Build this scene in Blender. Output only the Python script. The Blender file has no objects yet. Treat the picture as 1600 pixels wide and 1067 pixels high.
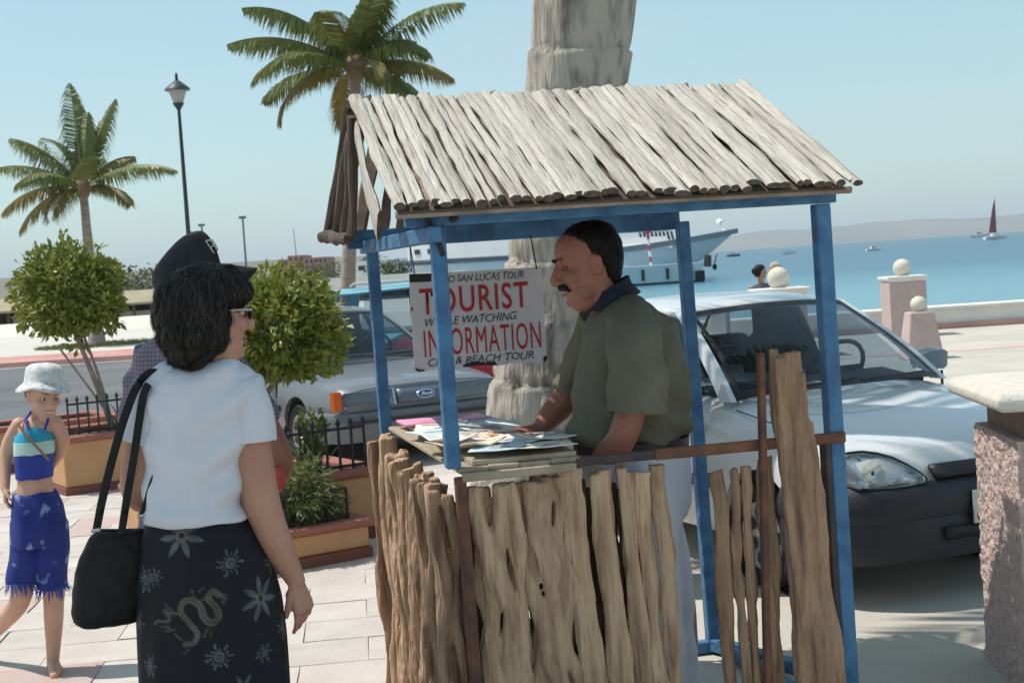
import bpy, bmesh, math, random
import numpy as np
from mathutils import Vector, Matrix, noise as mnoise

scene = bpy.context.scene
# ------------------------------------------------------------------ camera
FPX, CAM_H, PITCH, ROLL = 2300.0, 1.7, math.radians(3.01), math.radians(3.75)
_F = np.array([0, math.cos(PITCH), -math.sin(PITCH)])
_U0 = np.array([0, math.sin(PITCH), math.cos(PITCH)])
_R0 = np.array([1.0, 0, 0])
_CR = math.cos(ROLL) * _R0 - math.sin(ROLL) * _U0
_CU = math.sin(ROLL) * _R0 + math.cos(ROLL) * _U0
_C = np.array([0, 0, CAM_H])
cam_data = bpy.data.cameras.new("camera")
cam = bpy.data.objects.new("camera", cam_data)
scene.collection.objects.link(cam)
cam_data.sensor_width = 36.0
cam_data.lens = 36.0 * FPX / 1600.0
cam_data.clip_start = 0.1
cam_data.clip_end = 60000
cam.matrix_world = Matrix(((_CR[0], _CU[0], -_F[0], 0), (_CR[1], _CU[1], -_F[1], 0),
                           (_CR[2], _CU[2], -_F[2], CAM_H), (0, 0, 0, 1)))
cam_data.dof.use_dof = True
cam_data.dof.focus_distance = 5.0
cam_data.dof.aperture_fstop = 11.0
scene.camera = cam
# ------------------------------------------------------------------ world, sun, exposure
SUN_EL, SUN_AZ = math.radians(62), math.radians(-76)      # azimuth measured clockwise from +Y
world = bpy.data.worlds.new("World")
scene.world = world
world.use_nodes = True
wn = world.node_tree
wn.nodes.clear()
w_out = wn.nodes.new("ShaderNodeOutputWorld")
w_bg = wn.nodes.new("ShaderNodeBackground")
w_sky = wn.nodes.new("ShaderNodeTexSky")
w_sky.sky_type = 'NISHITA'
w_sky.sun_disc = False
w_sky.sun_elevation = SUN_EL
w_sky.sun_rotation = SUN_AZ
w_sky.altitude = 0
w_sky.air_density = 1.0
w_sky.dust_density = 0.9
w_sky.ozone_density = 1.0
w_bg.inputs[1].default_value = 0.14
w_tint = wn.nodes.new("ShaderNodeMix")
w_tint.data_type = 'RGBA'
w_tint.blend_type = 'MULTIPLY'
w_tint.inputs[0].default_value = 1.0
w_tint.inputs[7].default_value = (0.93, 1.0, 0.95, 1)
wn.links.new(w_sky.outputs[0], w_tint.inputs[6])
w_veil = wn.nodes.new("ShaderNodeMix")            # thin even haze high up
w_veil.data_type = 'RGBA'
w_veil.inputs[0].default_value = 0.55
w_veil.inputs[7].default_value = (2.12, 3.18, 3.45, 1)
wn.links.new(w_tint.outputs[2], w_veil.inputs[6])
w_tc = wn.nodes.new("ShaderNodeTexCoord")
w_mp = wn.nodes.new("ShaderNodeMapping")
w_mp.inputs['Scale'].default_value = (2.2, 2.2, 15.0)
w_mp.inputs['Rotation'].default_value = (0.0, 0.12, 0.3)
w_nz = wn.nodes.new("ShaderNodeTexNoise")
w_nz.inputs['Scale'].default_value = 1.3
w_nz.inputs['Detail'].default_value = 6
w_mr = wn.nodes.new("ShaderNodeMapRange")
w_mr.inputs[1].default_value = 0.48
w_mr.inputs[2].default_value = 0.80
w_mr.inputs[4].default_value = 0.38
w_cl = wn.nodes.new("ShaderNodeMix")              # faint streaks of high cloud
w_cl.data_type = 'RGBA'
w_cl.inputs[7].default_value = (3.4, 3.8, 4.0, 1)
wn.links.new(w_tc.outputs['Generated'], w_mp.inputs[0])
wn.links.new(w_mp.outputs[0], w_nz.inputs['Vector'])
wn.links.new(w_nz.outputs['Fac'], w_mr.inputs[0])
wn.links.new(w_mr.outputs[0], w_cl.inputs[0])
wn.links.new(w_veil.outputs[2], w_cl.inputs[6])
wn.links.new(w_cl.outputs[2], w_bg.inputs[0])
wn.links.new(w_bg.outputs[0], w_out.inputs[0])
sd = bpy.data.lights.new("sun", 'SUN')
sd.energy = 3.4
sd.angle = math.radians(0.5)
sd.color = (1.0, 0.94, 0.85)
sun = bpy.data.objects.new("sun", sd)
scene.collection.objects.link(sun)
_sv = Vector((math.sin(SUN_AZ) * math.cos(SUN_EL), math.cos(SUN_AZ) * math.cos(SUN_EL), math.sin(SUN_EL)))
sun.rotation_euler = _sv.to_track_quat('Z', 'Y').to_euler()
sun.location = (-20, 10, 30)
vs = scene.view_settings
vs.view_transform = 'Standard'
vs.look = 'None'
vs.gamma = 1.0
vs.use_curve_mapping = False
vs.exposure = 0.45
scene.cycles.max_bounces = 8
scene.cycles.volume_bounces = 0
scene.cycles.use_denoising = True

# ------------------------------------------------------------------ helpers
random.seed(7)
np.random.seed(7)
R = math.radians


def ray(px, py):
    return _F + _CR * (px - 800) / FPX - _CU * (py - 533.5) / FPX


def G(px, py, z=0.0):
    d = ray(px, py)
    return Vector(_C + d * ((z - CAM_H) / d[2]))


def PY(px, py, Y):
    d = ray(px, py)
    return Vector(_C + d * (Y / d[1]))


def rot_z(a):
    return Matrix.Rotation(a, 4, 'Z')


ROOT_M = {}


def thing(name, label, cat, loc=(0, 0, 0), rotz=0.0, group=None):
    o = bpy.data.objects.new(name, None)
    o.empty_display_size = 0.2
    scene.collection.objects.link(o)
    o.location = loc
    o.rotation_euler = (0, 0, rotz)
    o['label'] = label
    o['category'] = cat
    if group:
        o['group'] = group
    ROOT_M[o.name] = Matrix.Translation(Vector(loc)) @ rot_z(rotz)
    return o


def tag(o, label=None, cat=None, group=None, kind=None):
    if label: o['label'] = label
    if cat: o['category'] = cat
    if group: o['group'] = group
    if kind: o['kind'] = kind
    return o


def root_matrix(o):
    while o is not None:
        if o.name in ROOT_M:
            return ROOT_M[o.name]
        o = o.parent
    return Matrix.Identity(4)


class MB:
    """mesh collector"""

    def __init__(self):
        self.v = []
        self.f = []
        self.mi = []
        self.cur = 0

    def add(self, vs, fs):
        n = len(self.v)
        self.v.extend([tuple(p) for p in vs])
        for q in fs:
            self.f.append(tuple(i + n for i in q))
            self.mi.append(self.cur)
        return self

    def box(self, c, s, rz=0.0, M=None):
        hx, hy, hz = s[0] / 2, s[1] / 2, s[2] / 2
        vs = [Vector((x, y, z)) for x in (-hx, hx) for y in (-hy, hy) for z in (-hz, hz)]
        m = Matrix.Translation(Vector(c)) @ rot_z(rz)
        if M is not None:
            m = m @ M
        vs = [m @ p for p in vs]
        return self.add(vs, [(0, 1, 3, 2), (4, 6, 7, 5), (0, 4, 5, 1), (2, 3, 7, 6), (0, 2, 6, 4), (1, 5, 7, 3)])

    def bar(self, a, b, w, d, up=None):
        """square bar from a to b"""
        a, b = Vector(a), Vector(b)
        t = (b - a).normalized()
        u = Vector(up) if up is not None else (Vector((0, 0, 1)) if abs(t.z) < .9 else Vector((0, 1, 0)))
        s = t.cross(u).normalized()
        u = s.cross(t).normalized()
        vs = []
        for p in (a, b):
            for i, j in ((-1, -1), (1, -1), (1, 1), (-1, 1)):
                vs.append(p + s * i * w / 2 + u * j * d / 2)
        return self.add(vs, [(0, 3, 2, 1), (4, 5, 6, 7), (0, 1, 5, 4), (1, 2, 6, 5), (2, 3, 7, 6), (3, 0, 4, 7)])

    def loft(self, rings, cap=True, close=True):
        n = len(rings[0])
        vs = [p for r_ in rings for p in r_]
        fs = []
        for i in range(len(rings) - 1):
            for j in range(n if close else n - 1):
                k = (j + 1) % n
                fs.append((i * n + j, i * n + k, (i + 1) * n + k, (i + 1) * n + j))
        if cap and close:
            fs.append(tuple(reversed(range(n))))
            fs.append(tuple((len(rings) - 1) * n + j for j in range(n)))
        return self.add(vs, fs)

    def tube(self, pts, rad, seg=8, cap=True, flat=1.0, up=None, dome=False):
        pts = [Vector(p) for p in pts]
        if not isinstance(rad, (list, tuple)):
            rad = [rad] * len(pts)
        rad = list(rad)
        if dome:
            t0 = (pts[0] - pts[1]).normalized(); t1 = (pts[-1] - pts[-2]).normalized()
            p0, r0, p1, r1 = pts[0], rad[0], pts[-1], rad[-1]
            pre = [(p0 + t0 * r0 * math.sin(a), r0 * math.cos(a)) for a in (R(80), R(55), R(28))]
            post = [(p1 + t1 * r1 * math.sin(a), r1 * math.cos(a)) for a in (R(28), R(55), R(80))]
            pts = [p for p, _ in pre] + pts + [p for p, _ in post]
            rad = [q for _, q in pre] + rad + [q for _, q in post]
        rings = []
        prev = None
        for i, p in enumerate(pts):
            if i == 0: t = pts[1] - pts[0]
            elif i == len(pts) - 1: t = pts[-1] - pts[-2]
            else: t = pts[i + 1] - pts[i - 1]
            t = t.normalized()
            if prev is None:
                u = Vector(up) if up is not None else (Vector((0, 0, 1)) if abs(t.z) < .9 else Vector((0, 1, 0)))
                s = t.cross(u).normalized()
            else:
                s = (prev - t * prev.dot(t)).normalized()
            prev = s
            w = t.cross(s)
            rings.append([p + s * math.cos(a) * rad[i] + w * math.sin(a) * rad[i] * flat
                          for a in [2 * math.pi * k / seg for k in range(seg)]])
        return self.loft(rings, cap)

    def ell(self, c, r3, M=None, nu=16, nv=10):
        c = Vector(c)
        m = M.to_3x3() if M is not None else Matrix.Identity(3)
        vs = [c + m @ Vector((0, 0, -r3[2]))]
        for i in range(1, nv):
            th = -math.pi / 2 + math.pi * i / nv
            for j in range(nu):
                ph = 2 * math.pi * j / nu
                vs.append(c + m @ Vector((r3[0] * math.cos(th) * math.cos(ph), r3[1] * math.cos(th) * math.sin(ph), r3[2] * math.sin(th))))
        vs.append(c + m @ Vector((0, 0, r3[2])))
        fs = []
        for j in range(nu):
            fs.append((0, 1 + (j + 1) % nu, 1 + j))
        for i in range(nv - 2):
            for j in range(nu):
                a = 1 + i * nu + j; b = 1 + i * nu + (j + 1) % nu
                fs.append((a, b, b + nu, a + nu))
        top = len(vs) - 1
        base = 1 + (nv - 2) * nu
        for j in range(nu):
            fs.append((base + j, base + (j + 1) % nu, top))
        return self.add(vs, fs)

    def lathe(self, prof, c=(0, 0, 0), seg=20, M=None):
        c = Vector(c)
        rings = []
        for r_, z in prof:
            ring = [Vector((r_ * math.cos(2 * math.pi * k / seg), r_ * math.sin(2 * math.pi * k / seg), z)) for k in range(seg)]
            if M is not None:
                ring = [M @ p for p in ring]
            rings.append([c + p for p in ring])
        return self.loft(rings, True)

    def prism(self, outline, y0, y1, fr):
        """outline of (a,b) extruded along third axis; fr(a,b,t)->Vector"""
        n = len(outline)
        vs = [fr(a, b, y0) for a, b in outline] + [fr(a, b, y1) for a, b in outline]
        fs = [tuple(range(n)), tuple(reversed(range(n, 2 * n)))]
        for i in range(n):
            j = (i + 1) % n
            fs.append((i, i + n, j + n, j))
        return self.add(vs, fs)

    def grid(self, fn, nu, nv, closeu=False):
        vs = [fn(i / (nu - 1 if not closeu else nu), j / (nv - 1)) for j in range(nv) for i in range(nu)]
        fs = []
        for j in range(nv - 1):
            for i in range(nu if closeu else nu - 1):
                k = (i + 1) % nu
                fs.append((j * nu + i, j * nu + k, (j + 1) * nu + k, (j + 1) * nu + i))
        return self.add(vs, fs)

    def mesh(self, name, M=None):
        me = bpy.data.meshes.new(name)
        vs = self.v
        if M is not None:
            A = np.array(vs, dtype=float).reshape(-1, 3)
            m = np.array(M)
            A = A @ m[:3, :3].T + m[:3, 3]
            vs = A.tolist()
        me.from_pydata(vs, [], self.f)
        if any(self.mi):
            me.polygons.foreach_set('material_index', self.mi)
        return me

    def build(self, name, m, parent=None, smooth=True, local=False, fixn=True, autos=None):
        """vertices are world coordinates unless local=True"""
        M = None
        if parent is not None and not local:
            M = root_matrix(parent).inverted()
        me = self.mesh(name, M)
        for q in (m if isinstance(m, (list, tuple)) else [m]):
            me.materials.append(q)
        if fixn:
            bm = bmesh.new(); bm.from_mesh(me)
            bmesh.ops.recalc_face_normals(bm, faces=bm.faces)
            bm.to_mesh(me); bm.free()
        if smooth:
            me.polygons.foreach_set('use_smooth', [True] * len(me.polygons))
            me.set_sharp_from_angle(angle=R(autos or 40))
        o = bpy.data.objects.new(name, me)
        scene.collection.objects.link(o)
        if parent is not None:
            o.parent = parent
        return o


def struct(name, mb, m, smooth=False):
    o = mb.build(name, m, None, smooth)
    o['kind'] = 'structure'
    return o


def copy_tree(o, parent=None):
    c = o.copy()
    scene.collection.objects.link(c)
    c.parent = parent
    for ch in [q for q in o.children]:
        copy_tree(ch, c)
    return c


def bevel(o, w=0.01, seg=2, ang=35):
    """bake a bevel into the mesh data"""
    bm = bmesh.new(); bm.from_mesh(o.data)
    es = [e for e in bm.edges if len(e.link_faces) == 2 and e.calc_face_angle(0) > R(ang)]
    bmesh.ops.bevel(bm, geom=es, offset=w, segments=seg, affect='EDGES', profile=0.6, clamp_overlap=True)
    bm.to_mesh(o.data); bm.free()
    return o


def bake(o, *mods):
    """apply modifiers: list of (type, {props})"""
    ms = []
    for t, pr in mods:
        m = o.modifiers.new(t.lower(), t)
        for k, v in pr.items():
            setattr(m, k, v)
    dg = bpy.context.evaluated_depsgraph_get()
    dg.update()
    me = bpy.data.meshes.new_from_object(o.evaluated_get(dg))
    old = o.data
    me.name = old.name
    mats = list(old.materials)
    o.modifiers.clear()
    o.data = me
    if not me.materials:
        for q in mats: me.materials.append(q)
    bpy.data.meshes.remove(old)
    me.polygons.foreach_set('use_smooth', [True] * len(me.polygons))
    return o


def remesh(o, vox=0.006, smooth=4, fac=0.5):
    mods = [('REMESH', dict(mode='VOXEL', voxel_size=vox, use_smooth_shade=True))]
    if smooth:
        mods.append(('SMOOTH', dict(iterations=smooth, factor=fac)))
    return bake(o, *mods)


def vco(o):
    n = len(o.data.vertices)
    a = np.empty(n * 3); o.data.vertices.foreach_get('co', a)
    return a.reshape(-1, 3)


def vno(o):
    n = len(o.data.vertices)
    a = np.empty(n * 3); o.data.vertices.foreach_get('normal', a)
    return a.reshape(-1, 3)


def vset(o, a):
    o.data.vertices.foreach_set('co', a.ravel())
    o.data.update()


def nz(A, scale, seed=0.0):
    """cheap smooth pseudo noise over points A (n,3), about -1..1"""
    A = A * scale
    s = np.zeros(len(A))
    rng = np.random.RandomState(int(seed * 100) + 5)
    for k in range(7):
        d = rng.normal(size=3); d /= np.linalg.norm(d)
        fq = rng.uniform(.6, 2.0)
        s += np.sin(A @ d * fq * 2.2 + rng.uniform(0, 6.28) + 1.3 * np.sin(A @ rng.normal(size=3) + rng.uniform(0, 6)))
    return s / 4.0


# ------------------------------------------------------------------ materials
def mat(name, col, rough=0.7, col2=None, scale=6.0, detail=4.0, stretch=(1, 1, 1), bump=0.0, bscale=None, bstretch=None,
        metal=0.0, spec=0.4, rnd=0.0, alpha=None, trans=0.0, coat=0.0, lo=0.35, hi=0.65, emis=None, ior=None, vcol=None, dist=0.02):
    m = bpy.data.materials.new(name)
    m.use_nodes = True
    nt = m.node_tree
    b = nt.nodes['Principled BSDF']
    L = nt.links.new
    c4 = (*col, 1)
    b.inputs['Roughness'].default_value = rough
    b.inputs['Metallic'].default_value = metal
    b.inputs['Specular IOR Level'].default_value = spec
    b.inputs['Base Color'].default_value = c4
    if coat: b.inputs['Coat Weight'].default_value = coat; b.inputs['Coat Roughness'].default_value = 0.05
    if trans: b.inputs['Transmission Weight'].default_value = trans
    if ior: b.inputs['IOR'].default_value = ior
    if alpha is not None: b.inputs['Alpha'].default_value = alpha
    vec = None
    if col2 is not None or bump or rnd:
        tc = nt.nodes.new('ShaderNodeTexCoord')
        oi = nt.nodes.new('ShaderNodeObjectInfo')
        vm = nt.nodes.new('ShaderNodeVectorMath'); vm.operation = 'MULTIPLY_ADD'
        cx = nt.nodes.new('ShaderNodeCombineXYZ')
        for k in range(3): L(oi.outputs['Random'], cx.inputs[k])
        L(cx.outputs[0], vm.inputs[0]); vm.inputs[1].default_value = (17.3, 31.7, 11.1)
        L(tc.outputs['Object'], vm.inputs[2])
        vec = vm.outputs[0]
    last = None
    if vcol:
        at = nt.nodes.new('ShaderNodeVertexColor'); at.layer_name = vcol
        last = at.outputs['Color']
    if col2 is not None:
        mp = nt.nodes.new('ShaderNodeMapping'); mp.inputs['Scale'].default_value = stretch
        L(vec, mp.inputs['Vector'])
        n = nt.nodes.new('ShaderNodeTexNoise'); n.inputs['Scale'].default_value = scale; n.inputs['Detail'].default_value = detail
        L(mp.outputs[0], n.inputs['Vector'])
        rp = nt.nodes.new('ShaderNodeMapRange'); rp.inputs[1].default_value = lo; rp.inputs[2].default_value = hi
        L(n.outputs['Fac'], rp.inputs[0])
        mx = nt.nodes.new('ShaderNodeMix'); mx.data_type = 'RGBA'
        L(rp.outputs[0], mx.inputs[0])
        mx.inputs[6].default_value = c4; mx.inputs[7].default_value = (*col2, 1)
        if last is not None:
            mm = nt.nodes.new('ShaderNodeMix'); mm.data_type = 'RGBA'; mm.blend_type = 'MULTIPLY'; mm.inputs[0].default_value = 1
            L(last, mm.inputs[6]); L(mx.outputs[2], mm.inputs[7]); last = mm.outputs[2]
        else:
            last = mx.outputs[2]
    if rnd:
        mr = nt.nodes.new('ShaderNodeMapRange'); mr.inputs[3].default_value = 1 - rnd; mr.inputs[4].default_value = 1 + rnd
        L(oi.outputs['Random'], mr.inputs[0])
        hs = nt.nodes.new('ShaderNodeHueSaturation')
        L(mr.outputs[0], hs.inputs['Value'])
        if last is None: hs.inputs['Color'].default_value = c4
        else: L(last, hs.inputs['Color'])
        last = hs.outputs[0]
    if last is not None:
        L(last, b.inputs['Base Color'])
    if bump:
        mp2 = nt.nodes.new('ShaderNodeMapping'); mp2.inputs['Scale'].default_value = bstretch or stretch
        L(vec, mp2.inputs['Vector'])
        n2 = nt.nodes.new('ShaderNodeTexNoise'); n2.inputs['Scale'].default_value = bscale or scale * 3; n2.inputs['Detail'].default_value = 5
        L(mp2.outputs[0], n2.inputs['Vector'])
        bp = nt.nodes.new('ShaderNodeBump'); bp.inputs['Strength'].default_value = bump; bp.inputs['Distance'].default_value = dist
        L(n2.outputs['Fac'], bp.inputs['Height'])
        L(bp.outputs[0], b.inputs['Normal'])
    if emis:
        b.inputs['Emission Color'].default_value = (*emis[:3], 1); b.inputs['Emission Strength'].default_value = emis[3]
    return m
# ================================================================== SETTING
M_conc = mat('concrete', (.44, .405, .355), .85, (.51, .475, .42), 1.2, 6, bump=.25, bscale=60)
M_slab = mat('slab_stone', (.485, .43, .395), .85, (.54, .49, .455), 5, 6, bump=.25, bscale=50, rnd=.07)
M_slab_pink = mat('slab_pink', (.46, .33, .30), .85, (.46, .38, .35), 6, 5, bump=.25, bscale=50, rnd=.06)
M_joint = mat('slab_bed', (.47, .42, .385), .9, (.43, .385, .35), 9, 4)
M_asph = mat('asphalt', (.105, .105, .112), .9, (.15, .15, .158), .35, 6, bump=.2, bscale=120)
M_walk = mat('sidewalk', (.56, .53, .48), .85, (.50, .47, .42), .6, 5)
M_redk = mat('kerb_red', (.46, .20, .17), .8, (.52, .30, .27), .9, 4)
M_sand = mat('sand', (.66, .62, .55), .95, (.58, .54, .47), .18, 6, bump=.3, bscale=3)
M_pinkline = mat('pink_paint', (.58, .36, .34), .8, (.60, .47, .43), 1.5, 4)
M_white = mat('white_render', (.74, .72, .67), .8, (.66, .63, .58), 2.0, 5, bump=.15, bscale=30)
M_beach = mat('beach_sand', (.50, .45, .36), .95, (.42, .38, .31), .1, 5)


def sheet(name, pts, z, m):
    mb = MB()
    mb.add([(x, y, z) for x, y in pts], [tuple(range(len(pts)))])
    return struct(name, mb, m)


# land: one sheet, with a step down to the shore along its far edge
land = [(-500, -60), (90, -60), (90, 27.6), (2.0, 27.6), (-1.5, 60), (-5, 92), (-500, 92)]
mb = MB()
n = len(land)
mb.add([(x, y, 0) for x, y in land] + [(x, y, -2.4) for x, y in land],
       [tuple(range(n))] + [(i, (i + 1) % n, (i + 1) % n + n, i + n) for i in range(n)])
struct('ground', mb, M_conc)
beach = [(-900, 90), (-6, 90), (-12, 150), (-22, 260), (-40, 420), (-60, 900), (-900, 900)]
sheet('beach', beach, -1.3, M_beach)
sheet('shore_sand', [(-2, 55), (2.5, 26), (90, 26), (90, 44), (4, 42), (-3, 92), (-8, 92)], -1.42, M_sand)
sheet('road', [(-200, 17), (2.2, 16.2), (2.6, 34.9), (-200, 35.2)], .004, M_asph)
sheet('sidewalk', [(-200, 39.4), (-1, 39.0), (-3, 62), (-200, 63)], .012, M_walk)
sheet('sand', [(-200, 63), (-3, 62), (-5.6, 91.4), (-200, 91.4)], .006, M_sand)
mb = MB(); mb.box((-101, 37.1, .06), (200, 3.6, .12)); struct('kerb', mb, M_redk)
sheet('pink_line', [(2.9, 21.5), (60, 21.9), (60, 22.3), (2.9, 21.9)], .004, M_pinkline)

# paving: slabs laid in a running bond on a bed, the pieces near the camera one by one
bed = MB(); bed.add([(-5.2, 3.0, .005), (.4, 3.0, .005), (.4, 12.9, .005), (-5.2, 12.9, .005)], [(0, 1, 2, 3)])
pav = struct('pavement', bed, M_joint)
rng = random.Random(11)
slab_me = []
for k in range(5):
    b = MB(); w, d = .595, .395
    jx = [rng.uniform(-.004, .004) for _ in range(8)]
    vs_ = [(-w / 2 + jx[0], -d / 2 + jx[1], 0), (w / 2 + jx[2], -d / 2 + jx[3], 0), (w / 2 + jx[4], d / 2 + jx[5], 0), (-w / 2 + jx[6], d / 2 + jx[7], 0)]
    tp = [(x * .996, y * .994, .004 + rng.uniform(0, .002)) for x, y, _ in vs_]
    b.add(vs_ + tp, [(4, 5, 6, 7), (0, 1, 5, 4), (1, 2, 6, 5), (2, 3, 7, 6), (3, 0, 4, 7)])
    for q, suffix in ((M_slab, 'a'), (M_slab_pink, 'b')):
        me = b.mesh('paving_slab'); me.materials.append(q); slab_me.append(me)
nsl = 0
PANG = R(6)
for j in range(0, 27):
    for i in range(-10, 10):
        u = (i + (.5 if j % 2 else 0)) * .6; w_ = j * .4
        x = -1.3 + u * math.cos(PANG) - w_ * math.sin(PANG); y = 3.3 + u * math.sin(PANG) + w_ * math.cos(PANG)
        if not (-4.9 < x < .05 and 3.3 < y < 12.6): continue
        if x < -.37 * y - .45: continue
        if y < 5.2 : continue
        pink = rng.random() < .09
        o = bpy.data.objects.new('paving_slab', slab_me[rng.randrange(5) * 2 + (1 if pink else 0)])
        scene.collection.objects.link(o)
        o.parent = pav; o.location = (x, y, .006 + rng.uniform(0, .004)); o.rotation_euler = (rng.uniform(-.004, .004), rng.uniform(-.004, .004), PANG + rng.uniform(-.006, .006))
        nsl += 1
print('slabs', nsl)

# ------------------------------------------------------------------ sea and hills
m = mat('sea_water', (.02, .13, .24), .28, bump=.0)
nt = m.node_tree; b_ = nt.nodes['Principled BSDF']; L_ = nt.links.new
tc = nt.nodes.new('ShaderNodeTexCoord'); sx = nt.nodes.new('ShaderNodeSeparateXYZ'); L_(tc.outputs['Object'], sx.inputs[0])
nzn = nt.nodes.new('ShaderNodeTexNoise'); nzn.inputs['Scale'].default_value = .012; nzn.inputs['Detail'].default_value = 5
mpn = nt.nodes.new('ShaderNodeMapping'); mpn.inputs['Scale'].default_value = (.35, 1, 1); L_(tc.outputs['Object'], mpn.inputs[0]); L_(mpn.outputs[0], nzn.inputs['Vector'])
ma = nt.nodes.new('ShaderNodeMath'); ma.operation = 'MULTIPLY_ADD'; L_(nzn.outputs['Fac'], ma.inputs[0]); ma.inputs[1].default_value = 90; L_(sx.outputs['Y'], ma.inputs[2])
mr = nt.nodes.new('ShaderNodeMapRange'); L_(ma.outputs[0], mr.inputs[0]); mr.inputs[1].default_value = 80; mr.inputs[2].default_value = 1200
cr = nt.nodes.new('ShaderNodeValToRGB'); L_(mr.outputs[0], cr.inputs[0])
e = cr.color_ramp.elements
e[0].position = 0; e[0].color = (.13, .29, .33, 1)          # shallow water over sand
e[1].position = 1; e[1].color = (.008, .075, .135, 1)         # deep water
for p_, c_ in ((.045, (.11, .265, .325, 1)), (.085, (.06, .205, .265, 1)), (.115, (.016, .105, .175, 1)), (.3, (.010, .085, .15, 1))):
    q = cr.color_ramp.elements.new(p_); q.color = c_
L_(cr.outputs[0], b_.inputs['Base Color'])
nw = nt.nodes.new('ShaderNodeTexNoise'); nw.inputs['Scale'].default_value = .9; nw.inputs['Detail'].default_value = 6
mpw = nt.nodes.new('ShaderNodeMapping'); mpw.inputs['Scale'].default_value = (.45, 1, 1); L_(tc.outputs['Object'], mpw.inputs[0]); L_(mpw.outputs[0], nw.inputs['Vector'])
bw = nt.nodes.new('ShaderNodeBump'); bw.inputs['Strength'].default_value = .5; bw.inputs['Distance'].default_value = .25
L_(nw.outputs['Fac'], bw.inputs['Height']); L_(bw.outputs[0], b_.inputs['Normal'])
M_sea = m
SEA = -1.5
sheet('sea', [(-9000, 20), (9000, 20), (14000, 14000), (-14000, 14000)], SEA, M_sea)

M_hill = mat('hill_scrub', (.13, .12, .09), .95, (.20, .17, .12), .002, 6)


def ridge(name, x0, x1, y, depth, hfun, m_, nx=120, ny=10, zb=SEA - 2):
    mb = MB()

    def fn(u, v):
        x = x0 + (x1 - x0) * u
        p = Vector((x, y + depth * v, 0))
        z = zb + hfun(u) * math.sin(math.pi * min(1, v * 1.02)) ** .8 * (1 + .25 * mnoise.noise(Vector((x * .0015, v * 3, 1))))
        return Vector((x, y + depth * v, z))
    mb.grid(fn, nx, ny)
    return struct(name, mb, m_, True)


def hh(u):
    return 96 + 22 * mnoise.noise(Vector((u * 9, 0, 3))) + 12 * mnoise.noise(Vector((u * 31, 2, 3)))


ridge('hills', 900, 6500, 7600, 1800, lambda u: hh(u) * min(1, u * 9 + .05), M_hill)
ridge('headland', -3200, -160, 1500, 500, lambda u: 26 + 8 * mnoise.noise(Vector((u * 14, 5, 0))), M_hill)

# air
M_haze = bpy.data.materials.new('air'); M_haze.use_nodes = True
nt = M_haze.node_tree; nt.nodes.clear()
o_ = nt.nodes.new('ShaderNodeOutputMaterial'); v_ = nt.nodes.new('ShaderNodeVolumePrincipled')
v_.inputs['Color'].default_value = (.80, .90, 1.0, 1); v_.inputs['Density'].default_value = 0.00012; v_.inputs['Anisotropy'].default_value = 0.0
nt.links.new(v_.outputs[0], o_.inputs['Volume'])
mb = MB(); mb.box((0, 6000, 84), (29000, 18000, 180))
hz = mb.build('haze', M_haze, None, False); hz['kind'] = 'stuff'

# ------------------------------------------------------------------ sea wall on the right and its posts
M_stucco_p = mat('pink_stucco', (.52, .40, .37), .9, (.46, .35, .33), 7, 5, bump=.6, bscale=42)
M_ball = mat('cast_stone', (.66, .62, .52), .8, (.58, .54, .45), 6, 5, bump=.2, bscale=30)
w = thing('sea_wall', 'long low white sea wall with a pink foot along the water', 'wall', (16, 27.1, 0))
mb = MB(); mb.box((30, 27.15, .20), (54.4, .46, .34)); bevel(mb.build('wall', M_white, w, False), .03)
mb = MB(); mb.box((30, 27.15, .385), (54.6, .60, .06)); bevel(mb.build('coping', M_white, w, False), .02)
mb = MB(); mb.box((30, 26.9, .05), (54.4, .12, .09)); mb.build('painted_foot', M_redk, w, False)


def ball_post(px, py, Y, wid, cap_w, lab, taper=1.0, ball=.15, capped=True, zt=None):
    """pink stucco post with a stone ball; px,py is where its top stands in view"""
    p = PY(px, py, Y)
    zt = p.z
    t = thing('ball_post', lab, 'gate post', (p.x, Y, 0), 0, 'pink stucco posts topped with stone balls')
    mb = MB(); hw = wid / 2; tw = hw * taper
    mb.loft([[Vector((p.x + sx_ * a, Y + sy_ * a, z)) for sx_, sy_ in ((-1, -1), (1, -1), (1, 1), (-1, 1))] for a, z in ((hw, 0), (tw, zt - (.10 if capped else 0)))])
    bevel(mb.build('shaft', M_stucco_p, t, False), .02)
    if capped:
        c = cap_w / 2
        mb = MB(); mb.loft([[Vector((p.x + sx_ * a, Y + sy_ * a, z)) for sx_, sy_ in ((-1, -1), (1, -1), (1, 1), (-1, 1))]
                            for a, z in ((c * .86, zt - .098), (c * .9, zt - .06), (c, zt - .045), (c, zt - .005), (c * .93, zt))])
        mb.build('cap', M_white, t, False)
    mb = MB(); mb.ell((p.x, Y, zt + ball * .9), (ball, ball, ball * 1.0), None, 24, 16)
    mb.lathe([(ball * .62, -.01), (ball * .62, .03), (ball * .5, .05)], (p.x, Y, zt), 16)
    mb.build('stone_ball', M_ball, t)
    return t


ball_post(1410, 431, 25.6, .64, .70, 'tallest pink post with square white cap by the sea wall', ball=.155)
ball_post(1436, 487, 20.6, .52, .5, 'capless tapering pink post with a ball in front of the taller one', .64, .115, False)
ball_post(1217, 450, 22.6, .70, .84, 'ball post behind the white car roof beside the two seated people', ball=.17)

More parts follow.
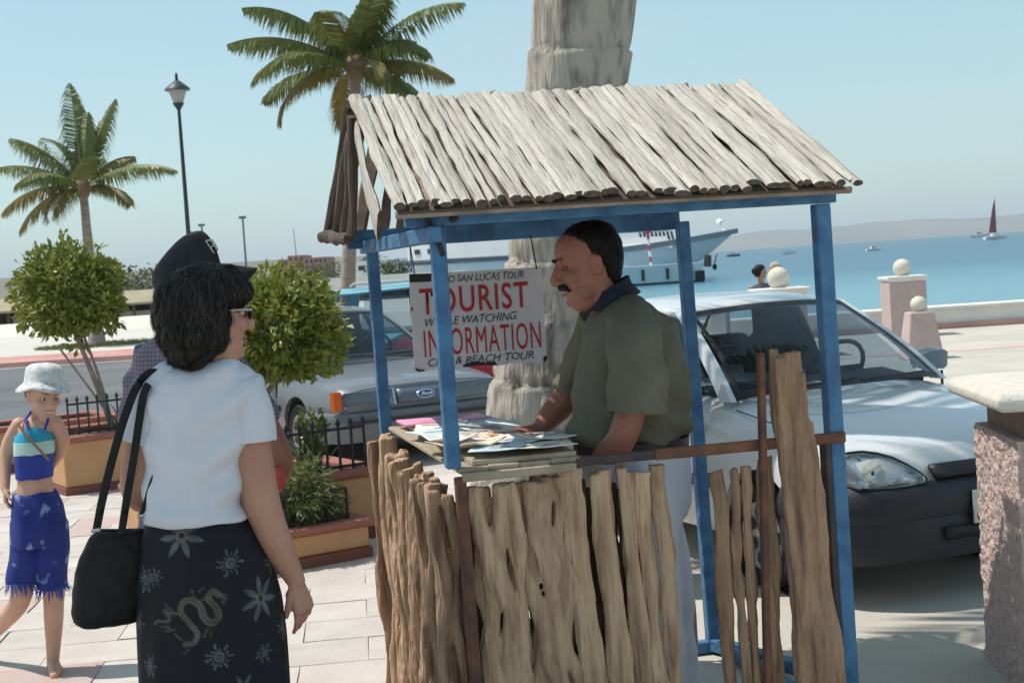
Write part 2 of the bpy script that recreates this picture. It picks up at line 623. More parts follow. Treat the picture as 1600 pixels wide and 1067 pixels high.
# ------------------------------------------------------------------ near stucco pillar at the right edge
M_stucco_r = mat('rough_stucco', (.60, .455, .41), .95, (.50, .37, .335), 26, 3, bump=1.0, bscale=55, bstretch=(1, 1, .75), dist=.03)
M_capw = mat('cap_render', (.64, .60, .54), .9, (.56, .52, .465), 18, 5, bump=.35, bscale=70)
M_neck = mat('neck_shade_render', (.26, .17, .14), .9, (.22, .14, .12), 12, 4, bump=.5, bscale=50)  # brown tone stands for the shadow in the recess under the cap
pc = thing('gate_pillar', 'rough pink stucco pillar with thick white cap beside the white car', 'pillar', (2.21, 5.5, 0), R(-4))
mb = MB(); mb.box((-.015, 0, .475), (.80, .62, .95))
o = mb.build('shaft', M_stucco_r, pc, False, local=True)
bm = bmesh.new(); bm.from_mesh(o.data); bmesh.ops.subdivide_edges(bm, edges=bm.edges, cuts=40, use_grid_fill=True)
for v in bm.verts:
    q = v.co
    d = Vector((q.x + .015 if abs(abs(q.x + .015) - .4) < 1e-4 else 0, q.y if abs(abs(q.y) - .31) < 1e-4 else 0, 0))
    if d.length: v.co += d.normalized() * (.013 * mnoise.noise(q * 38) + .008 * mnoise.noise(q * 90) + .006 * mnoise.noise(q * 9))
bm.to_mesh(o.data); bm.free()
mb = MB(); mb.box((0, 0, 1.005), (.74, .56, .11)); mb.build('neck', M_neck, pc, False, local=True)
mb = MB(); mb.loft([[Vector((a * sx_ * .50, a * sy_ * .40, z)) for sx_, sy_ in ((-1, -1), (1, -1), (1, 1), (-1, 1))] for a, z in ((.9, 1.062), (.97, 1.066), (1.0, 1.08), (1.0, 1.108), (.95, 1.130), (.74, 1.145))])
o = bevel(mb.build('cap', M_capw, pc, False, local=True), .012)

# ------------------------------------------------------------------ ship and boats
M_shipw = mat('ship_white', (.80, .80, .78), .5, (.74, .74, .73), .25, 5)
M_shiph = mat('ship_hull', (.76, .78, .78), .45, (.70, .72, .73), .2, 5)
M_dark = mat('dark_glass', (.03, .04, .055), .15)
M_rail = mat('deck_edge', (.09, .13, .17), .5)
M_redp = mat('red_paint', (.50, .06, .05), .5)
M_black = mat('black_rubber', (.02, .02, .022), .7, spec=.3)
SY = 200.0


def SX(px): return PY(px, 400, SY).x


sh = thing('passenger_ship', 'large white passenger ship moored side on with a raked bow', 'ship', (SX(900), SY, SEA))
xb, xs = SX(1155), SX(628)
secs = []
for k in range(29):
    u = k / 28
    x_d = xs + (xb - xs) * u
    hw = 5.2 * (1 - max(0, (u - .55) / .45) ** 2.2) * (0.75 + .25 * min(1, u * 6))
    rake = max(0, (u - .62) / .38)
    xw = x_d - 8.6 * rake ** 1.3
    zd = SEA + 4.0 + 2.2 * max(0, (u - .45) / .55) ** 1.7
    hw = max(hw, .06)
    ring = []
    for t, wf in ((-.35, .78), (0, .86), (.3, .92), (.62, .96), (.93, 1.0), (1.0, 1.01)):
        z = SEA + t * (zd - SEA); x = xw + (x_d - xw) * max(0, t) ** .9
        ring.append((x, hw * (wf if rake < .05 else wf - (1 - t) * .55 * rake), z))
    secs.append([Vector((x, SY - max(.03, y), z)) for x, y, z in ring] + [Vector((x, SY + max(.03, y), z)) for x, y, z in reversed(ring)])
mb = MB(); mb.loft(secs); mb.build('hull', M_shiph, sh, autos=30)
mb = MB()
for s_ in (0, -1):
    for a, c in zip(secs[:-1], secs[1:]):
        i0 = 5 if s_ == 0 else 6
        p, q = a[i0], c[i0]
        d = Vector((0, -.14 if s_ == 0 else .14, 0))
        mb.loft([[p + d + Vector((0, 0, -.5)), p + d + Vector((0, 0, .16)), p + Vector((0, 0, .16)), p + Vector((0, 0, -.5))],
                 [q + d + Vector((0, 0, -.5)), q + d + Vector((0, 0, .16)), q + Vector((0, 0, .16)), q + Vector((0, 0, -.5))]])
mb.build('deck_edge', M_rail, sh, False)
# aft decks
mb = MB(); mb.box(((SX(640) + SX(880)) / 2, SY, SEA + 6.2), (SX(880) - SX(640), 9.2, 4.6)); aft = mb.build('aft_cabin', M_shipw, sh, False)
for k, px in enumerate(range(655, 880, 20)):
    mb = MB(); mb.box((SX(px), SY - 4.62, SEA + 5.25), (.70, .6, .62)); mb.build('cabin_window', M_dark, aft, False)
for k in range(9):
    mb = MB(); mb.box((SX(665 + k * 24), SY - 4.62, SEA + 7.6), (1.1, .6, .7)); mb.build('cabin_window', M_dark, aft, False)
mb = MB(); mb.box(((SX(640) + SX(880)) / 2, SY - .1, SEA + 4.05), (SX(885) - SX(636), 9.8, .14)); mb.box(((SX(640) + SX(880)) / 2, SY - .1, SEA + 8.55), (SX(885) - SX(636), 9.8, .14)); mb.build('deck_slab', M_rail, sh, False)
# forward house
mb = MB(); mb.box(((SX(880) + SX(1046)) / 2, SY, SEA + 4.9), (SX(1046) - SX(880), 8.0, 1.6)); fw = mb.build('forward_cabin', M_shipw, sh, False)
mb = MB(); mb.loft([[Vector((x, SY + y, z)) for x, y in ((SX(880), -4.2), (xe, -4.2), (xe, 4.2), (SX(880), 4.2))] for xe, z in ((SX(1052), SEA + 6.5), (SX(1048), SEA + 6.9), (SX(1030), SEA + 7.7))]); mb.build('upper_roof', M_shipw, sh, False)
for k in range(9):
    mb = MB(); x0 = SX(998 + k * 6)
    mb.prism([(x0, SEA + 5.2), (x0 + .32, SEA + 5.2), (x0 + .12, SEA + 6.3), (x0 - .22, SEA + 6.3)], SY - 4.06, SY - 4.0, lambda a, b, t: Vector((a, t, b)))
    mb.build('bridge_window', M_dark, fw, False)
mb = MB(); mb.tube([(SX(1136), SY, SEA + 5.6), (SX(1128), SY, SEA + 7.2)], [.14, .1], 6); mb.tube([(SX(1128), SY, SEA + 7.2), (SX(1124), SY + .2, SEA + 7.6)], [.5, .3], 8); mb.build('bow_light', M_shipw, sh)
mb = MB(); mb.tube([(SX(1103), SY - 1.9, SEA + 2.9), (SX(1101), SY - 2.0, SEA + 1.4)], [.45, .55], 8); mb.build('anchor', M_black, sh)
mb = MB(); mb.tube([(SX(1119), SY - .9, SEA + 3), (SX(1114), SY - .95, SEA + 1.8)], [.08, .08], 6); mb.ell((SX(1114), SY - .95, SEA + 1.3), (.32, .3, .45), None, 10, 8); mb.build('fender', M_black, sh)

# the ship lies at an angle, bow nearer
for o in sh.children_recursive:
    a = vco(o) + np.array(sh.location)
    yn = 226 - 46 * (a[:, 0] - xs) / (xb - xs)
    k_ = yn / SY
    a = np.stack([a[:, 0] * k_, a[:, 1] - SY + yn, SEA + (a[:, 2] - SEA) * k_], 1)
    vset(o, a - np.array(sh.location))

YB = 158.0


def BX(px): return PY(px, 400, YB).x


bt = thing('work_boat', 'flat sided pale work boat lying alongside the ship with black fenders', 'boat', (BX(1040), YB, SEA))
x0, x1 = BX(962), BX(1094)
mb = MB(); mb.loft([[Vector((x0 + a, YB - c, z)), Vector((x1 - b, YB - c, z)), Vector((x1 - b, YB + c, z)), Vector((x0 + a, YB + c, z))] for a, b, c, z in ((.3, .5, 1.8, SEA - .3), (0, .2, 2.0, SEA + .3), (0, 0, 2.0, SEA + 2.05))])
mb.build('hull', mat('work_boat_paint', (.55, .66, .68), .5, (.48, .60, .63), .5, 4), bt, False)
mb = MB(); mb.box(((x0 + x1) / 2, YB - .02, SEA + .05), (x1 - x0 + .1, 4.1, .32)); mb.build('rubbing_strake', M_black, bt, False)
for px in (1000, 1038, 1075):
    mb = MB(); mb.tube([(BX(px), YB - 2.15, SEA + .5), (BX(px), YB - 2.15, SEA + 1.7)], .16, 8); mb.build('fender', M_black, bt)
mb = MB(); mb.box((BX(1088), YB - 2.1, SEA + .7), (1.0, .3, 1.0)); mb.build('stern_tyre', M_black, bt, False)
mk = thing('channel_marker', 'thin red and white striped marker pole in front of the ship', 'marker', (PY(1018, 400, 160).x, 160, SEA))
px_ = PY(1018, 400, 160).x
for k in range(9):
    mb = MB(); mb.tube([(px_ - .03 * k, 160, SEA - .1 + k * .62), (px_ - .03 * (k + 1), 160, SEA - .1 + (k + 1) * .62)], .15, 8); mb.build('band', M_redp if k % 2 == 0 else M_shipw, mk)
mb = MB(); mb.lathe([(.05, 0), (.5, .3), (.5, .7), (.05, .9)], (px_ - .3, 160, SEA + 5.4), 10); mb.build('topmark', M_redp, mk)


def small_boat(px, py, ln, lab, hullm, cab=True):
    p = G(px, py, SEA)
    t = thing('motor_boat', lab, 'boat', (p.x, p.y, SEA), random.uniform(-.3, .3))
    mb = MB(); rs = []
    for u in (0, .2, .5, .75, .9, 1):
        hw = ln * .16 * (1 - max(0, (u - .5) / .5) ** 2) + .02; zt = ln * (.13 + .07 * u * u); x = (u - .5) * ln
        rs.append([Vector((x - .1 * ln * (u > .8) * 0, -hw * .6, 0)), Vector((x, -hw, zt)), Vector((x, hw, zt)), Vector((x, hw * .6, 0))])
    mb.loft(rs); mb.build('hull', hullm, t, False, local=True)
    if cab:
        mb = MB(); mb.loft([[Vector((x * ln, y * ln, z * ln)) for x, y in ((-.2 + a, -.1), (.15 - a, -.1), (.15 - a, .1), (-.2 + a, .1))] for a, z in ((0, .13), (.03, .3))]); c = mb.build('cabin', M_shipw, t, False, local=True)
        mb = MB(); mb.box((-.03 * ln, -.101 * ln, .22 * ln), (.26 * ln, .02, .06 * ln)); mb.build('cabin_window', M_dark, c, False, local=True)
    return t


M_navy = mat('navy_hull', (.03, .05, .10), .4)
t = small_boat(1146, 401, 6, 'small dark hulled sailing dinghy just right of the ship bow', M_navy)
mb = MB(); mb.tube([(0, 0, .8), (0, 0, 5.0)], [.06, .04], 6); mb.build('mast', M_shipw, t, local=True)
mb = MB(); mb.tube([(0, 0, 1.4), (-2.4, 0, 1.5)], [.16, .13], 8); mb.build('furled_sail', mat('sail_cover', (.10, .14, .28), .8), t, local=True)
small_boat(1233, 397, 5, 'tiny white motor boat on the water behind the booth post', M_shipw)
small_boat(1365, 392, 4.6, 'tiny white motor boat alone in open water', M_shipw)
small_boat(1531, 371, 14, 'distant white motor boat beside the red sailed yacht', M_shipw)
p = G(1556, 374, SEA)
t = thing('sailing_yacht', 'sailing yacht with a tall dark red sail on the horizon', 'sailboat', (p.x, p.y, SEA), R(12))
mb = MB(); rs = []
for u in (0, .15, .4, .7, .9, 1):
    hw = 1.5 * (1 - max(0, (u - .4) / .6) ** 2) + .03; rs.append([Vector(((u - .5) * 11, -hw * .5, -.1)), Vector(((u - .5) * 11, -hw, 1.3 + .5 * u)), Vector(((u - .5) * 11, hw, 1.3 + .5 * u)), Vector(((u - .5) * 11, hw * .5, -.1))])
mb.loft(rs); mb.build('hull', M_shipw, t, False, local=True)
mb = MB(); mb.loft([[Vector((x * 5.5, y, z)) for x, y in ((-.35, -.8), (.3, -.7), (.3, .7), (-.35, .8))] for z in (1.3, 2.6)]); mb.build('cabin', M_shipw, t, False, local=True)
mb = MB(); mb.tube([(.4, 0, 1.5), (.4, 0, 18.5)], [.12, .07], 8); mb.build('mast', M_rail, t, local=True)
M_sail = mat('red_sail', (.30, .06, .06), .8)
mb = MB(); mb.grid(lambda u, v: Vector((.3 - 3.6 * u * (1 - v) ** .8, .35 * math.sin(math.pi * u) * (1 - v), 3 + 15 * v)), 8, 10)
o = mb.build('sail', M_sail, t, local=True, fixn=False); bake(o, ('SOLIDIFY', dict(thickness=.03)))

# ------------------------------------------------------------------ far shore on the left: pavilion, buildings, masts, trees
M_thatch = mat('thatch', (.36, .31, .21), .95, (.28, .24, .17), .6, 6, bump=.4, bscale=4)
M_shade = mat('dark_timber', (.10, .075, .06), .9)
M_slabroof = mat('grey_roof', (.20, .215, .20), .85, (.25, .26, .24), .3, 5)
YP = 128.0


def XP(px, Y=YP): return PY(px, 440, Y).x


def pavilion(px0, px1, zr, ze, roofm, lab, Y=YP, npost=10, z0=-1.3, walls=True):
    x0, x1 = XP(px0, Y), XP(px1, Y)
    t = thing('beach_pavilion', lab, 'pavilion', ((x0 + x1) / 2, Y, z0))
    mb = MB(); mb.loft([[Vector((x, Y + dy, z)) for dy, z in ((-4.5, ze), (-4.5, ze + .18), (0, zr), (4.5, ze + .18), (4.5, ze))] for x in (x0, x1)])
    mb.build('roof', roofm, t, False)
    for k in range(npost):
        x = x0 + .6 + (x1 - x0 - 1.2) * k / (npost - 1)
        mb = MB(); mb.box((x, Y - 3.9, (z0 + ze) / 2), (.22, .22, ze - z0)); mb.build('post', M_shade, t, False)
    mb = MB(); mb.box(((x0 + x1) / 2, Y + 3.8, (z0 + ze) / 2), (x1 - x0 - .6, .2, ze - z0)); mb.build('back_wall', M_shade, t, False)
    for k in range(4):
        mb = MB(); x = x0 + (x1 - x0) * (k + .5) / 4; mb.box((x, Y - 2.6, z0 + .55), (3.0, .8, 1.1)); mb.build('counter', mat('pale_counter', (.45, .42, .40), .8), t, False)
    return t


pavilion(-60, 262, 1.55, .35, M_thatch, 'long thatched beach pavilion with a shaded open front behind the sand', npost=12)
pavilion(455, 690, 1.5, .25, M_slabroof, 'long grey roofed beach shelter behind the light blue van', Y=118, npost=9)

M_brick = mat('brick_facade', (.40, .20, .155), .9, (.34, .18, .15), .3, 4)
M_brickd = mat('brick_shade', (.27, .17, .17), .9)


def block(t, px0, px1, pyt, Y, dep, m_, z0=-1.3, name='wall'):
    x0, x1 = XP(px0, Y), XP(px1, Y)
    zt = PY((px0 + px1) / 2, pyt, Y).z
    mb = MB(); mb.box(((x0 + x1) / 2, Y + dep / 2, (zt + z0) / 2), (x1 - x0, dep, zt - z0))
    return mb.build(name, m_, t, False), x0, x1, zt


Yb = 420.0
t = thing('brick_building', 'red brick apartment building with two square towers far along the shore', 'building', (XP(475, Yb), Yb, -1.3))
for (a, b, c, dp, q) in ((436, 452, 406, 8, M_brick), (452, 478, 399, 10, M_brick), (478, 514, 402, 12, M_brick)):
    wl, x0, x1, zt = block(t, a, b, c, Yb - dp, dp + 6, q)
    for r_ in range(3):
        for k in range(max(2, int((b - a) / 7))):
            nn = max(2, int((b - a) / 7))
            mb = MB(); mb.box((x0 + (x1 - x0) * (k + .5) / nn, Yb - dp - .02, zt - 1.0 - r_ * 1.8), (.7, .1, .95)); mb.build('window', M_dark, wl, False)
mb = MB(); p = PY(463, 399, Yb); mb.tube([(p.x, Yb, p.z - 1), (p.x - .3, Yb, p.z + 7.4)], [.14, .09], 6); mb.build('antenna', M_rail, t)
for (a, b, c, Y, lab) in ((556, 640, 407, 300, 'low white harbour building beyond the grey roofed shelter'), (575, 592, 399, 320, 'small white block with a dark opening by the harbour'), (655, 720, 408, 330, 'white shed behind the booth sign')):
    t = thing('harbour_building', lab, 'building', (XP((a + b) / 2, Y), Y, -1.3), 0, 'white buildings along the harbour')
    wl, x0, x1, zt = block(t, a, b, c, Y, 9, M_shipw)
    for k in range(4):
        mb = MB(); mb.box((x0 + (x1 - x0) * (k + .5) / 4, Y - .03, zt - 1.3), ((x1 - x0) * .12, .08, 1.0)); mb.build('window', M_dark, wl, False)
    mb = MB(); mb.box(((x0 + x1) / 2, Y + 4.5, zt + .08), (x1 - x0 + .4, 9.4, .16)); mb.build('roof', M_shipw, t, False)
for px, y0, y1, Y, lab in ((315, 352, 440, 160, 'faint thin mast nearest the lamp post'), (379, 340, 432, 150, 'thin grey light mast rising above the round tree'), (640, 380, 432, 210, 'thin mast beside the left booth post')):
    a = PY(px + (y1 - y0) * .066, y1, Y); b = PY(px, y0, Y)
    t = thing('light_mast', lab, 'mast', (a.x, Y, -1.3), 0, 'thin masts on the far shore')
    mb = MB(); mb.tube([(b.x, Y, -1.3), (b.x, Y, b.z)], [.13, .09], 6); mb.build('pole', M_rail, t)
    mb = MB(); mb.box((b.x, Y - .1, b.z), (.7, .3, .25)); mb.build('floodlight', M_rail, t, False)
# ================================================================== THE BOOTH
KA = Vector((-.21, 4.58, 0)); KR = R(13.3)
kx = Vector((math.cos(KR), math.sin(KR), 0)); ky = Vector((-math.sin(KR), math.cos(KR), 0))
M_blue = mat('blue_paint', (.065, .185, .34), .6, (.038, .115, .235), 11, 7, bump=.35, bscale=45, lo=.42, hi=.62)
M_rust = mat('rusty_steel', (.20, .085, .05), .85, (.10, .05, .04), 14, 5, bump=.3, bscale=60)
M_rustd = mat('dark_rusty_steel', (.10, .06, .05), .8, (.05, .04, .045), 10, 5, bump=.3, bscale=60)
M_stick = mat('weathered_rib', (.535, .49, .435), .92, (.30, .255, .215), 30, 8, stretch=(1, 1, .10), bump=1.0, bscale=75, bstretch=(1, 1, .09), rnd=.13, lo=.50, hi=.80)
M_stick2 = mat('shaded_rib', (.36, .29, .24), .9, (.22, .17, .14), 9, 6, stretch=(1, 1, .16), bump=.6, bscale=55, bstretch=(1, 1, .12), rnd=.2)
M_stick3 = mat('backlit_shade_rib', (.13, .10, .08), .9, (.07, .05, .04), 20, 6, stretch=(1, 1, .12), bump=.9, bscale=60, bstretch=(1, 1, .1), rnd=.2)  # backlit shade of the left gable and roof end, put into the colour
M_log = mat('cactus_wood', (.545, .365, .235), .9, (.22, .125, .072), 26, 8, stretch=(1, 1, .12), bump=1.0, bscale=60, bstretch=(1, 1, .13), rnd=.10, lo=.44, hi=.76)
M_logd = mat('gap_shade_wood', (.14, .09, .06), .92, (.07, .045, .032), 26, 6, stretch=(1, 1, .12), bump=.8, bscale=60, bstretch=(1, 1, .13), rnd=.15)  # inner logs: shade inside the holes and gaps, put into the colour
M_logb = mat('brown_cactus_wood', (.40, .245, .155), .9, (.155, .085, .05), 26, 8, stretch=(1, 1, .12), bump=1.0, bscale=60, bstretch=(1, 1, .13), rnd=.14, lo=.44, hi=.76)
M_plank = mat('counter_plank', (.44, .36, .27), .85, (.32, .25, .18), 8, 6, stretch=(1, .12, 1), bump=.4, bscale=40, bstretch=(1, .1, 1), rnd=.12)
M_edge = mat('dark_board_edge', (.10, .08, .075), .8)
M_endg = mat('dark_end_grain', (.075, .055, .045), .95, (.13, .10, .08), 60, 3)
M_gunk = mat('black_tape', (.025, .022, .025), .7)

kiosk = thing('information_booth', 'rustic tourist booth of cactus wood with blue posts and a stick roof', 'booth', KA, KR)
KM = ROOT_M[kiosk.name]; KI = KM.inverted()


def KL(px, py, ly=None, lx=None, z=None):
    """point seen at a pixel on one of the booth's own planes, in booth coordinates"""
    d = Vector(ray(px, py)); c = Vector(_C)
    if z is not None: t = (z - c.z) / d.z
    elif ly is not None: t = (ly - (c - KA).dot(ky)) / d.dot(ky)
    else: t = (lx - (c - KA).dot(kx)) / d.dot(kx)
    return KI @ (c + d * t)


def kbar(name, a, b, w, d, m, bev=.004, parent=None):
    mb = MB(); mb.bar(a, b, w, d, up=(0, 0, 1) if abs(Vector(b)[2] - Vector(a)[2]) < .3 else (0, 1, 0))
    o = mb.build(name, m, parent or kiosk, False, local=True)
    return bevel(o, bev, 1)


W_, D_ = 1.29, 1.45
kbar('post', (0, 0, 1.075), (0, 0, 1.83), .046, .046, M_blue)
kbar('post', (0.012, D_, .0), (0, D_, 1.83), .046, .046, M_blue)
kbar('post', (W_ + .012, .0, 0), (W_, 0, 1.83), .052, .052, M_blue)
kbar('post', (W_ + .03, D_ - .12, 0), (W_ + .01, D_ - .1, 1.83), .05, .05, M_blue)
kbar('beam', (-.10, 0, 1.853), (W_ + .05, 0, 1.853), .045, .042, M_blue)
kbar('beam', (-.10, D_, 1.838), (W_ + .03, D_, 1.838), .05, .075, M_blue)
kbar('beam', (-.02, -.08, 1.805), (-.02, D_ + .08, 1.805), .04, .05, M_blue)
kbar('beam', (W_ + .0, -.06, 1.895), (W_ + .0, D_ + .08, 1.895), .04, .042, M_blue)
kbar('base_rail', (W_ + .06, .05, .035), (W_ + .06, D_ - .15, .035), .05, .05, M_blue)
kbar('base_rail', (.0, D_ - .12, .03), (W_ + .03, D_ - .12, .03), .05, .05, M_blue)
kbar('base_rail', (W_ + .03, D_ - .14, .04), (W_ + .28, .75, .02), .06, .05, M_blue)
# rafters under the roof
for x in (-.03, .62, 1.26):
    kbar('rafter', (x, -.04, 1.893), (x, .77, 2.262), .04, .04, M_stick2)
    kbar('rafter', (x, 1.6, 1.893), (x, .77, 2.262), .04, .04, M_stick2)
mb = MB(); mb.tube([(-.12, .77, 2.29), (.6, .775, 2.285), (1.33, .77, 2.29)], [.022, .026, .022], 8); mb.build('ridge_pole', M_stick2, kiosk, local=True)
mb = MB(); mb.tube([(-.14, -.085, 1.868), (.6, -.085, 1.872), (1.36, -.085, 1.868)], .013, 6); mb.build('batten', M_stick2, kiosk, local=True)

rng = random.Random(5)


def rib_mesh(a, b, wid, th, seed, rows=14, seg=9, wob=.008, taper=.85, ragged=True):
    """flattened, fluted and crooked rod between two points, width across +X; returned with its long axis on Z"""
    r_ = random.Random(seed)
    a, b = Vector(a), Vector(b); L = (b - a).length
    ph = [r_.uniform(0, 6.28) for _ in range(6)]
    rings = []
    for i in range(rows + 1):
        u = i / rows
        cx = wob * (math.sin(u * 4 + ph[0]) + .6 * math.sin(u * 9 + ph[1])); cy = wob * .5 * math.sin(u * 6 + ph[2])
        w = wid / 2 * (1 + (taper - 1) * u) * (1 + .09 * math.sin(u * 11 + ph[3]) + .08 * math.sin(u * 23 + ph[4]) + .07 * math.sin(u * 41 + ph[1]))
        t = th / 2 * (1 + .14 * math.sin(u * 13 + ph[5]))
        ring = []
        for k in range(seg):
            an = 2 * math.pi * k / seg + .2
            q = 1 + .16 * mnoise.noise(Vector((math.cos(an) * 2, math.sin(an) * 2 + seed, u * 5))) + .12 * mnoise.noise(Vector((math.cos(an) * 5, math.sin(an) * 5 + seed, u * 9)))
            ring.append(Vector((cx + w * q * math.cos(an), cy + t * q * math.sin(an), u * L)))
        rings.append(ring)
    mb = MB(); mb.loft(rings)
    for k_ in range(len(mb.f)):
        if len(mb.f[k_]) > 4: mb.mi[k_] = 1
    return mb, L


def place_rib(name, a, b, wid, th, m, parent, seed, up=(0, 0, 1), **kw):
    mb, L = rib_mesh(a, b, wid, th, seed, **kw)
    me = mb.mesh(name); me.materials.append(m); me.materials.append(M_endg)
    me.polygons.foreach_set('use_smooth', [True] * len(me.polygons)); me.set_sharp_from_angle(angle=R(50))
    o = bpy.data.objects.new(name, me); scene.collection.objects.link(o); o.parent = parent
    a, b = Vector(a), Vector(b)
    z = (b - a).normalized(); y = (Vector(up) - z * Vector(up).dot(z)).normalized(); x = y.cross(z)
    o.matrix_local = Matrix(((x.x, y.x, z.x, a.x), (x.y, y.y, z.y, a.y), (x.z, y.z, z.z, a.z), (0, 0, 0, 1)))
    return o


# front slope: cactus ribs from ridge to eave
x = -.145; k = 0
while x < 1.36:
    w = rng.choice((.022, .028, .034, .034, .042, .05))
    xm = x + w / 2
    sk = rng.uniform(-.010, .010)
    e0 = rng.uniform(-.022, .022); e1 = rng.uniform(-.03, .02)
    yt, zt_ = .77 + e1, 2.322 + e1 * .5 + rng.uniform(-.004, .010)
    ye, ze = -.125 + e0, 1.893 + e0 * .5 + rng.uniform(-.003, .008)
    place_rib('roof_rib', (xm + sk, ye, ze), (xm - sk * .3, yt, zt_), w * rng.uniform(.98, 1.16), rng.uniform(.018, .026), M_stick, kiosk, 100 + k, up=(0, -.45, .9), rows=22, seg=12, wob=.0032, taper=rng.uniform(.85, 1.08))
    x += w + (rng.uniform(.004, .011) if rng.random() < .27 else -.001); k += 1
print('front ribs', k)
# back slope: thinner and gappy
x = -.14; k = 0
while x < 1.36:
    w = rng.uniform(.03, .05)
    sk = rng.uniform(-.02, .02)
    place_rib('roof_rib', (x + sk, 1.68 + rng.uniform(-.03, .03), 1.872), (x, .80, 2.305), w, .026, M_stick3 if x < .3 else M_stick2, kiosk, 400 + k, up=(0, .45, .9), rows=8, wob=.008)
    x += w + (rng.uniform(.02, .05) if x < .25 else rng.uniform(-.004, .012)); k += 1
# thin boards under the ribs
M_ply = mat('gap_shade_ply', (.12, .09, .065), .9, (.08, .06, .045), 5, 5, stretch=(.2, 1, 1))  # coloured dark so the gaps between the ribs look shaded
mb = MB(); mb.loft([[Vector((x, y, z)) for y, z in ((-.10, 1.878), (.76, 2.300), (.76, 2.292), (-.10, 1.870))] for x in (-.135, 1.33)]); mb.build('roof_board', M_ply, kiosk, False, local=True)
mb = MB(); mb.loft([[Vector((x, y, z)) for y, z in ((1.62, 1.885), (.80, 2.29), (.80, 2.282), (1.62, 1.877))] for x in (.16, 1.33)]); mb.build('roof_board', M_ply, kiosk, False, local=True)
# odd knobs lying on the ridge
for k in range(6):
    x = -.06 + k * .25 + rng.uniform(-.08, .08)
    place_rib('ridge_stub', (x - .02, .80, 2.315), (x + .03, .79 + rng.uniform(-.02, .02), 2.328), .03, .024, M_stick2, kiosk, 700 + k, rows=4, wob=.002)
# leaning sticks in the left gable
for k, (a, b) in enumerate((((-.155, 1.66, 1.86), (-.135, .82, 2.30)), ((-.15, 1.42, 1.83), (-.13, .80, 2.28)), ((-.15, 1.14, 1.83), (-.13, .79, 2.27)), ((-.15, .88, 1.84), (-.135, .76, 2.26)))):
    place_rib('gable_stick', a, b, .045, .034, M_stick3, kiosk, 800 + k, up=(-1, 0, 0), rows=8)
place_rib('gable_board', (-.15, .22, 1.84), (-.14, .66, 2.20), .13, .018, M_stick, kiosk, 810, up=(-1, 0, 0), rows=8)
place_rib('gable_sill', (-.17, 1.72, 1.86), (-.16, .9, 1.835), .05, .045, M_stick3, kiosk, 811, up=(-1, 0, 0), rows=8)


# ---- log walls
def log(name, x, y, r, z0, z1, seed, m, flute=0, fl_amp=.12, lean=(0, 0), holes=0, flat=.8, ridge_=.10, seg=20, rows=44, top=1.0, wob=.014, parent=None, hole_h=.055, twist=.5, topcut=None):
    rr = random.Random(seed)
    ph = [rr.uniform(0, 6.28) for _ in range(8)]
    hl = []
    for k in range(holes):
        hl.append((rr.uniform(-2.5, -.6), rr.uniform(.06, .94), rr.uniform(.14, .26), rr.uniform(.5, 1.3) * hole_h))
    H = z1 - z0
    # ring stack; the camera side is angle -90 deg (towards -y)
    vs_, keep = [], []
    for i in range(rows + 1):
        u = i / rows
        cx = wob * (math.sin(u * 5 + ph[0]) + .5 * math.sin(u * 12 + ph[1])) + lean[0] * u
        cy = wob * .6 * math.sin(u * 6 + ph[2]) + lean[1] * u
        rad = r * (1 + (top - 1) * u) * (1 + .07 * math.sin(u * 8 + ph[3]) + .05 * math.sin(u * 19 + ph[4]))
        for k in range(seg):
            an = 2 * math.pi * k / seg
            q = 1 + ridge_ * mnoise.noise(Vector((math.cos(an + twist * u) * 1.8, math.sin(an + twist * u) * 1.8, u * 3.2 * H + seed * 3.1)))
            q += ridge_ * .6 * mnoise.noise(Vector((math.cos(an) * 4, math.sin(an) * 4, u * 6 * H + seed)))
            q += 1.1 * ridge_ * mnoise.noise(Vector((math.cos(an + twist * u) * 4.5, math.sin(an + twist * u) * 4.5, u * 1.6 * H + seed * 1.7)))
            q += .7 * ridge_ * mnoise.noise(Vector((math.cos(an + twist * u) * 9, math.sin(an + twist * u) * 9, u * 3 * H + seed * 2.3)))
            if flute:
                q += fl_amp * (abs(math.cos(.5 * flute * (an + .25 * math.sin(u * 4 + ph[5])))) ** .7 - .6)
            for ha, hu, hw, hh_ in hl:
                da = (an - ha + math.pi) % (2 * math.pi) - math.pi
                dd = (da / hw) ** 2 + ((u - hu) * H / hh_) ** 2
                if 1 <= dd < 3.2: q += .10 * (1 - (dd - 1) / 2.2)      # raised lip round each hole
            vs_.append(Vector((x + cx + rad * q * math.cos(an), y + cy + rad * flat * q * math.sin(an), z0 + u * H + (.012 * mnoise.noise(Vector((an, seed, 0))) if i == rows else 0))))
    fs_ = []
    for i in range(rows):
        for k in range(seg):
            an = 2 * math.pi * (k + .5) / seg; u = (i + .5) / rows
            cut = False
            for ha, hu, hw, hh_ in hl:
                da = (an - ha + math.pi) % (2 * math.pi) - math.pi
                if (da / hw) ** 2 + ((u - hu) * H / hh_) ** 2 < 1: cut = True
            if topcut and topcut(an, u): cut = True
            if not cut:
                fs_.append((i * seg + k, i * seg + (k + 1) % seg, (i + 1) * seg + (k + 1) % seg, (i + 1) * seg + k))
    mb = MB(); mb.add(vs_, fs_)
    o = mb.build(name, m, parent or kiosk, True, local=True, autos=60)
    if holes or topcut:
        bake(o, ('SOLIDIFY', dict(thickness=.016, offset=-1)))
    else:
        bm = bmesh.new(); bm.from_mesh(o.data); bmesh.ops.holes_fill(bm, edges=[e for e in bm.edges if e.is_boundary]); bm.to_mesh(o.data); bm.free()
    o.data.set_sharp_from_angle(angle=R(55))
    return o


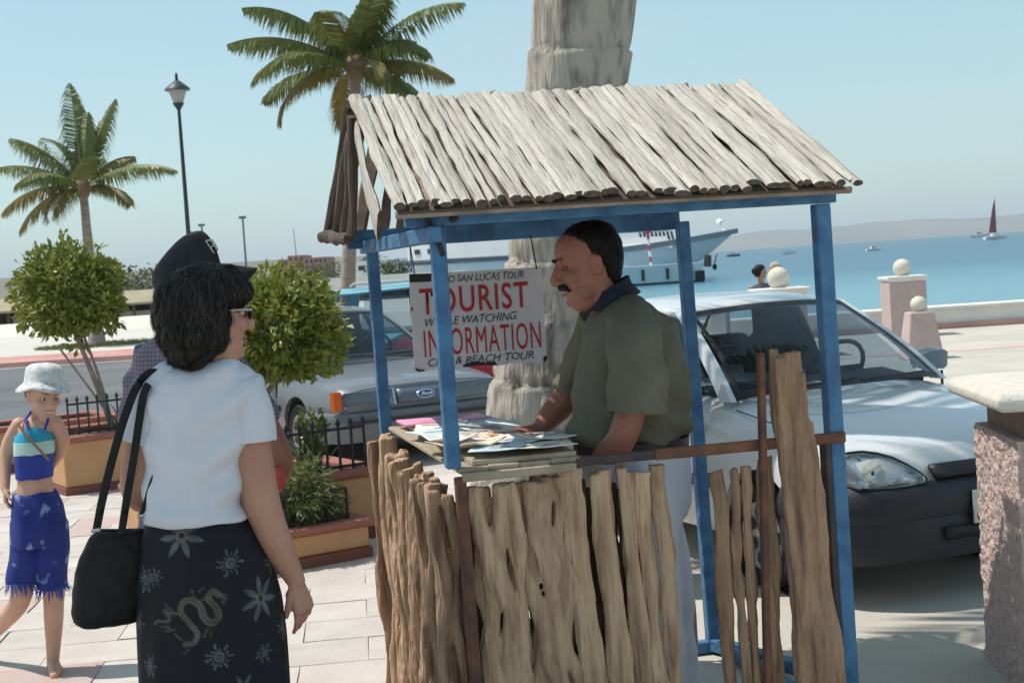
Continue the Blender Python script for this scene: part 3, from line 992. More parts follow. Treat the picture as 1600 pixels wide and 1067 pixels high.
def strand_log(name, x, y, wid, z0, z1, seed, m, n=3, weave=.4, period=.42, r=.026, lean=0.0, taper=1.0, back=True, drop=(), parent=None, vox=.006, depth=.8, ylean=0.0):
    """cactus skeleton: woody strands that part and rejoin round lens shaped holes"""
    rr = random.Random(seed); mb = MB(); H = z1 - z0
    for layer in range(2 if back else 1):
        for k in range(n if layer == 0 else max(1, n - 1)):
            nn_ = n if layer == 0 else max(1, n - 1)
            c0 = 0 if nn_ == 1 else (k / (nn_ - 1) - .5) * 2
            ph = rr.uniform(0, 6.28); per = period * rr.uniform(.75, 1.3); top = z1 - rr.uniform(0, .03) - (drop[k] if layer == 0 and k < len(drop) else 0)
            pts, rad = [], []
            N = 34
            for i in range(N + 1):
                u = i / N; z = z0 + (top - z0) * u
                half = (wid / 2 - r) * (1 + (taper - 1) * (z - z0) / H)
                xx = c0 * half + weave * half * .55 * math.sin(2 * math.pi * z / per + ph) + .0028 * math.sin(z * 15 + ph * 2)
                yy = (.034 * layer) + .012 * math.sin(2 * math.pi * z / per + ph + 1.5) - .010 * (1 - c0 * c0)
                pts.append(Vector((x + lean * (z - z0) / H + xx, y + ylean * (z - z0) / H + yy, z)))
                rad.append(r * (1 + .08 * math.sin(z * 19 + ph) + .06 * math.sin(z * 43 + ph * 3)) * (1 if layer == 0 else .9) * (.72 + .28 * taper ** ((z - z0) / H)))
            mb.tube(pts, rad, 12, flat=depth)
    o = mb.build(name, m, parent or kiosk, True, local=True)
    remesh(o, vox, 1)
    a = vco(o); nrm = vno(o); q = a * np.array((1, 1, .10)) + seed * .37
    d = .0030 * nz(q, 46, seed % 7) + .0022 * nz(q, 105, seed % 5 + 1) + .0022 * nz(a, 22, 2) - .004 * np.clip(nz(a * np.array((1, 1, .3)) + seed, 34, 4) - .55, 0, 1) * 2
    vset(o, a + nrm * d[:, None])
    return o


def lx_at(px, py): return KL(px, py, ly=0.0).x


# front, from the corner post to the man
for k, (px, wd, n_, wv, per, r_, z1, ln, tp) in enumerate((
        (787, 72, 3, .62, .46, .030, 1.03, -.022, 1.05), (866, 76, 4, .66, .42, .0255, 1.03, -.040, .94), (924, 40, 2, .28, .9, .0245, 1.04, -.070, .92), (962, 39, 2, .25, .9, .024, 1.035, -.045, .97),
        (993, 29, 2, .15, .9, .0195, 1.03, -.026, 1.0), (1016, 24, 1, .05, .9, .0285, 1.03, -.020, 1.0), (1039, 23, 1, .05, .9, .027, 1.03, -.014, 1.0))):
    strand_log('wall_log', lx_at(px, 880) + .01, .006 * (k % 2) + .004, wd / 467, -.01, z1, 20 + k, M_log, n_, wv, per, r_, ln, tp, back=n_ > 1)
for k, px in enumerate(range(738, 1022, 17)):  # added inner row, dark to stand for shade behind the front logs
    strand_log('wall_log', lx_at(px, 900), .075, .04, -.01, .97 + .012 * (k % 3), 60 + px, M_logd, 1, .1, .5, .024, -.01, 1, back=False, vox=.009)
# beside the gap: gate leaf
for k, (px, wd, n_, z1, ln) in enumerate(((1131, 25, 2, 1.0, -.012), (1153, 17, 1, 1.01, -.010), (1171, 16, 1, 1.01, -.008), (1207, 27, 2, 1.02, -.004))):
    strand_log('gate_log', lx_at(px, 880) + .004, .02 if k == 3 else 0, wd / 462, -.01, z1, 90 + k, M_logb, n_, .14, .8, .019 if n_ == 1 else .0165, ln, .95, back=False)
strand_log('gate_log', lx_at(1262, 860) + .012, -.066, .172, -.01, 1.37, 120, M_logb, 6, .10, .8, .0215, -.070, .60, True, (.0, .0, .005, .055, .075, .24))
kbar('gate_bar', (lx_at(1176, 1000) + .015, -.045, 0), (lx_at(1180, 552), -.045, KL(1180, 552, ly=-.045).z), .022, .03, M_rust)
# left side, seen edge on
rng = random.Random(9)
for k in range(13):
    yy = .075 + k * .113
    strand_log('wall_log', -.012 + rng.uniform(-.012, .012), yy, rng.choice((.07, .085, .095)), -.01, 1.02 + rng.uniform(-.03, .02) + (.03 if k > 10 else 0), 140 + k, M_log if k % 3 else M_logb, rng.choice((2, 2, 3)), .8, rng.uniform(.35, .6), rng.uniform(.020, .027), rng.uniform(-.03, .005), 1.0, True, vox=.007)
# corner angle under the counter, rails
kbar('corner_angle', (.03, -.008, 0), (.018, -.008, 1.045), .032, .05, M_rust)
kbar('rail', (.02, -.035, 1.047), (.39, -.035, 1.047), .014, .028, M_plank)
kbar('rail', (.39, -.012, 1.06), (.66, -.012, 1.057), .018, .03, M_rustd)
kbar('rail', (.66, -.012, 1.057), (W_ + .03, -.030, 1.057), .02, .036, M_rust)
kbar('gate_stile', (W_ - .032, -.012, .05), (W_ - .036, -.012, 1.04), .02, .05, M_rustd)
p, q = KL(1064, 825, ly=1.2), KL(1090, 1020, ly=1.2)
place_rib('splinter_stick', q, p, .022, .018, M_stick2, kiosk, 901, up=(0, -1, 0), rows=10, wob=.006)
p, q = KL(1072, 850, ly=1.24), KL(1084, 1030, ly=1.24)
place_rib('splinter_stick', q, p, .02, .016, M_stick2, kiosk, 902, up=(0, -1, 0), rows=10, wob=.006)
# counter along the left side
for k in range(4):
    mb = MB(); w = .098
    mb.box((.012 + w / 2 + k * .1, .70, 1.066 + .002 * (k % 2)), (w, 1.44, .016))
    bevel(mb.build('counter_plank', M_plank, kiosk, False, local=True), .003, 1)
mb = MB(); mb.box((.22, .70, 1.051), (.37, 1.40, .012)); mb.build('counter_underboard', M_edge, kiosk, False, local=True)
mb = MB(); mb.box((.235, .66, 1.0835), (.34, 1.30, .014)); mb.build('counter_tray', M_plank, kiosk, False, local=True)
# strap at the corner post
mb = MB(); mb.tube([KL(668, 342, ly=-.03), KL(683, 372, ly=-.03), KL(693, 400, ly=-.028)], .008, 6, flat=.4); mb.build('strap', M_gunk, kiosk, local=True)
mb = MB(); mb.ell(KL(709, 341, ly=-.03), (.014, .01, .014)); mb.build('bolt', M_gunk, kiosk, local=True)

# ------------------------------------------------------------------ papers on the counter
M_p = {}
for nm, c in (('white', (.66, .66, .64)), ('pink', (.66, .27, .43)), ('blue', (.50, .62, .68)), ('cream', (.66, .58, .44)), ('orange', (.72, .22, .04)), ('grey', (.42, .44, .47))):
    m_ = mat('paper_' + nm, c, .6, tuple(min(.9, q * 1.12) for q in c), 14, 2)
    M_p[nm] = m_
M_ink = mat('printed_ink', (.20, .24, .32), .7); M_ink2 = mat('orange_ink', (.55, .20, .06), .7)


def paper(lx, ly, z, w, d, rz, colr, lab, seed, lift=.012, thick=.002, ink=0, group='leaflets spread on the booth counter', cat='leaflet', name='leaflet'):
    P0 = KM @ Vector((lx, ly, z))
    t = thing(name, lab, cat, P0, KR + rz, group)
    mb = MB(); r_ = random.Random(seed); a, b, c = r_.uniform(0, 6), r_.uniform(0, 6), r_.uniform(.5, 1)

    def hgt(x, y): return lift * (.5 + .5 * math.sin(a + x * 9 * c + y * 5)) * (abs(x / w) + abs(y / d)) ** 1.5
    mb.grid(lambda u, v: Vector(((u - .5) * w, (v - .5) * d, hgt((u - .5) * w, (v - .5) * d) + thick)), 9, 9)
    o = mb.build('sheet', M_p[colr], t, local=True, fixn=False); bake(o, ('SOLIDIFY', dict(thickness=thick, offset=-1)))
    for k in range(ink):
        y0 = -.36 + .76 * (k + .5) / ink; wd = r_.uniform(.3, .75); x0 = -.38 + r_.uniform(0, .76 - wd * .76)
        hgt_k = r_.uniform(.03, .07)
        mb = MB(); mb.grid(lambda u, v: Vector(((x0 + u * wd * .8) * w, (y0 + v * hgt_k) * d, hgt((x0 + u * wd * .8) * w, (y0 + v * hgt_k) * d) + thick + .0012)), 7, 3)
        mb.build('print_block', M_ink if k % 3 else M_ink2, t, local=True, fixn=False)
    return t


pz = 1.0915
spec = [(.21, 1.24, .34, .22, .05, 'pink', 'bright pink magazine at the back of the counter', .004, 3, .012),
        (.30, 1.02, .24, .30, .25, 'blue', 'pale blue leaflet lying in front of the pink magazine', .008, 2, .003),
        (.15, .98, .20, .28, -.2, 'white', 'white leaflet near the back left of the counter', .008, 4, .003),
        (.28, .80, .26, .32, -.15, 'white', 'open white newspaper in the middle of the counter', .012, 6, .005),
        (.13, .76, .20, .28, .3, 'blue', 'pale blue folder beside the middle newspaper', .01, 2, .004),
        (.31, .60, .22, .28, .1, 'grey', 'grey printed sheet under the orange flyer', .006, 5, .002),
        (.30, .47, .11, .13, .5, 'orange', 'small orange flyer on the pile of papers', .012, 0, .002),
        (.15, .52, .22, .26, -.1, 'cream', 'cream leaflet with orange bars beside the corner post', .012, 4, .003),
        (.33, .33, .22, .28, -.3, 'white', 'white leaflet by the man, edge hanging over the counter', .014, 5, .003),
        (.22, .25, .24, .24, .2, 'white', 'crumpled white sheet at the front of the counter', .02, 4, .003),
        (.33, .15, .16, .2, -.1, 'cream', 'cream card at the front right of the counter', .012, 3, .003),
        (.09, .22, .16, .22, .6, 'cream', 'creased cream paper sticking out beside the blue corner post', .03, 1, .003),
        (.30, .08, .20, .17, .15, 'white', 'white price list at the very front of the counter', .012, 5, .003),
        (.17, .10, .17, .19, -.35, 'blue', 'pale blue sheet at the front of the counter by the post', .012, 3, .003),
        (.37, .24, .14, .2, .1, 'white', 'white sheet sticking out toward the man hands', .012, 4, .003),
        (.06, .36, .14, .2, .2, 'white', 'torn white paper over the left counter edge', .03, 1, .003)]
for k, (lx_, ly_, w_, d_, rz_, c_, lab_, lift_, ink_, th_) in enumerate(spec):
    paper(lx_, ly_, pz + .0016 * k, w_, d_, rz_, c_, lab_, 30 + k, lift_, th_, ink_)

# ------------------------------------------------------------------ the sign
sTL, sTR, sBR, sBL = [KL(x, y, ly=1.36) for x, y in ((640, 429), (848, 417), (853, 565), (648, 581))]
sw = ((sTR - sTL).length + (sBR - sBL).length) / 2; shh = ((sTL - sBL).length + (sTR - sBR).length) / 2
sc_ = (sTL + sTR + sBR + sBL) / 4
sang = math.atan2(((sTR - sTL).z + (sBR - sBL).z) / 2, sw)
M_sign = mat('white_sign_board', (.62, .60, .60), .6, (.54, .52, .53), 6, 5)
M_red = mat('red_lettering', (.40, .018, .03), .6)
M_blk = mat('black_lettering', (.05, .05, .06), .7)
sign = thing('hanging_sign', 'white TOURIST INFORMATION board hanging behind the blue corner post', 'sign', KM @ (sc_ - Vector((0, 0, shh / 2))), KR)
SM = ROOT_M[sign.name]
tilt = Matrix.Rotation(-sang, 4, 'Y')


def S(u, v, off=0.0):
    return Vector((0, 0, shh / 2)) + tilt @ Vector(((u - .5) * sw, -off, (.5 - v) * shh))


mb = MB()
outl = [(.0, .03), (.03, .0), (.97, 0), (1.0, .03), (1.0, .96), (.985, 1.0), (.72, .985), (.66, 1.0), (.5, .98), (.3, .99), (.02, 1.0), (0, .97)]
mb.prism(outl, 0, -.012, lambda a, b, t: S(a, b, t))
mb.build('board', M_sign, sign, False, local=True)
for o_ in ([(0.0, -.005), (.165, .0), (.16, .085), (0, .08)], [(.36, .965), (.47, .935), (.52, .96), (.6, .955), (.62, 1.0), (.5, .985), (.36, .99)], [(.0, .955), (.03, .98), (.07, .985), (.07, 1.0), (.02, 1.005), (0, .975)], [(.975, .945), (1.002, .93), (1.002, .97), (.985, 1.002), (.97, .99)], [(.15, .195), (.225, .195), (.225, .235), (.15, .235)], [(0, .33), (.012, .34), (.012, .37), (0, .375)], [(.2, .98), (.27, .97), (.26, .995), (.2, .995)]):
    mb = MB(); mb.prism(o_, .0012, .0030, lambda a, b, t: S(a, b, t)); mb.build('worn_patch', M_gunk, sign, False, local=True)


def lettering(name, txt, u0, u1, v0, v1, m, bold=.02, shear=0.0, space=1.0, rot=0.0, jitter=0.0, parent=None):
    cu = bpy.data.curves.new(name, 'FONT'); cu.body = txt; cu.offset = bold; cu.shear = shear; cu.space_character = space; cu.resolution_u = 3
    tmp = bpy.data.objects.new(name, cu); scene.collection.objects.link(tmp)
    dg = bpy.context.evaluated_depsgraph_get(); dg.update()
    me = bpy.data.meshes.new_from_object(tmp.evaluated_get(dg))
    bpy.data.objects.remove(tmp); bpy.data.curves.remove(cu)
    n_ = len(me.vertices); a = np.empty(n_ * 3); me.vertices.foreach_get('co', a); a = a.reshape(-1, 3)
    mn, mx_ = a.min(0), a.max(0)
    out = np.empty_like(a)
    for i in range(n_):
        fu = (a[i, 0] - mn[0]) / (mx_[0] - mn[0]); fv = (a[i, 1] - mn[1]) / (mx_[1] - mn[1])
        jj = jitter * math.sin(fu * 37) + jitter * .6 * math.sin(fu * 83 + 1)
        out[i] = S(u0 + (u1 - u0) * fu, v1 + (v0 - v1) * fv + rot * (fu - .5) + jj, .0022)
    me.vertices.foreach_set('co', out.ravel()); me.update()
    me.materials.clear(); me.materials.append(m)
    o = bpy.data.objects.new(name, me); scene.collection.objects.link(o); o.parent = parent or sign
    return o


lettering('lettering', 'CABO SAN LUCAS TOUR', .17, .86, .03, .105, M_blk, .004, .25, jitter=.005)
lettering('lettering', 'TOURIST', .065, .885, .145, .42, M_red, .012, 0, 1.12, rot=-.012)
lettering('lettering', 'WHALE WATCHING', .095, .79, .455, .54, M_blk, .003, .3, jitter=.005, rot=-.01)
lettering('lettering', 'INFORMATION', .078, .963, .575, .855, M_red, 0.0, 0, 1.10, rot=-.012)
lettering('lettering', 'CITY & BEACH TOUR', .10, .90, .875, .955, M_blk, .004, .25, jitter=.005)
for u in (.04, .96):
    mb = MB(); a = S(u, .02, .005); mb.tube([a, Vector((a.x, D_ - 1.36, 1.86 - (KI @ (SM @ Vector((0, 0, 0)))).z))], .003, 5)
    mb.build('hanging_wire', M_gunk, sign, local=True)
# ================================================================== CARS
def glass_mat(name, tint=(.55, .62, .66)):
    m = bpy.data.materials.new(name); m.use_nodes = True
    nt = m.node_tree; nt.nodes.clear(); N = nt.nodes.new; L = nt.links.new
    o = N('ShaderNodeOutputMaterial'); mx = N('ShaderNodeMixShader'); tr = N('ShaderNodeBsdfTransparent'); gl = N('ShaderNodeBsdfGlossy')
    tr.inputs[0].default_value = (*tint, 1); gl.inputs['Roughness'].default_value = .02
    ge = N('ShaderNodeNewGeometry'); dt = N('ShaderNodeVectorMath'); dt.operation = 'DOT_PRODUCT'
    L(ge.outputs['Incoming'], dt.inputs[0]); L(ge.outputs['Normal'], dt.inputs[1])
    prev = dt.outputs['Value']
    for op, val, first in (('ABSOLUTE', None, True), ('SUBTRACT', 1.0, False), ('POWER', 5.0, True), ('MULTIPLY_ADD', .95, True)):
        n = N('ShaderNodeMath'); n.operation = op
        if first:
            L(prev, n.inputs[0])
            if val is not None: n.inputs[1].default_value = val
        else:
            n.inputs[0].default_value = val; L(prev, n.inputs[1])
        if op == 'MULTIPLY_ADD': n.inputs[2].default_value = .05
        prev = n.outputs[0]
    L(prev, mx.inputs[0]); L(tr.outputs[0], mx.inputs[1]); L(gl.outputs[0], mx.inputs[2]); L(mx.outputs[0], o.inputs[0])
    return m


M_glass = glass_mat('car_glass')
M_lens = glass_mat('lamp_lens', (.88, .9, .9))
M_tyre = mat('tyre_rubber', (.018, .018, .019), .85, spec=.3)
M_hub = mat('hubcap', (.45, .46, .47), .35, metal=.6)
M_chrome = mat('reflector', (.75, .76, .77), .18, metal=1.0)
M_trimb = mat('black_trim', (.018, .018, .02), .5)
M_seat = mat('car_seat', (.06, .065, .085), .9, (.04, .045, .06), 20, 3)
M_dash = mat('dashboard', (.035, .04, .055), .7)
M_orange = mat('amber_lens', (.50, .10, .02), .25)
M_bump = mat('bumper_plastic', (.030, .032, .040), .5, (.038, .04, .05), 3, 3)
M_under = mat('underside', (.012, .012, .012), .95)


def car(name, label, loc, ang, P, paint, bumper=None, detail=True, group='cars parked behind the booth'):
    """x forward from the front bumper (x=0), y to the car's left, z up; ang: heading turned from -Y towards +X"""
    rz = -math.pi / 2 + ang
    t = thing(name, label, P.get('cat', 'car'), loc, rz, group)
    Lh, hw = P['L'], P['W'] / 2
    st = P['stations']
    rings = []
    NH = 12

    def sect(x, zt, zs, w, zb):
        h = hw * w
        pts = [(0, zb), (h * .70, zb), (h * .90, zb + .03), (h * .965, zb + .10), (h * .992, zb + .22), (h, .50 * (zs + zb) + .05), (h * .985, zs - .10), (h * .962, zs - .035), (h * .90, zs + .35 * (zt - zs)), (h * .72, zs + .74 * (zt - zs)), (h * .42, zs + .94 * (zt - zs)), (0, zt)]
        return [Vector((-x, y, z)) for y, z in pts] + [Vector((-x, -y, z)) for y, z in reversed(pts[1:-1])]
    # dense stations by interpolation
    xs_ = [s[0] for s in st]
    for x in np.unique(np.concatenate([np.array(xs_), np.linspace(xs_[0], xs_[-1], 46)])):
        v = [float(np.interp(x, xs_, [s[k] for s in st])) for k in range(1, 5)]
        rings.append(sect(float(x), *v))
    mb = MB(); mb.loft(rings)
    body = mb.build('body', paint, t, True, local=True, autos=38)
    # wheel arches cut out
    wr = P['wr']; ax = [P['ax'][0], P['ax'][1]]
    cut = MB()
    for a in ax:
        for s_ in (-1, 1):
            cut.tube([(-a, s_ * (hw + .2), wr - .01), (-a, s_ * (hw - .26), wr - .01)], wr * 1.16, 28)
    co = cut.build('cut', paint, None, False); co.parent = t
    bpy.context.view_layer.update()
    bake(body, ('BOOLEAN', dict(operation='DIFFERENCE', object=co, solver='EXACT')))
    bpy.data.objects.remove(co)
    body.data.set_sharp_from_angle(angle=R(38))
    # wheels
    for a in ax:
        for s_ in (-1, 1):
            yo = s_ * (hw - .03); yi = s_ * (hw - .21)
            rw = wr - .02
            Mx = Matrix.Rotation(s_ * -math.pi / 2, 4, 'X')
            mb = MB(); mb.lathe([(rw * .62, -.1), (rw * .9, -.1), (rw, -.075), (rw * 1.02, 0), (rw, .075), (rw * .93, .1), (rw * .66, .09), (rw * .62, .06)], (-a, (yo + yi) / 2, rw * 1.02), 30, Mx)
            wh = mb.build('wheel', M_tyre, t, True, local=True)
            mb = MB(); mb.lathe([(0, .03), (rw * .15, .085), (rw * .3, .075), (rw * .55, .085), (rw * .645, .098), (rw * .66, .07), (rw * .3, .02), (0, .02)], (-a, (yo + yi) / 2, rw * 1.02), 30, Mx)
            mb.build('rim', M_hub, wh, True, local=True)
            if detail:
                for k in range(7):
                    an = k * 2 * math.pi / 7
                    mb = MB(); q = Vector((-a + .44 * rw * math.cos(an), s_ * (hw - .031), rw * 1.02 + .44 * rw * math.sin(an)))
                    mb.ell(q, (.035, .012, .035), None, 10, 6); mb.build('rim_hole', M_trimb, wh, True, local=True)
            mb = MB(); mb.lathe([(wr * 1.13, -.13), (wr * 1.13, .12), (0, -.131)], (-a, s_ * (hw - .16), wr - .01), 24, Mx); mb.build('arch_liner', M_under, t, True, local=True)
    # greenhouse
    g = P['gh']
    yb, yr, zb_, zr = g['yb'], g['yr'], g['zb'], g['zr']
    fb, fr_, rr_, rb = g['fb'], g['fr'], g['rr'], g['rb']
    cr_ = g.get('crown', .035)

    def roofp(u, v):        # u 0 front..1 rear, v -1..1
        x = fr_ + (rr_ - fr_) * u
        sl = g.get('rearz', -.03)
        z = zr + cr_ * (1 - v * v) * .9 + .04 * math.sin(math.pi * min(1, u * 1.1)) + (sl * max(0, (u - .6) / .4) ** 2) - .022 * abs(v) ** 6 - .02 * max(0, (.08 - u) / .08)
        bow = g.get('bow', .10)
        xx = x - (bow * (1 - v * v) * (1 - u) if u < .5 else -bow * (1 - v * v) * u * .6)
        return Vector((-xx, v * (yr + .02 * math.sin(math.pi * u)), z))
    mb = MB(); mb.grid(lambda u, v: roofp(u, v * 2 - 1), 24, 25)
    rf = mb.build('roof', paint, t, True, local=True); bake(rf, ('SOLIDIFY', dict(thickness=.03, offset=-1)))
    bowb = g.get('bowb', .16)

    def shield(u, v, front=True, inset=0.0):   # u across -1..1 , v 0 base .. 1 roof
        xb_ = fb if front else rb; xr = fr_ if front else rr_
        y = u * ((yb - inset) + (yr - yb) * v)
        sgn = -1 if front else 1
        x = xb_ + (xr - xb_) * v
        bow = bowb + (g.get('bow', .10) * (1 if front else .6) - bowb) * v
        x = x + sgn * bow * (1 - u * u) - (.05 * math.sin(math.pi * v) if front else -.04 * math.sin(math.pi * v))
        z = zb_ + (zr - .012 - zb_) * v + (cr_ * .9 * (1 - u * u)) * v + (g.get('cowl', .03) * (1 - u * u)) * (1 - v)
        return Vector((-x, y, z))
    for front, nm in ((True, 'windscreen'), (False, 'rear_window')):
        mb = MB(); mb.grid(lambda u, v: shield(u * 1.84 - .92, .05 + .90 * v, front), 17, 9)
        mb.build(nm, M_glass, t, True, local=True, fixn=False)
        # black band round the glass
        mb = MB()
        for (u0, u1, v0, v1) in ((-.94, .94, .0, .06), (-.94, .94, .94, .985), (-.945, -.905, .0, .985), (.905, .945, .0, .985)):
            mb.grid(lambda u, v: shield(u0 + (u1 - u0) * u, v0 + (v1 - v0) * v, front) + Vector((.003 if front else -.003, 0, .003)), 17, 5)
        o = mb.build(nm + '_seal', M_trimb, t, True, local=True, fixn=False); o['kind'] = 'stuff'
    for s_ in (-1, 1):
        def pil(x0, x1, w0, w1, nm, fr2=False):
            mb = MB(); rg = []
            for k in range(9):
                v = k / 8
                x = x0 + (x1 - x0) * v - (.05 * math.sin(math.pi * v) if nm == 'front_pillar' else (-.04 * math.sin(math.pi * v) if nm == 'rear_pillar' else 0))
                y = s_ * (yb + (yr - yb) * v + .014 * math.sin(math.pi * v)); z = zb_ - .01 + (zr + .004 - zb_) * v
                w = w0 + (w1 - w0) * v
                rg.append([Vector((-x + w / 2, y - s_ * .03, z)), Vector((-x + w / 2, y + s_ * .005, z)), Vector((-x - w / 2, y + s_ * .012, z)), Vector((-x - w / 2, y - s_ * .03, z))])
            mb.loft(rg); mb.build(nm, paint if nm != 'door_pillar' else M_trimb, t, True, local=True)
        pil(fb + .02, fr_ + .03, .10, .07, 'front_pillar')
        for bp in g.get('pillars', []):
            pil(bp, bp + .05, .09, .07, 'door_pillar')
        pil(rb - g.get('cw', .12), rr_ - .02, g.get('cw', .12) * 2.2, .12, 'rear_pillar')
        # side glass
        xs2 = [fb + .12] + list(g.get('pillars', [])) + [rb - .16]
        for a, b in zip(xs2[:-1], xs2[1:]):
            def sg(u, v):
                def xat(x, v):
                    f = (x - fb) / (rb - fb)
                    return x + ((fr_ - fb) * (1 - f) + (rr_ - rb) * f) * v
                x = xat(a + .03 + (b - a - .06) * u, v * .93)
                return Vector((-x, s_ * (yb - .012 + (yr - yb) * v * .95 + .012 * math.sin(math.pi * v)), zb_ + .0 + (zr - zb_) * v * .95))
            mb = MB(); mb.grid(sg, 6, 6); mb.build('side_window', M_glass, t, True, local=True, fixn=False)
        # door mirror
        mx_ = fb + .28
        mb = MB(); mb.loft([[Vector((-mx_ + dx * q, s_ * (yb + off), zb_ + .075 + dz * q)) for dx, dz in ((.07, -.055), (.08, .05), (.02, .065), (-.04, .055), (-.04, -.055))] for off, q in ((.02, .35), (.06, .7), (.10, 1), (.19, 1.05), (.235, .75))])
        mi = mb.build('door_mirror', P.get('mirror', paint), t, True, local=True, autos=60)
        mb = MB(); mb.box((-mx_ - .05, s_ * (yb + .145), zb_ + .07), (.012, .15, .09)); mb.build('mirror_glass', M_chrome, mi, False, local=True)
        # door lines and handle, sill moulding
        for dx in [fb + .10] + list(g.get('pillars', [])):
            mb = MB(); mb.box((-dx - .02, s_ * (hw * .993), (zb_ + .30) / 2 + .06), (.010, .012, zb_ - .38)); mb.build('door_seam', M_trimb, t, False, local=True)
        for dx in list(g.get('pillars', [])):
            mb = MB(); mb.box((-dx + .16, s_ * (hw * .992), zb_ - .13), (.16, .03, .035)); bevel(mb.build('door_handle', M_trimb, t, False, local=True), .006)
        mb = MB(); mb.box((-(ax[0] + ax[1]) / 2, s_ * (hw * 1.0), .50), (ax[1] - ax[0] - 2.6 * wr, .025, .06)); bevel(mb.build('side_moulding', P.get('mould', M_trimb), t, False, local=True), .006)
    # inside
    mb = MB(); mb.box((-(fb + rb) / 2 - .05, 0, zb_ - .22), (rb - fb - .3, 2 * yb - .14, .06)); mb.build('cabin_floor', M_dash, t, False, local=True)
    mb = MB(); mb.loft([[Vector((-(fb + x), s2 * (yb - .08), z)) for x, z in ((.10, zb_ - .25), (.06, zb_ + .0), (.42, zb_ + .045), (.5, zb_ - .25))] for s2 in (-1, 1)]); ds = mb.build('dashboard', M_dash, t, True, local=True)
    for s2 in (-1, 1):
        mb = MB(); x0 = fb + .95
        mb.loft([[Vector((-(x0 + a + dx), s2 * .36 + yy * w, zb_ + z)) for dx, yy in ((0, -1), (.0, 1), (.12, 1), (.12, -1))] for a, z, w in ((0, -.25, .24), (.03, .0, .25), (.07, .20, .22), (.09, .26, .13), (.10, .28, .12), (.12, .40, .11), (.13, .43, .08))])
        mb.build('seat', M_seat, t, True, local=True)
    mb = MB(); mb.box((-(fb + 1.75), 0, zb_ + .03), (.14, 2 * yb - .3, .40)); bevel(mb.build('rear_seat', M_seat, t, False, local=True), .04)
    mb = MB(); swc = Vector((-(fb + .52), .36, zb_ + .05)); n_ = 22
    mb.tube([swc + Vector((.10 * math.sin(2 * math.pi * k / n_), .19 * math.cos(2 * math.pi * k / n_), .165 * math.sin(2 * math.pi * k / n_))) for k in range(n_ + 1)], .014, 7, cap=False)
    mb.tube([swc + Vector((0, -.18, 0)), swc, swc + Vector((0, .18, 0))], .018, 6); mb.tube([swc, swc + Vector((.2, 0, -.1))], .03, 6)
    mb.build('steering_wheel', M_trimb, t, True, local=True)
    mb = MB(); mb.box((-(fr_ - .12 + .02), 0, zr - .09), (.03, .22, .06)); bevel(mb.build('rear_view_mirror', M_trimb, t, False, local=True), .01)
    if detail:
        for s2, y0 in ((1, -.02), (1, -.55)):
            mb = MB(); pts = [shield((y0 + q * .52) / yb, .012 + .07 * q * .4, True) + Vector((.025, 0, .018)) for q in np.linspace(0, 1, 6)]; mb.tube(pts, .007, 6); mb.build('wiper', M_trimb, t, True, local=True)
    # bumper as a plan curve with a profile
    bm_ = bumper or M_bump
    bp_ = P['bumper']     # z0,z1,bulge
    plan = P['plan']
    pl = [(x, y) for x, y in plan] + [(x, -y) for x, y in reversed(plan[:-1])]
    # smooth the plan
    arr = np.array(pl, float); tt = np.linspace(0, 1, len(arr)); tq = np.linspace(0, 1, 41)
    arr = np.stack([np.interp(tq, tt, arr[:, 0]), np.interp(tq, tt, arr[:, 1])], 1)
    for _ in range(3): arr[1:-1] = .25 * arr[:-2] + .5 * arr[1:-1] + .25 * arr[2:]
    rg = []
    for k, (x, y) in enumerate(arr):
        tn = arr[min(k + 1, 40)] - arr[max(k - 1, 0)]; nn_ = np.array([-tn[1], tn[0]]); nn_ /= np.linalg.norm(nn_)
        if nn_[0] > 0 and abs(y) < .5: nn_ = -nn_
        if (nn_[1] * y) < 0: nn_ = -nn_
        ring = []
        for off, z in bp_:
            ring.append(Vector((-(x + nn_[0] * off), y + nn_[1] * off, z)))
        rg.append(ring)
    mb = MB(); mb.loft(rg); mb.build('bumper', bm_, t, True, local=True, autos=30)
    return t


def on_nose(P, y, z):
    """x of the front surface at lateral y"""
    pl = P['plan']; ys = [p_[1] for p_ in pl][::-1]; xs2 = [p_[0] for p_ in pl][::-1]
    return -float(np.interp(abs(y), ys, xs2))


def lamp_patch(t, P, outline, zc, depth, m_in, m_lens, nm, dx=.0, lean=.25, bulge=.03, nose=None):
    """lamp set into the nose: bright bowl, lens over it; outline of (y, z) points"""
    c = Vector((sum(p_[0] for p_ in outline) / len(outline), sum(p_[1] for p_ in outline) / len(outline)))
    f = nose or (lambda y, z: on_nose(P, y, z) - lean * (z - zc) + dx)

    def layer(q, off): return [Vector((f(c.x + (y - c.x) * q, c.y + (z - c.y) * q) + off, c.x + (y - c.x) * q, c.y + (z - c.y) * q)) for y, z in outline]
    mb = MB(); mb.loft([layer(1.0, -.02), layer(1.0, .008), layer(.93, .012), layer(.9, -.015), layer(.6, -depth * .7), layer(.12, -depth)], cap=True)
    bw = mb.build(nm, m_in, t, True, local=True, autos=50)
    mb = MB(); mb.loft([layer(.99, .010), layer(.9, .010 + bulge * .6), layer(.6, .010 + bulge), layer(.15, .012 + bulge)], cap=True)
    mb.build('lens', m_lens, bw, True, local=True, autos=50)
    return bw


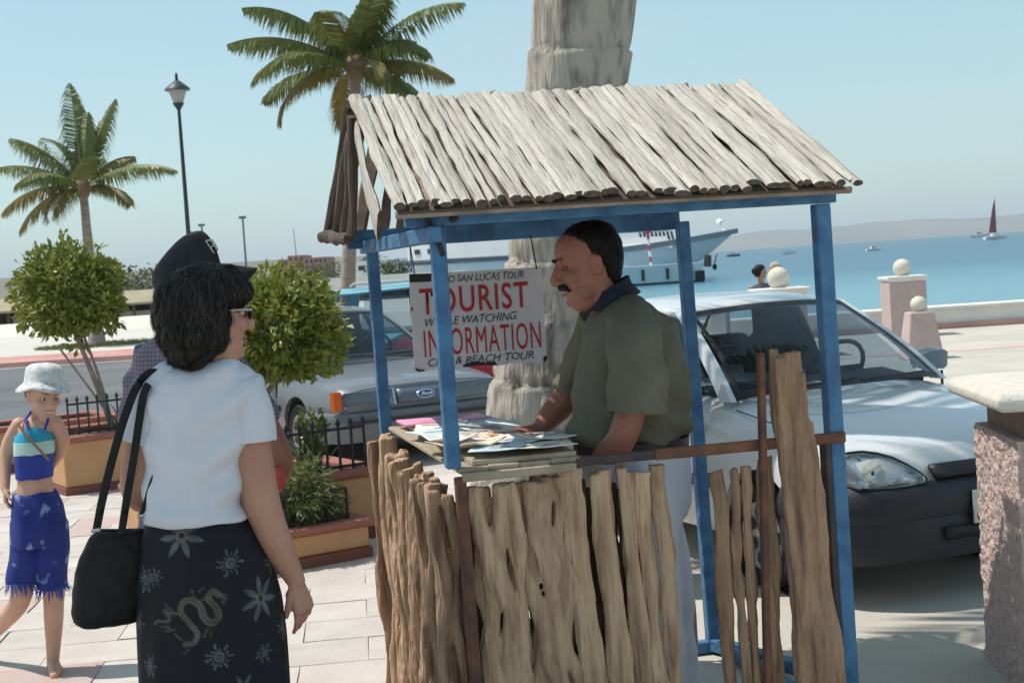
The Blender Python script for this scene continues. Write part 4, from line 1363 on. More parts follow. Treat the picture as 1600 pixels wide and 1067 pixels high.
# ---- white hatchback, nose towards us at the right
P1 = dict(L=3.73, W=1.61, wr=.285, ax=(.76, 3.2), mirror=mat('mirror_shell', (.22, .25, .30), .45), mould=None,
          stations=[(.045, .60, .55, .62, .26), (.07, .66, .60, .76, .24), (.13, .715, .64, .86, .22), (.25, .755, .68, .945, .20), (.45, .80, .72, .99, .19), (.8, .865, .775, 1.0, .19), (1.1, .93, .83, 1.0, .19), (1.5, .95, .87, 1.0, .19), (2.6, .96, .89, 1.0, .19), (3.2, .96, .90, .985, .21), (3.5, .94, .88, .94, .26), (3.66, .9, .84, .86, .32), (3.72, .8, .7, .78, .38)],
          gh=dict(yb=.70, yr=.545, zb=.92, zr=1.372, fb=1.12, fr=1.80, rr=3.1, rb=3.62, pillars=[2.25], cw=.18, crown=.035, bow=.10, bowb=.20, cowl=.03),
          plan=[(.50, .812), (.34, .80), (.20, .765), (.10, .68), (.045, .52), (.015, .3), (0, .0)],
          bumper=[(-.05, .20), (.012, .21), (.03, .27), (.035, .36), (.03, .405), (.042, .43), (.046, .50), (.030, .535), (.022, .55), (.0, .57), (-.05, .575)])
P1['mould'] = M_bump
M_wpaint = mat('white_car_paint', (.60, .615, .63), .32, spec=.5, coat=.6)
whitecar = car('hatchback_car', 'white hatchback with dark bumper parked nose out at the right', (2.20, 6.88, 0), R(24), P1, M_wpaint)
ol = [(.365, .572), (.43, .563), (.52, .560), (.61, .562), (.68, .570), (.725, .592), (.745, .63), (.738, .67), (.705, .705), (.65, .722), (.59, .723), (.53, .711), (.47, .688), (.42, .655), (.38, .617), (.362, .592)]


def nose1(y, z): return on_nose(P1, y, z) + .004 - .95 * (max(0, z - .60)) - .05 * (abs(y) > .7)


M_bowl = mat('lamp_bowl', (.52, .54, .56), .22, (.72, .74, .76), 30, 2, metal=.85)
for s_ in (1, -1):
    lamp = lamp_patch(whitecar, P1, [(s_ * a, b) for a, b in (ol if s_ == 1 else ol[::-1])], .62, .012, M_bowl, M_lens, 'headlight', nose=nose1, bulge=.022)
    mb = MB(); pts = [Vector((nose1(y, z) + .008, s_ * (.555 + (y - .555) * 1.02), .64 + (z - .64) * 1.04)) for y, z in ol]; mb.tube(pts + pts[:1], .0045, 6, cap=False); mb.build('seal', M_trimb, lamp, True, local=True)
    for yq, rq_ in ((.60, .058),):
        mb = MB(); q = Vector((nose1(yq, .635) - .004, s_ * yq, .632)); mb.lathe([(rq_, .016), (rq_ * .97, .014), (rq_ * .8, .004), (rq_ * .5, -.004), (rq_ * .3, -.002), (rq_ * .22, .012), (0, .014)], q, 20, Matrix.Rotation(math.pi / 2, 4, 'Y')); mb.build('reflector_cup', M_bowl, lamp, True, local=True)
        mb = MB(); mb.ell(q + Vector((.008, 0, 0)), (.012, rq_ * .26, rq_ * .26), None, 10, 6); mb.build('bulb_cap', M_dash, lamp, True, local=True)
mb = MB(); mb.grid(lambda u, v: Vector((on_nose(P1, (u - .5) * .62, .6) + .012 - .05 * v, (u - .5) * .62, .585 + .055 * v)), 15, 4); o = mb.build('grille', M_trimb, whitecar, True, local=True, fixn=False); bake(o, ('SOLIDIFY', dict(thickness=.02, offset=0)))
mb = MB(); mb.grid(lambda u, v: Vector((on_nose(P1, (u - .5) * .60, .6) + .047, (u - .5) * .60, .30 + .06 * v)), 15, 3); o = mb.build('lower_grille', M_trimb, whitecar, True, local=True, fixn=False); bake(o, ('SOLIDIFY', dict(thickness=.012, offset=0)))
M_plate = mat('number_plate', (.66, .66, .64), .5)
mb = MB(); mb.box((on_nose(P1, 0, .5) + .058, 0, .44), (.012, .305, .155)); pl_ = bevel(mb.build('number_plate', M_plate, whitecar, False, local=True), .004)
mb = MB(); mb.ell((on_nose(P1, 0, .5) + .064, -.115, .395), (.004, .024, .024), None, 14, 8); mb.build('red_emblem', M_redp, pl_, True, local=True)
for k in range(4):
    mb = MB(); mb.box((on_nose(P1, 0, .5) + .0655, -.075 + k * .055, .45), (.002, .028, .06)); mb.build('plate_character', M_blk, pl_, False, local=True)
# hood shut lines
for s_ in (-1, 1):
    mb = MB(); mb.tube([Vector((-x, s_ * .805 * w * .865, z)) for x, w, z in ((.16, .88, .688), (.3, .955, .735), (.5, .99, .785), (.8, 1.0, .835), (1.06, 1.0, .872))], .0035, 5); mb.build('bonnet_seam', M_trimb, whitecar, True, local=True)
    mb = MB(); mb.ell((-.42, s_ * .83, .455), (.05, .014, .022)); mb.build('side_repeater', M_bump, whitecar, True, local=True)

# ---- grey saloon behind the left of the counter
P2 = dict(L=4.5, W=1.70, wr=.295, ax=(.93, 3.46),
          stations=[(.03, .66, .60, .86, .30), (.06, .715, .66, .925, .26), (.14, .745, .69, .965, .24), (.4, .78, .72, .99, .22), (.9, .83, .765, 1.0, .2), (1.28, .88, .80, 1.0, .2), (1.7, .89, .83, 1.0, .2), (3.3, .90, .84, 1.0, .2), (3.9, .90, .84, .98, .24), (4.35, .86, .80, .95, .3), (4.46, .75, .7, .9, .35)],
          gh=dict(yb=.735, yr=.56, zb=.875, zr=1.325, fb=1.28, fr=2.02, rr=3.05, rb=3.75, pillars=[2.35], cw=.2, crown=.03, bow=.08, bowb=.15, cowl=.02),
          plan=[(.55, .862), (.35, .858), (.2, .85), (.09, .815), (.05, .72), (.02, .4), (0, .0)],
          bumper=[(-.05, .24), (.02, .25), (.035, .30), (.05, .34), (.065, .37), (.065, .47), (.05, .50), (.0, .51), (-.05, .51)])
M_gpaint = mat('grey_car_paint', (.125, .133, .150), .38, (.14, .15, .165), 3, 3, spec=.5, coat=.5)
M_gbump = mat('grey_bumper', (.13, .14, .15), .5)
greycar = car('saloon_car', 'silver grey saloon with orange corner lamp behind the round tree', (-.80, 12.95, 0), R(30), P2, M_gpaint, M_gbump)
for s_ in (1, -1):
    o_ = [(s_ * y, z) for y, z in ((.28, .545), (.74, .545), (.772, .56), (.772, .67), (.74, .685), (.28, .69))]
    lamp_patch(greycar, P2, o_ if s_ == 1 else o_[::-1], .6, .05, M_bowl, M_lens, 'headlight', dx=.0, lean=.25, bulge=.008)
    mb = MB(); mb.loft([[Vector((-x, s_ * y, z)) for x, y in ((.02, .785), (.010, .792), (.035, .848), (.085, .864), (.09, .81))] for z in (.535, .555, .68, .70)]); mb.build('corner_lamp', M_orange, greycar, True, local=True, autos=30)
mb = MB(); mb.grid(lambda u, v: Vector((on_nose(P2, (u - .5) * .52, .6) + .006 - .25 * (.555 + .12 * v - .6), (u - .5) * .52, .555 + .12 * v)), 9, 3); o = mb.build('grille', mat('grille_blue_grey', (.10, .125, .165), .35), greycar, True, local=True, fixn=False); bake(o, ('SOLIDIFY', dict(thickness=.02, offset=0)))
mb = MB(); mb.box((-(.0) + .07, 0, .43), (.02, 1.55, .03)); mb.build('bumper_strip', M_trimb, greycar, False, local=True)
M_oval = mat('blue_badge', (.03, .08, .26), .3)
for rx, rz_, off, m_, nm in ((.088, .040, .022, M_chrome, 'badge_rim'), (.078, .032, .027, M_oval, 'badge')):
    mb = MB(); n_ = 28
    mb.loft([[Vector((on_nose(P2, 0, .6) + off - .25 * rz_ * math.sin(a) * q + dx, rx * q * math.cos(a), .617 + rz_ * q * math.sin(a))) for a in [2 * math.pi * k / n_ for k in range(n_)]] for q, dx in ((1, -.01), (1, 0), (.96, .004))]); bo = mb.build(nm, m_, greycar, True, local=True, autos=30)
cu = bpy.data.curves.new('badge_script', 'FONT'); cu.body = 'Ford'; cu.size = .052; cu.shear = .35; cu.align_x = 'CENTER'; cu.align_y = 'CENTER'; cu.extrude = .001; cu.offset = .001
tmp = bpy.data.objects.new('badge_script', cu); scene.collection.objects.link(tmp); dg = bpy.context.evaluated_depsgraph_get(); dg.update()
me = bpy.data.meshes.new_from_object(tmp.evaluated_get(dg)); bpy.data.objects.remove(tmp)
me.materials.clear(); me.materials.append(M_chrome)
o = bpy.data.objects.new('badge_script', me); scene.collection.objects.link(o); o.parent = greycar
o.matrix_local = Matrix(((0, 0, 1, on_nose(P2, 0, .6) + .033), (1, 0, 0, 0), (0, 1, 0, .614), (0, 0, 0, 1)))

# ---- light blue estate side on, further back, and a red car between them
P3 = dict(L=4.5, W=1.74, wr=.31, ax=(.9, 3.5), cat='estate car',
          stations=[(.03, .70, .64, .86, .34), (.08, .80, .74, .95, .28), (.3, .90, .84, .985, .25), (.9, .97, .91, 1.0, .24), (1.15, 1.0, .93, 1.0, .24), (2, 1.02, .95, 1.0, .24), (4.2, 1.02, .95, 1.0, .26), (4.45, 1.0, .93, .96, .34), (4.5, .9, .85, .93, .38)],
          gh=dict(yb=.77, yr=.66, zb=1.0, zr=1.50, fb=1.15, fr=1.72, rr=4.25, rb=4.42, pillars=[2.2, 3.25], cw=.1, crown=.03, bow=.06, bowb=.12, cowl=.02, rearz=0),
          plan=[(.5, .88), (.3, .875), (.1, .83), (.05, .7), (.02, .4), (0, 0)],
          bumper=[(-.05, .28), (.03, .3), (.05, .38), (.05, .5), (.03, .55), (-.05, .56)])
M_lblue = mat('light_blue_paint', (.16, .44, .56), .35, spec=.5, coat=.5)
bx = PY(1085, 470, 17.6).x
bluecar = car('estate_car', 'light blue estate car seen side on behind the grey saloon', (bx, 17.6, 0), R(84), P3, M_lblue, detail=False)
for s_ in (-.55, .55):
    mb = MB(); mb.tube([(-1.95, s_, 1.56), (-2.0, s_, 1.585), (-4.0, s_, 1.585), (-4.05, s_, 1.55)], .018, 6); mb.build('roof_rail', M_hub, bluecar, True, local=True)
M_rpaint = mat('red_car_paint', (.45, .03, .035), .35, spec=.5, coat=.5)
P4 = dict(P2); P4['gh'] = dict(P2['gh'], zr=1.24)
redcar = car('red_saloon', 'red saloon mostly hidden between the grey and light blue cars', (PY(1160, 520, 15.6).x, 15.75, 0), R(86), P4, M_rpaint, M_gbump, detail=False)
for tc_, Pq in ((bluecar, P3), (redcar, P4)):
    for s_ in (1, -1):
        o_ = [(s_ * y, z) for y, z in ((.38, .60), (.74, .60), (.74, .74), (.38, .74))]
        lamp_patch(tc_, Pq, o_ if s_ == 1 else o_[::-1], .65, .05, M_bowl, M_lens, 'headlight', bulge=.008)
# ================================================================== PEOPLE
from mathutils.bvhtree import BVHTree


def skinmat(name, a, b):
    m = mat(name, a, .5, b, 7, 4, spec=.35, bump=.08, bscale=160)
    p_ = m.node_tree.nodes['Principled BSDF']
    p_.inputs['Subsurface Weight'].default_value = .12
    p_.inputs['Subsurface Radius'].default_value = (.012, .005, .003)
    return m


M_skin_t = skinmat('tanned_skin', (.285, .110, .072), (.335, .14, .095))
M_skin_w = skinmat('olive_skin', (.40, .195, .135), (.45, .235, .165))
M_skin_g = skinmat('fair_skin', (.52, .30, .21), (.57, .34, .25))
M_lip_ = mat('lips', (.34, .11, .09), .45)
M_eyew = mat('eye_white', (.62, .60, .57), .25)
M_iris = mat('iris', (.03, .02, .015), .2)
M_hair = mat('dark_hair', (.0075, .006, .006), .55, (.014, .011, .010), 30, 4, stretch=(1, 1, .15), bump=.5, bscale=150, bstretch=(1, 1, .06), spec=.22)
M_hairb = mat('brown_hair', (.10, .05, .025), .5, (.16, .09, .05), 30, 4, stretch=(1, 1, .15), bump=.6, bscale=150, bstretch=(1, 1, .08))
M_tee = mat('white_tee', (.60, .60, .66), .85, (.56, .56, .62), 9, 4, bump=.45, bscale=8, bstretch=(1.2, 1.2, 1), dist=.03)
M_olive = mat('olive_shirt', (.140, .128, .090), .9, (.115, .106, .078), 9, 4, bump=.5, bscale=7, bstretch=(1.6, 1.6, .8), dist=.035)
M_navyc = mat('navy_collar', (.014, .016, .030), .85)
M_trous = mat('white_trousers', (.56, .57, .64), .85, (.52, .53, .60), 6, 4, bump=.4, bscale=7, bstretch=(1.8, 1.8, .7), dist=.03)
M_belt = mat('dark_belt', (.03, .02, .018), .5)
M_denim = mat('dark_jeans', (.03, .035, .06), .9, (.04, .05, .08), 12, 3)
M_shoe = mat('dark_shoe', (.03, .025, .022), .5)
M_capb = mat('black_cap', (.014, .014, .017), .8, (.02, .02, .024), 30, 3, bump=.2, bscale=300)


def frame(yaw, pitch=0.0, roll=0.0):
    """columns: left, forward, up for someone whose forward is at angle yaw from +X"""
    f = Vector((math.cos(yaw), math.sin(yaw), 0)); u = Vector((0, 0, 1)); l = u.cross(f)
    m = Matrix((l, f, u)).transposed()
    m = m @ Matrix.Rotation(pitch, 3, 'X') @ Matrix.Rotation(roll, 3, 'Y')
    return m.to_4x4()


SKULL = [(-.120, .080, .022, .020), (-.106, .092, -.005, .040), (-.086, .090, -.035, .053), (-.060, .090, -.060, .062), (-.035, .090, -.080, .068), (-.010, .088, -.090, .072),
         (.012, .086, -.098, .075), (.035, .094, -.103, .077), (.060, .093, -.104, .077), (.085, .083, -.098, .072), (.105, .060, -.083, .058), (.118, .030, -.056, .038), (.125, .000, -.028, .012)]


def ringstack(mb, rows, M_, infl=0.0, seg=28):
    rg = []
    for z, yf, yb, w in rows:
        yc = yb + (yf - yb) * .45
        ring = []
        for k in range(seg):
            a = 2 * math.pi * k / seg
            c, s = math.cos(a), math.sin(a)
            y = yc + ((yf - yc) + infl if s > 0 else (yc - yb) + infl) * abs(s) ** .9 * (1 if s > 0 else -1)
            x = (w + infl) * abs(c) ** .85 * (1 if c > 0 else -1)
            ring.append((M_ @ Vector((x, y, z))))
        rg.append(ring)
    mb.loft(rg)


def head(mb, c, fr, sc=1.0, nose=1.0, jowl=0.0, ears=True):
    M_ = Matrix.Translation(Vector(c)) @ fr @ Matrix.Scale(sc, 4)
    ringstack(mb, SKULL, M_)
    T = lambda x, y, z: M_ @ Vector((x, y, z))
    r3 = fr @ Matrix.Identity(4)
    mb.tube([T(0, .086, .030), T(0, .098, .010), T(0, .098 + .017 * nose, -.018), T(0, .098 + .020 * nose, -.028)], [.009 * sc, .010 * sc, .0135 * sc, .0125 * sc], 10, dome=True)
    mb.tube([T(0, .082, .022), T(0, .088, -.005), T(0, .092, -.030)], [.011 * sc, .014 * sc, .017 * sc], 10, dome=True)
    for s_ in (-1, 1):
        mb.ell(T(s_ * .012, .096 + .004 * nose, -.031), (.009 * sc, .011 * sc, .008 * sc), r3)
        mb.ell(T(s_ * .030, .086, .034), (.026 * sc, .011 * sc, .0085 * sc), r3)
        mb.ell(T(s_ * .040, .054, -.022), (.030 * sc, .032 * sc, .026 * sc), r3)
        if ears:
            mb.ell(T(s_ * .078, -.014, -.004), (.010 * sc, .021 * sc, .034 * sc), r3 @ Matrix.Rotation(-.15, 4, 'X'))
            mb.ell(T(s_ * .080, -.022, .010), (.010 * sc, .013 * sc, .018 * sc), r3)
            mb.ell(T(s_ * .079, -.006, -.028), (.007 * sc, .009 * sc, .011 * sc), r3)
    mb.ell(T(0, .086, -.056), (.024 * sc, .013 * sc, .007 * sc), r3)
    mb.ell(T(0, .086, -.071), (.021 * sc, .013 * sc, .008 * sc), r3)
    mb.ell(T(0, .082, -.100), (.022 * sc, .016 * sc, .015 * sc), r3)
    if jowl:
        mb.ell(T(0, .030, -.112), (.055 * sc, .056 * sc, .030 * sc * jowl), r3)
        for s_ in (-1, 1): mb.ell(T(s_ * .036, .035, -.075), (.030 * sc, .042 * sc, .036 * sc), r3)
    return M_


def sockets(o, M_, root):
    """press eye sockets, nostril wings and ear hollows into the body mesh"""
    a = vco(o); mi = np.array((root_matrix(root).inverted() @ M_).inverted())
    q = a @ mi[:3, :3].T + mi[:3, 3]
    d = np.zeros_like(a)
    mf = np.array((root_matrix(root).inverted() @ M_))[:3, :3]
    fwd = mf[:, 1] / np.linalg.norm(mf[:, 1]); lat = mf[:, 0] / np.linalg.norm(mf[:, 0])
    for s_ in (-1, 1):
        g = np.exp(-(((q[:, 0] - s_ * .032) / .017) ** 2 + ((q[:, 2] - .008) / .011) ** 2)) * (q[:, 1] > .04)
        d -= g[:, None] * fwd * .010
        g = np.exp(-(((q[:, 1] + .012) / .010) ** 2 + ((q[:, 2] + .002) / .013) ** 2)) * (s_ * q[:, 0] > .072)
        d -= s_ * g[:, None] * lat * .007
    g = np.exp(-(((q[:, 2] + .0635) / .004) ** 2 + (q[:, 0] / .02) ** 2)) * (q[:, 1] > .06)
    d -= g[:, None] * fwd * .008
    vset(o, a + d)


def face_bits(parent, M_, brow=M_hair, closed=False, lips=True, ew=None, bt=1.0):
    T = lambda x, y, z: M_ @ Vector((x, y, z))
    s = M_.to_scale().x; r3 = Matrix(M_.to_3x3()).normalized().to_4x4()
    for s_ in (-1, 1):
        mb = MB(); mb.ell(T(s_ * .032, .0730, .006), (.0115 * s, .0115 * s, .0062 * s), r3, 14, 10); e = mb.build('eye', ew or M_eyew, parent)
        mb = MB(); mb.ell(T(s_ * .0325, .0832, .006), (.0062 * s, .0028 * s, .0055 * s), r3, 12, 8); mb.build('iris', M_iris, e)
        mb = MB(); mb.tube([T(s_ * .014, .098, .033), T(s_ * .032, .098, .039), T(s_ * .052, .080, .035)], [.0035 * s * bt, .0045 * s * bt, .002 * s * bt], 6); mb.build('eyebrow', brow, parent)
    if lips:
        mb = MB()
        for z, t in ((-.0575, .0045), (-.0695, .0055)):
            mb.tube([T(-.022, .088, -.0635), T(-.010, .098, z), T(0, .0995, z - .0005), T(.010, .098, z), T(.022, .088, -.0635)], [.001, t * s, t * s, t * s, .001], 8)
        o = mb.build('lips', M_lip_, parent); remesh(o, .002, 2)


def hand(mb, w, d, n, side, sc=1.0, curl=.35, spread=.10, thumb=.6):
    """w wrist, d direction of the fingers, n direction the palm faces, side +1: thumb on d x n side"""
    w, d, n = Vector(w), Vector(d).normalized(), Vector(n); n = (n - d * n.dot(d)).normalized(); s = d.cross(n) * side
    L = .095 * sc
    rg = []
    for u, hw, th in ((-.1, .024, .019), (.15, .028, .017), (.5, .036, .015), (.85, .040, .014), (1.0, .037, .011)):
        c = w + d * L * u - n * .004 * u
        rg.append([c + s * hw * sc * math.copysign(abs(math.cos(a)) ** .7, math.cos(a)) + n * th * sc * math.copysign(abs(math.sin(a)) ** .8, math.sin(a)) for a in [2 * math.pi * k / 14 for k in range(14)]])
    mb.loft(rg)
    mb.ell(w + d * L * .35 + s * .022 * sc + n * .008, (.02 * sc, .02 * sc, .02 * sc))
    for k, (off, ln, rr) in enumerate(((.029, .072, .0088), (.0098, .080, .0092), (-.0098, .075, .0088), (-.028, .058, .0078))):
        p = w + d * L * .92 + s * off * sc; dirn = (d + s * spread * (off / .03)).normalized(); pts = [p - d * .02 * sc]
        ang = curl * (.7 + .25 * k)
        q = p; tot = 0
        pts.append(q.copy())
        for f, a in ((.45, .8), (.30, 1.0), (.25, .8)):
            tot += ang * a
            q = q + (dirn * math.cos(tot) + n * math.sin(tot)) * ln * f * sc
            pts.append(q.copy())
        mb.tube(pts, [rr * sc, rr * sc * 1.05, rr * sc, rr * .92 * sc, rr * .75 * sc], 9, dome=True)
    p = w + d * L * .18 + s * .024 * sc; t1 = (d * math.cos(thumb) + s * math.sin(thumb) + n * .35).normalized()
    t2 = (t1 + d * .5 + n * .2).normalized()
    mb.tube([p - t1 * .01, p + t1 * .036 * sc, p + t1 * .036 * sc + t2 * .028 * sc, p + t1 * .036 * sc + t2 * .05 * sc], [.014 * sc, .0115 * sc, .0105 * sc, .008 * sc], 9, dome=True)


def ell_rings(rows, seg=36, pw=.92):
    """rows: (center, half width x, half depth y, yaw)"""
    rg = []
    for c, a, b, yw in rows:
        cy, sy = math.cos(yw), math.sin(yw); ring = []
        for k in range(seg):
            t = 2 * math.pi * k / seg
            x = a * math.copysign(abs(math.cos(t)) ** pw, math.cos(t)); y = b * math.copysign(abs(math.sin(t)) ** pw, math.sin(t))
            ring.append(Vector(c) + Vector((x * cy - y * sy, x * sy + y * cy, 0)))
        rg.append(ring)
    return rg


def torso(mb, Y, rows, seg=36, yaw=0.0):
    """rows: (py, px centre, half width px, half depth m)"""
    mb.loft(ell_rings([(PY(px, py, Y + (dy[0] if dy else 0)), hw * Y / FPX, hd, yaw) for py, px, hw, hd, *dy in rows], seg))


def limb(mb, pts, seg=14):
    """pts: (px, py, Y, radius m)"""
    mb.tube([PY(a, b, c) for a, b, c, _ in pts], [r for *_, r in pts], seg, dome=True)


def smooth_path(pts, n=4):
    """Catmull-Rom through (px,py,Y,r) points"""
    P_ = [np.array(p, float) for p in pts]; P_ = [2 * P_[0] - P_[1]] + P_ + [2 * P_[-1] - P_[-2]]
    out = []
    for i in range(1, len(P_) - 2):
        for k in range(n):
            t = k / n; a, b, c, d = P_[i - 1:i + 3]
            out.append(tuple(.5 * ((2 * b) + (-a + c) * t + (2 * a - 5 * b + 4 * c - d) * t * t + (-a + 3 * b - 3 * c + d) * t ** 3)))
    out.append(tuple(P_[-2]))
    return out


def sleeve(name, pts, m, parent, amp=.004, thick=.004, seg=28, flat=1.0, fr=40):
    """open cloth tube along (px,py,Y,r) points, with a hem edge"""
    pts = smooth_path(pts, 6)
    mb = MB(); mb.tube([PY(a, b, c) for a, b, c, _ in pts], [r for *_, r in pts], seg, cap=False, flat=flat)
    o = mb.build(name, m, parent, True, fixn=False)
    a = vco(o); n = vno(o)
    vset(o, a + n * (amp * np.sin((a[:, 2] * 1.2 + a[:, 0] * .8) * fr + 2.2 * nz(a, 5, len(name))) + amp * .8 * nz(a, 11, 3))[:, None])
    bake(o, ('SUBSURF', dict(levels=1, render_levels=1)), ('SOLIDIFY', dict(thickness=thick, offset=0)))
    return o


def folds(o, fn):
    a = vco(o); n = vno(o); vset(o, a + n * fn(a)[:, None])


def strands(name, base, m, parent, n, length, wid, seed, lift=.004, region=None, curl=.25, down=1.0, dirf=None, kind='stuff'):
    """hair drawn over a base volume: tapered strips that follow its surface"""
    rr = random.Random(seed); me = base.data
    bvh = BVHTree.FromPolygons([v.co for v in me.vertices], [p.vertices for p in me.polygons])
    nv = len(me.vertices); mb = MB()
    for _ in range(n):
        v = me.vertices[rr.randrange(nv)]
        if region and not region(v.co): continue
        p = v.co.copy(); nn = v.normal.copy(); ph = rr.uniform(0, 6.28); steps = 9; ds = length * rr.uniform(.6, 1.2) / steps
        jit = Vector((rr.gauss(0, curl), rr.gauss(0, curl), 0)); lf = lift * rr.uniform(.2, 1.4)
        vs_ = []
        for i in range(steps + 1):
            u = i / steps
            g = (dirf(p) if dirf else Vector((0, 0, -down))) + jit + Vector((math.sin(ph + u * 3), math.cos(ph + u * 3), 0)) * curl * .5
            t = g - nn * g.dot(nn)
            if t.length < .05: t = nn.orthogonal()
            t.normalize()
            w = wid * (1 - u) ** .6 + .0003; s = t.cross(nn)
            c = p + nn * lf * (1 + u * .8)
            vs_ += [c - s * w * .5, c + s * w * .5]
            q = p + t * ds; hit = bvh.find_nearest(q)
            if hit[0] is None: break
            if (hit[0] - q).length > ds * 1.2: p, nn = q, nn
            else: p, nn = hit[0], hit[1]
        if len(vs_) >= 6:
            mb.add(vs_, [(2 * i, 2 * i + 1, 2 * i + 3, 2 * i + 2) for i in range(len(vs_) // 2 - 1)])
    o = mb.build(name, m, parent, True, local=True, fixn=False); o['kind'] = kind
    return o


# ------------------------------------------------------------------ the man behind the counter
YV = 5.05
vend = thing('person', 'moustached man in olive polo shirt and white trousers leaning behind the booth rail', 'person', (PY(1010, 1150, YV).x, YV, 0))
ft = lambda px, Y: Vector((PY(px, 1100, Y).x, Y, 0))
hc = PY(918, 413, YV); fr = frame(R(180 + 6), R(-12), 0)
mb = MB(); HM = head(mb, hc, fr, 1.10, .95, 1.0)
limb(mb, [(935, 440, YV, .068), (958, 485, YV + .01, .075), (975, 530, YV + .01, .09)])
torso(mb, YV, [(490, 985, 34, .09), (520, 985, 55, .13), (580, 988, 72, .14), (650, 988, 82, .14), (700, 988, 80, .14), (760, 1000, 70, .14)])
limb(mb, smooth_path([(990, 512, YV - .15, .050), (996, 580, YV - .225, .052), (985, 645, YV - .225, .051), (968, 690, YV - .205, .050), (938, 714, YV - .10, .044), (908, 722, YV - .02, .032)]))
hand(mb, PY(906, 722, YV - .01), Vector((-1, .25, -.12)), Vector((0, 0, -1)), 1, 1.08, .25)
limb(mb, smooth_path([(935, 512, YV + .17, .048), (905, 570, YV + .22, .052), (884, 622, YV + .24, .052), (862, 648, YV + .22, .047), (846, 668, YV + .19, .032)]))
hand(mb, PY(846, 668, YV + .19), Vector((-.9, -.25, -.15)), Vector((.05, .1, -1)), -1, 1.08, .18)
for Yl, kx_, ax_ in ((YV - .10, 1030, 1046), (YV + .10, 1046, 1064)):
    limb(mb, smooth_path([(1008, 740, Yl, .085), (kx_, 890, Yl, .062), (kx_ + 8, 960, Yl, .060), (ax_, 1140, Yl, .045)]))
    f0 = ft(ax_, Yl); mb.tube([f0 + Vector((.06, 0, .05)), f0 + Vector((-.06, 0, .05)), f0 + Vector((-.17, 0, .03))], [.042, .045, .03], 12, dome=True)
vb = mb.build('body', M_skin_t, vend); remesh(vb, .0045, 7); sockets(vb, HM, vend)
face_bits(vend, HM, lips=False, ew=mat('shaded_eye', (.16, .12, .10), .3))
T = lambda x, y, z: HM @ Vector((x, y, z))
mb = MB()
mb.tube([T(-.036, .074, -.066), T(-.024, .090, -.052), T(-.005, .100, -.047), T(.005, .100, -.047), T(.024, .090, -.052), T(.036, .074, -.066)], [.004, .011, .0125, .0125, .011, .004], 10)
o = mb.build('moustache', M_hair, vend); remesh(o, .003, 1); folds(o, lambda a: .0015 * nz(a, 220, 1))
mb = MB(); mb.tube([T(-.018, .090, -.073), T(0, .100, -.0735), T(.018, .090, -.073)], [.002, .0065, .002], 8); mb.build('lower_lip', M_lip_, vend)
# short dark hair
rows = [(-.085, -.052, -.070, .050), (-.062, -.040, -.084, .063), (-.035, -.034, -.097, .074), (-.012, -.026, -.106, .079), (.005, -.020, -.111, .081), (.020, .030, -.114, .083), (.045, .022, -.114, .082), (.062, .034, -.113, .081), (.085, .050, -.106, .076), (.106, .050, -.092, .065), (.121, .030, -.066, .045), (.130, .002, -.034, .016)]
mb = MB(); ringstack(mb, rows, HM, .003)
vh = mb.build('hair', M_hair, vend); remesh(vh, .005, 5); folds(vh, lambda a: .0022 * nz(a, 90, 2))
strands('hair_strands', vh, M_hair, vend, 2600, .045, .0024, 5, .002, curl=.35)
# polo shirt
mb = MB()
rows = [(464, 966, 27, .085), (478, 970, 42, .115), (492, 977, 60, .165), (510, 982, 72, .19), (545, 986, 82, .185), (600, 988, 92, .175), (640, 986, 95, .175), (668, 985, 95, .178), (682, 984, 92, .176), (689, 984, 89, .174)]
torso(mb, YV, rows)
mb.tube([PY(938, 500, YV + .15), PY(905, 580, YV + .23), PY(893, 612, YV + .235)], [.08, .078, .076], 18)
sh_ = mb.build('shirt', M_olive, vend); remesh(sh_, .007, 5)
sleeve('sleeve', [(984, 486, YV - .07, .060), (987, 508, YV - .15, .085), (993, 555, YV - .215, .093), (997, 600, YV - .23, .099), (995, 642, YV - .23, .104)], M_olive, vend, .005)


def vfold(a):
    w = np.zeros(len(a))
    Z = a[:, 2]; X = a[:, 0]; Yc = a[:, 1]
    ph = nz(a, 3.0, 3)
    w += .010 * np.sin((X * .9 + Z * 1.5) * 38 + ph * 2.2) * np.clip((1.32 - Z) / .2, 0, 1)
    w += .006 * np.sin((X * 1.6 - Z * .9) * 30 + ph * 2.5) * np.clip((Z - 1.15) / .2, 0, 1)
    w += .006 * nz(a, 9, 4)
    # blousing over the belt
    w += .006 * np.exp(-((Z - 1.11) / .04) ** 2)
    return w


folds(sh_, vfold)
mb = MB(); rg = []
cen = PY(962, 462, YV)
for k, (dz, q) in enumerate(((-.022, 1.22), (.012, 1.06), (.036, .98), (.038, .90), (.0, .86))):
    rg.append([cen + Vector((.082 * q * math.cos(t) - .012 - .018 * (dz > 0) * math.cos(t) , .086 * q * math.sin(t), dz + .030 * math.cos(t) - .0)) for t in [2 * math.pi * j / 40 for j in range(40)]])
mb.loft(rg, cap=False); o = mb.build('collar', M_navyc, vend, True, fixn=False); bake(o, ('SOLIDIFY', dict(thickness=.004)))
a0 = PY(932, 492, YV - .085); mb = MB(); mb.loft([[a0, a0 + Vector((.03, -.015, .03)), a0 + Vector((.1, -.02, .075)), a0 + Vector((.05, -.015, .07))], [a0 + Vector((0, -.008, 0)), a0 + Vector((.03, -.023, .03)), a0 + Vector((.1, -.028, .075)), a0 + Vector((.05, -.023, .07))]]); mb.build('collar_point', M_navyc, vend, False)
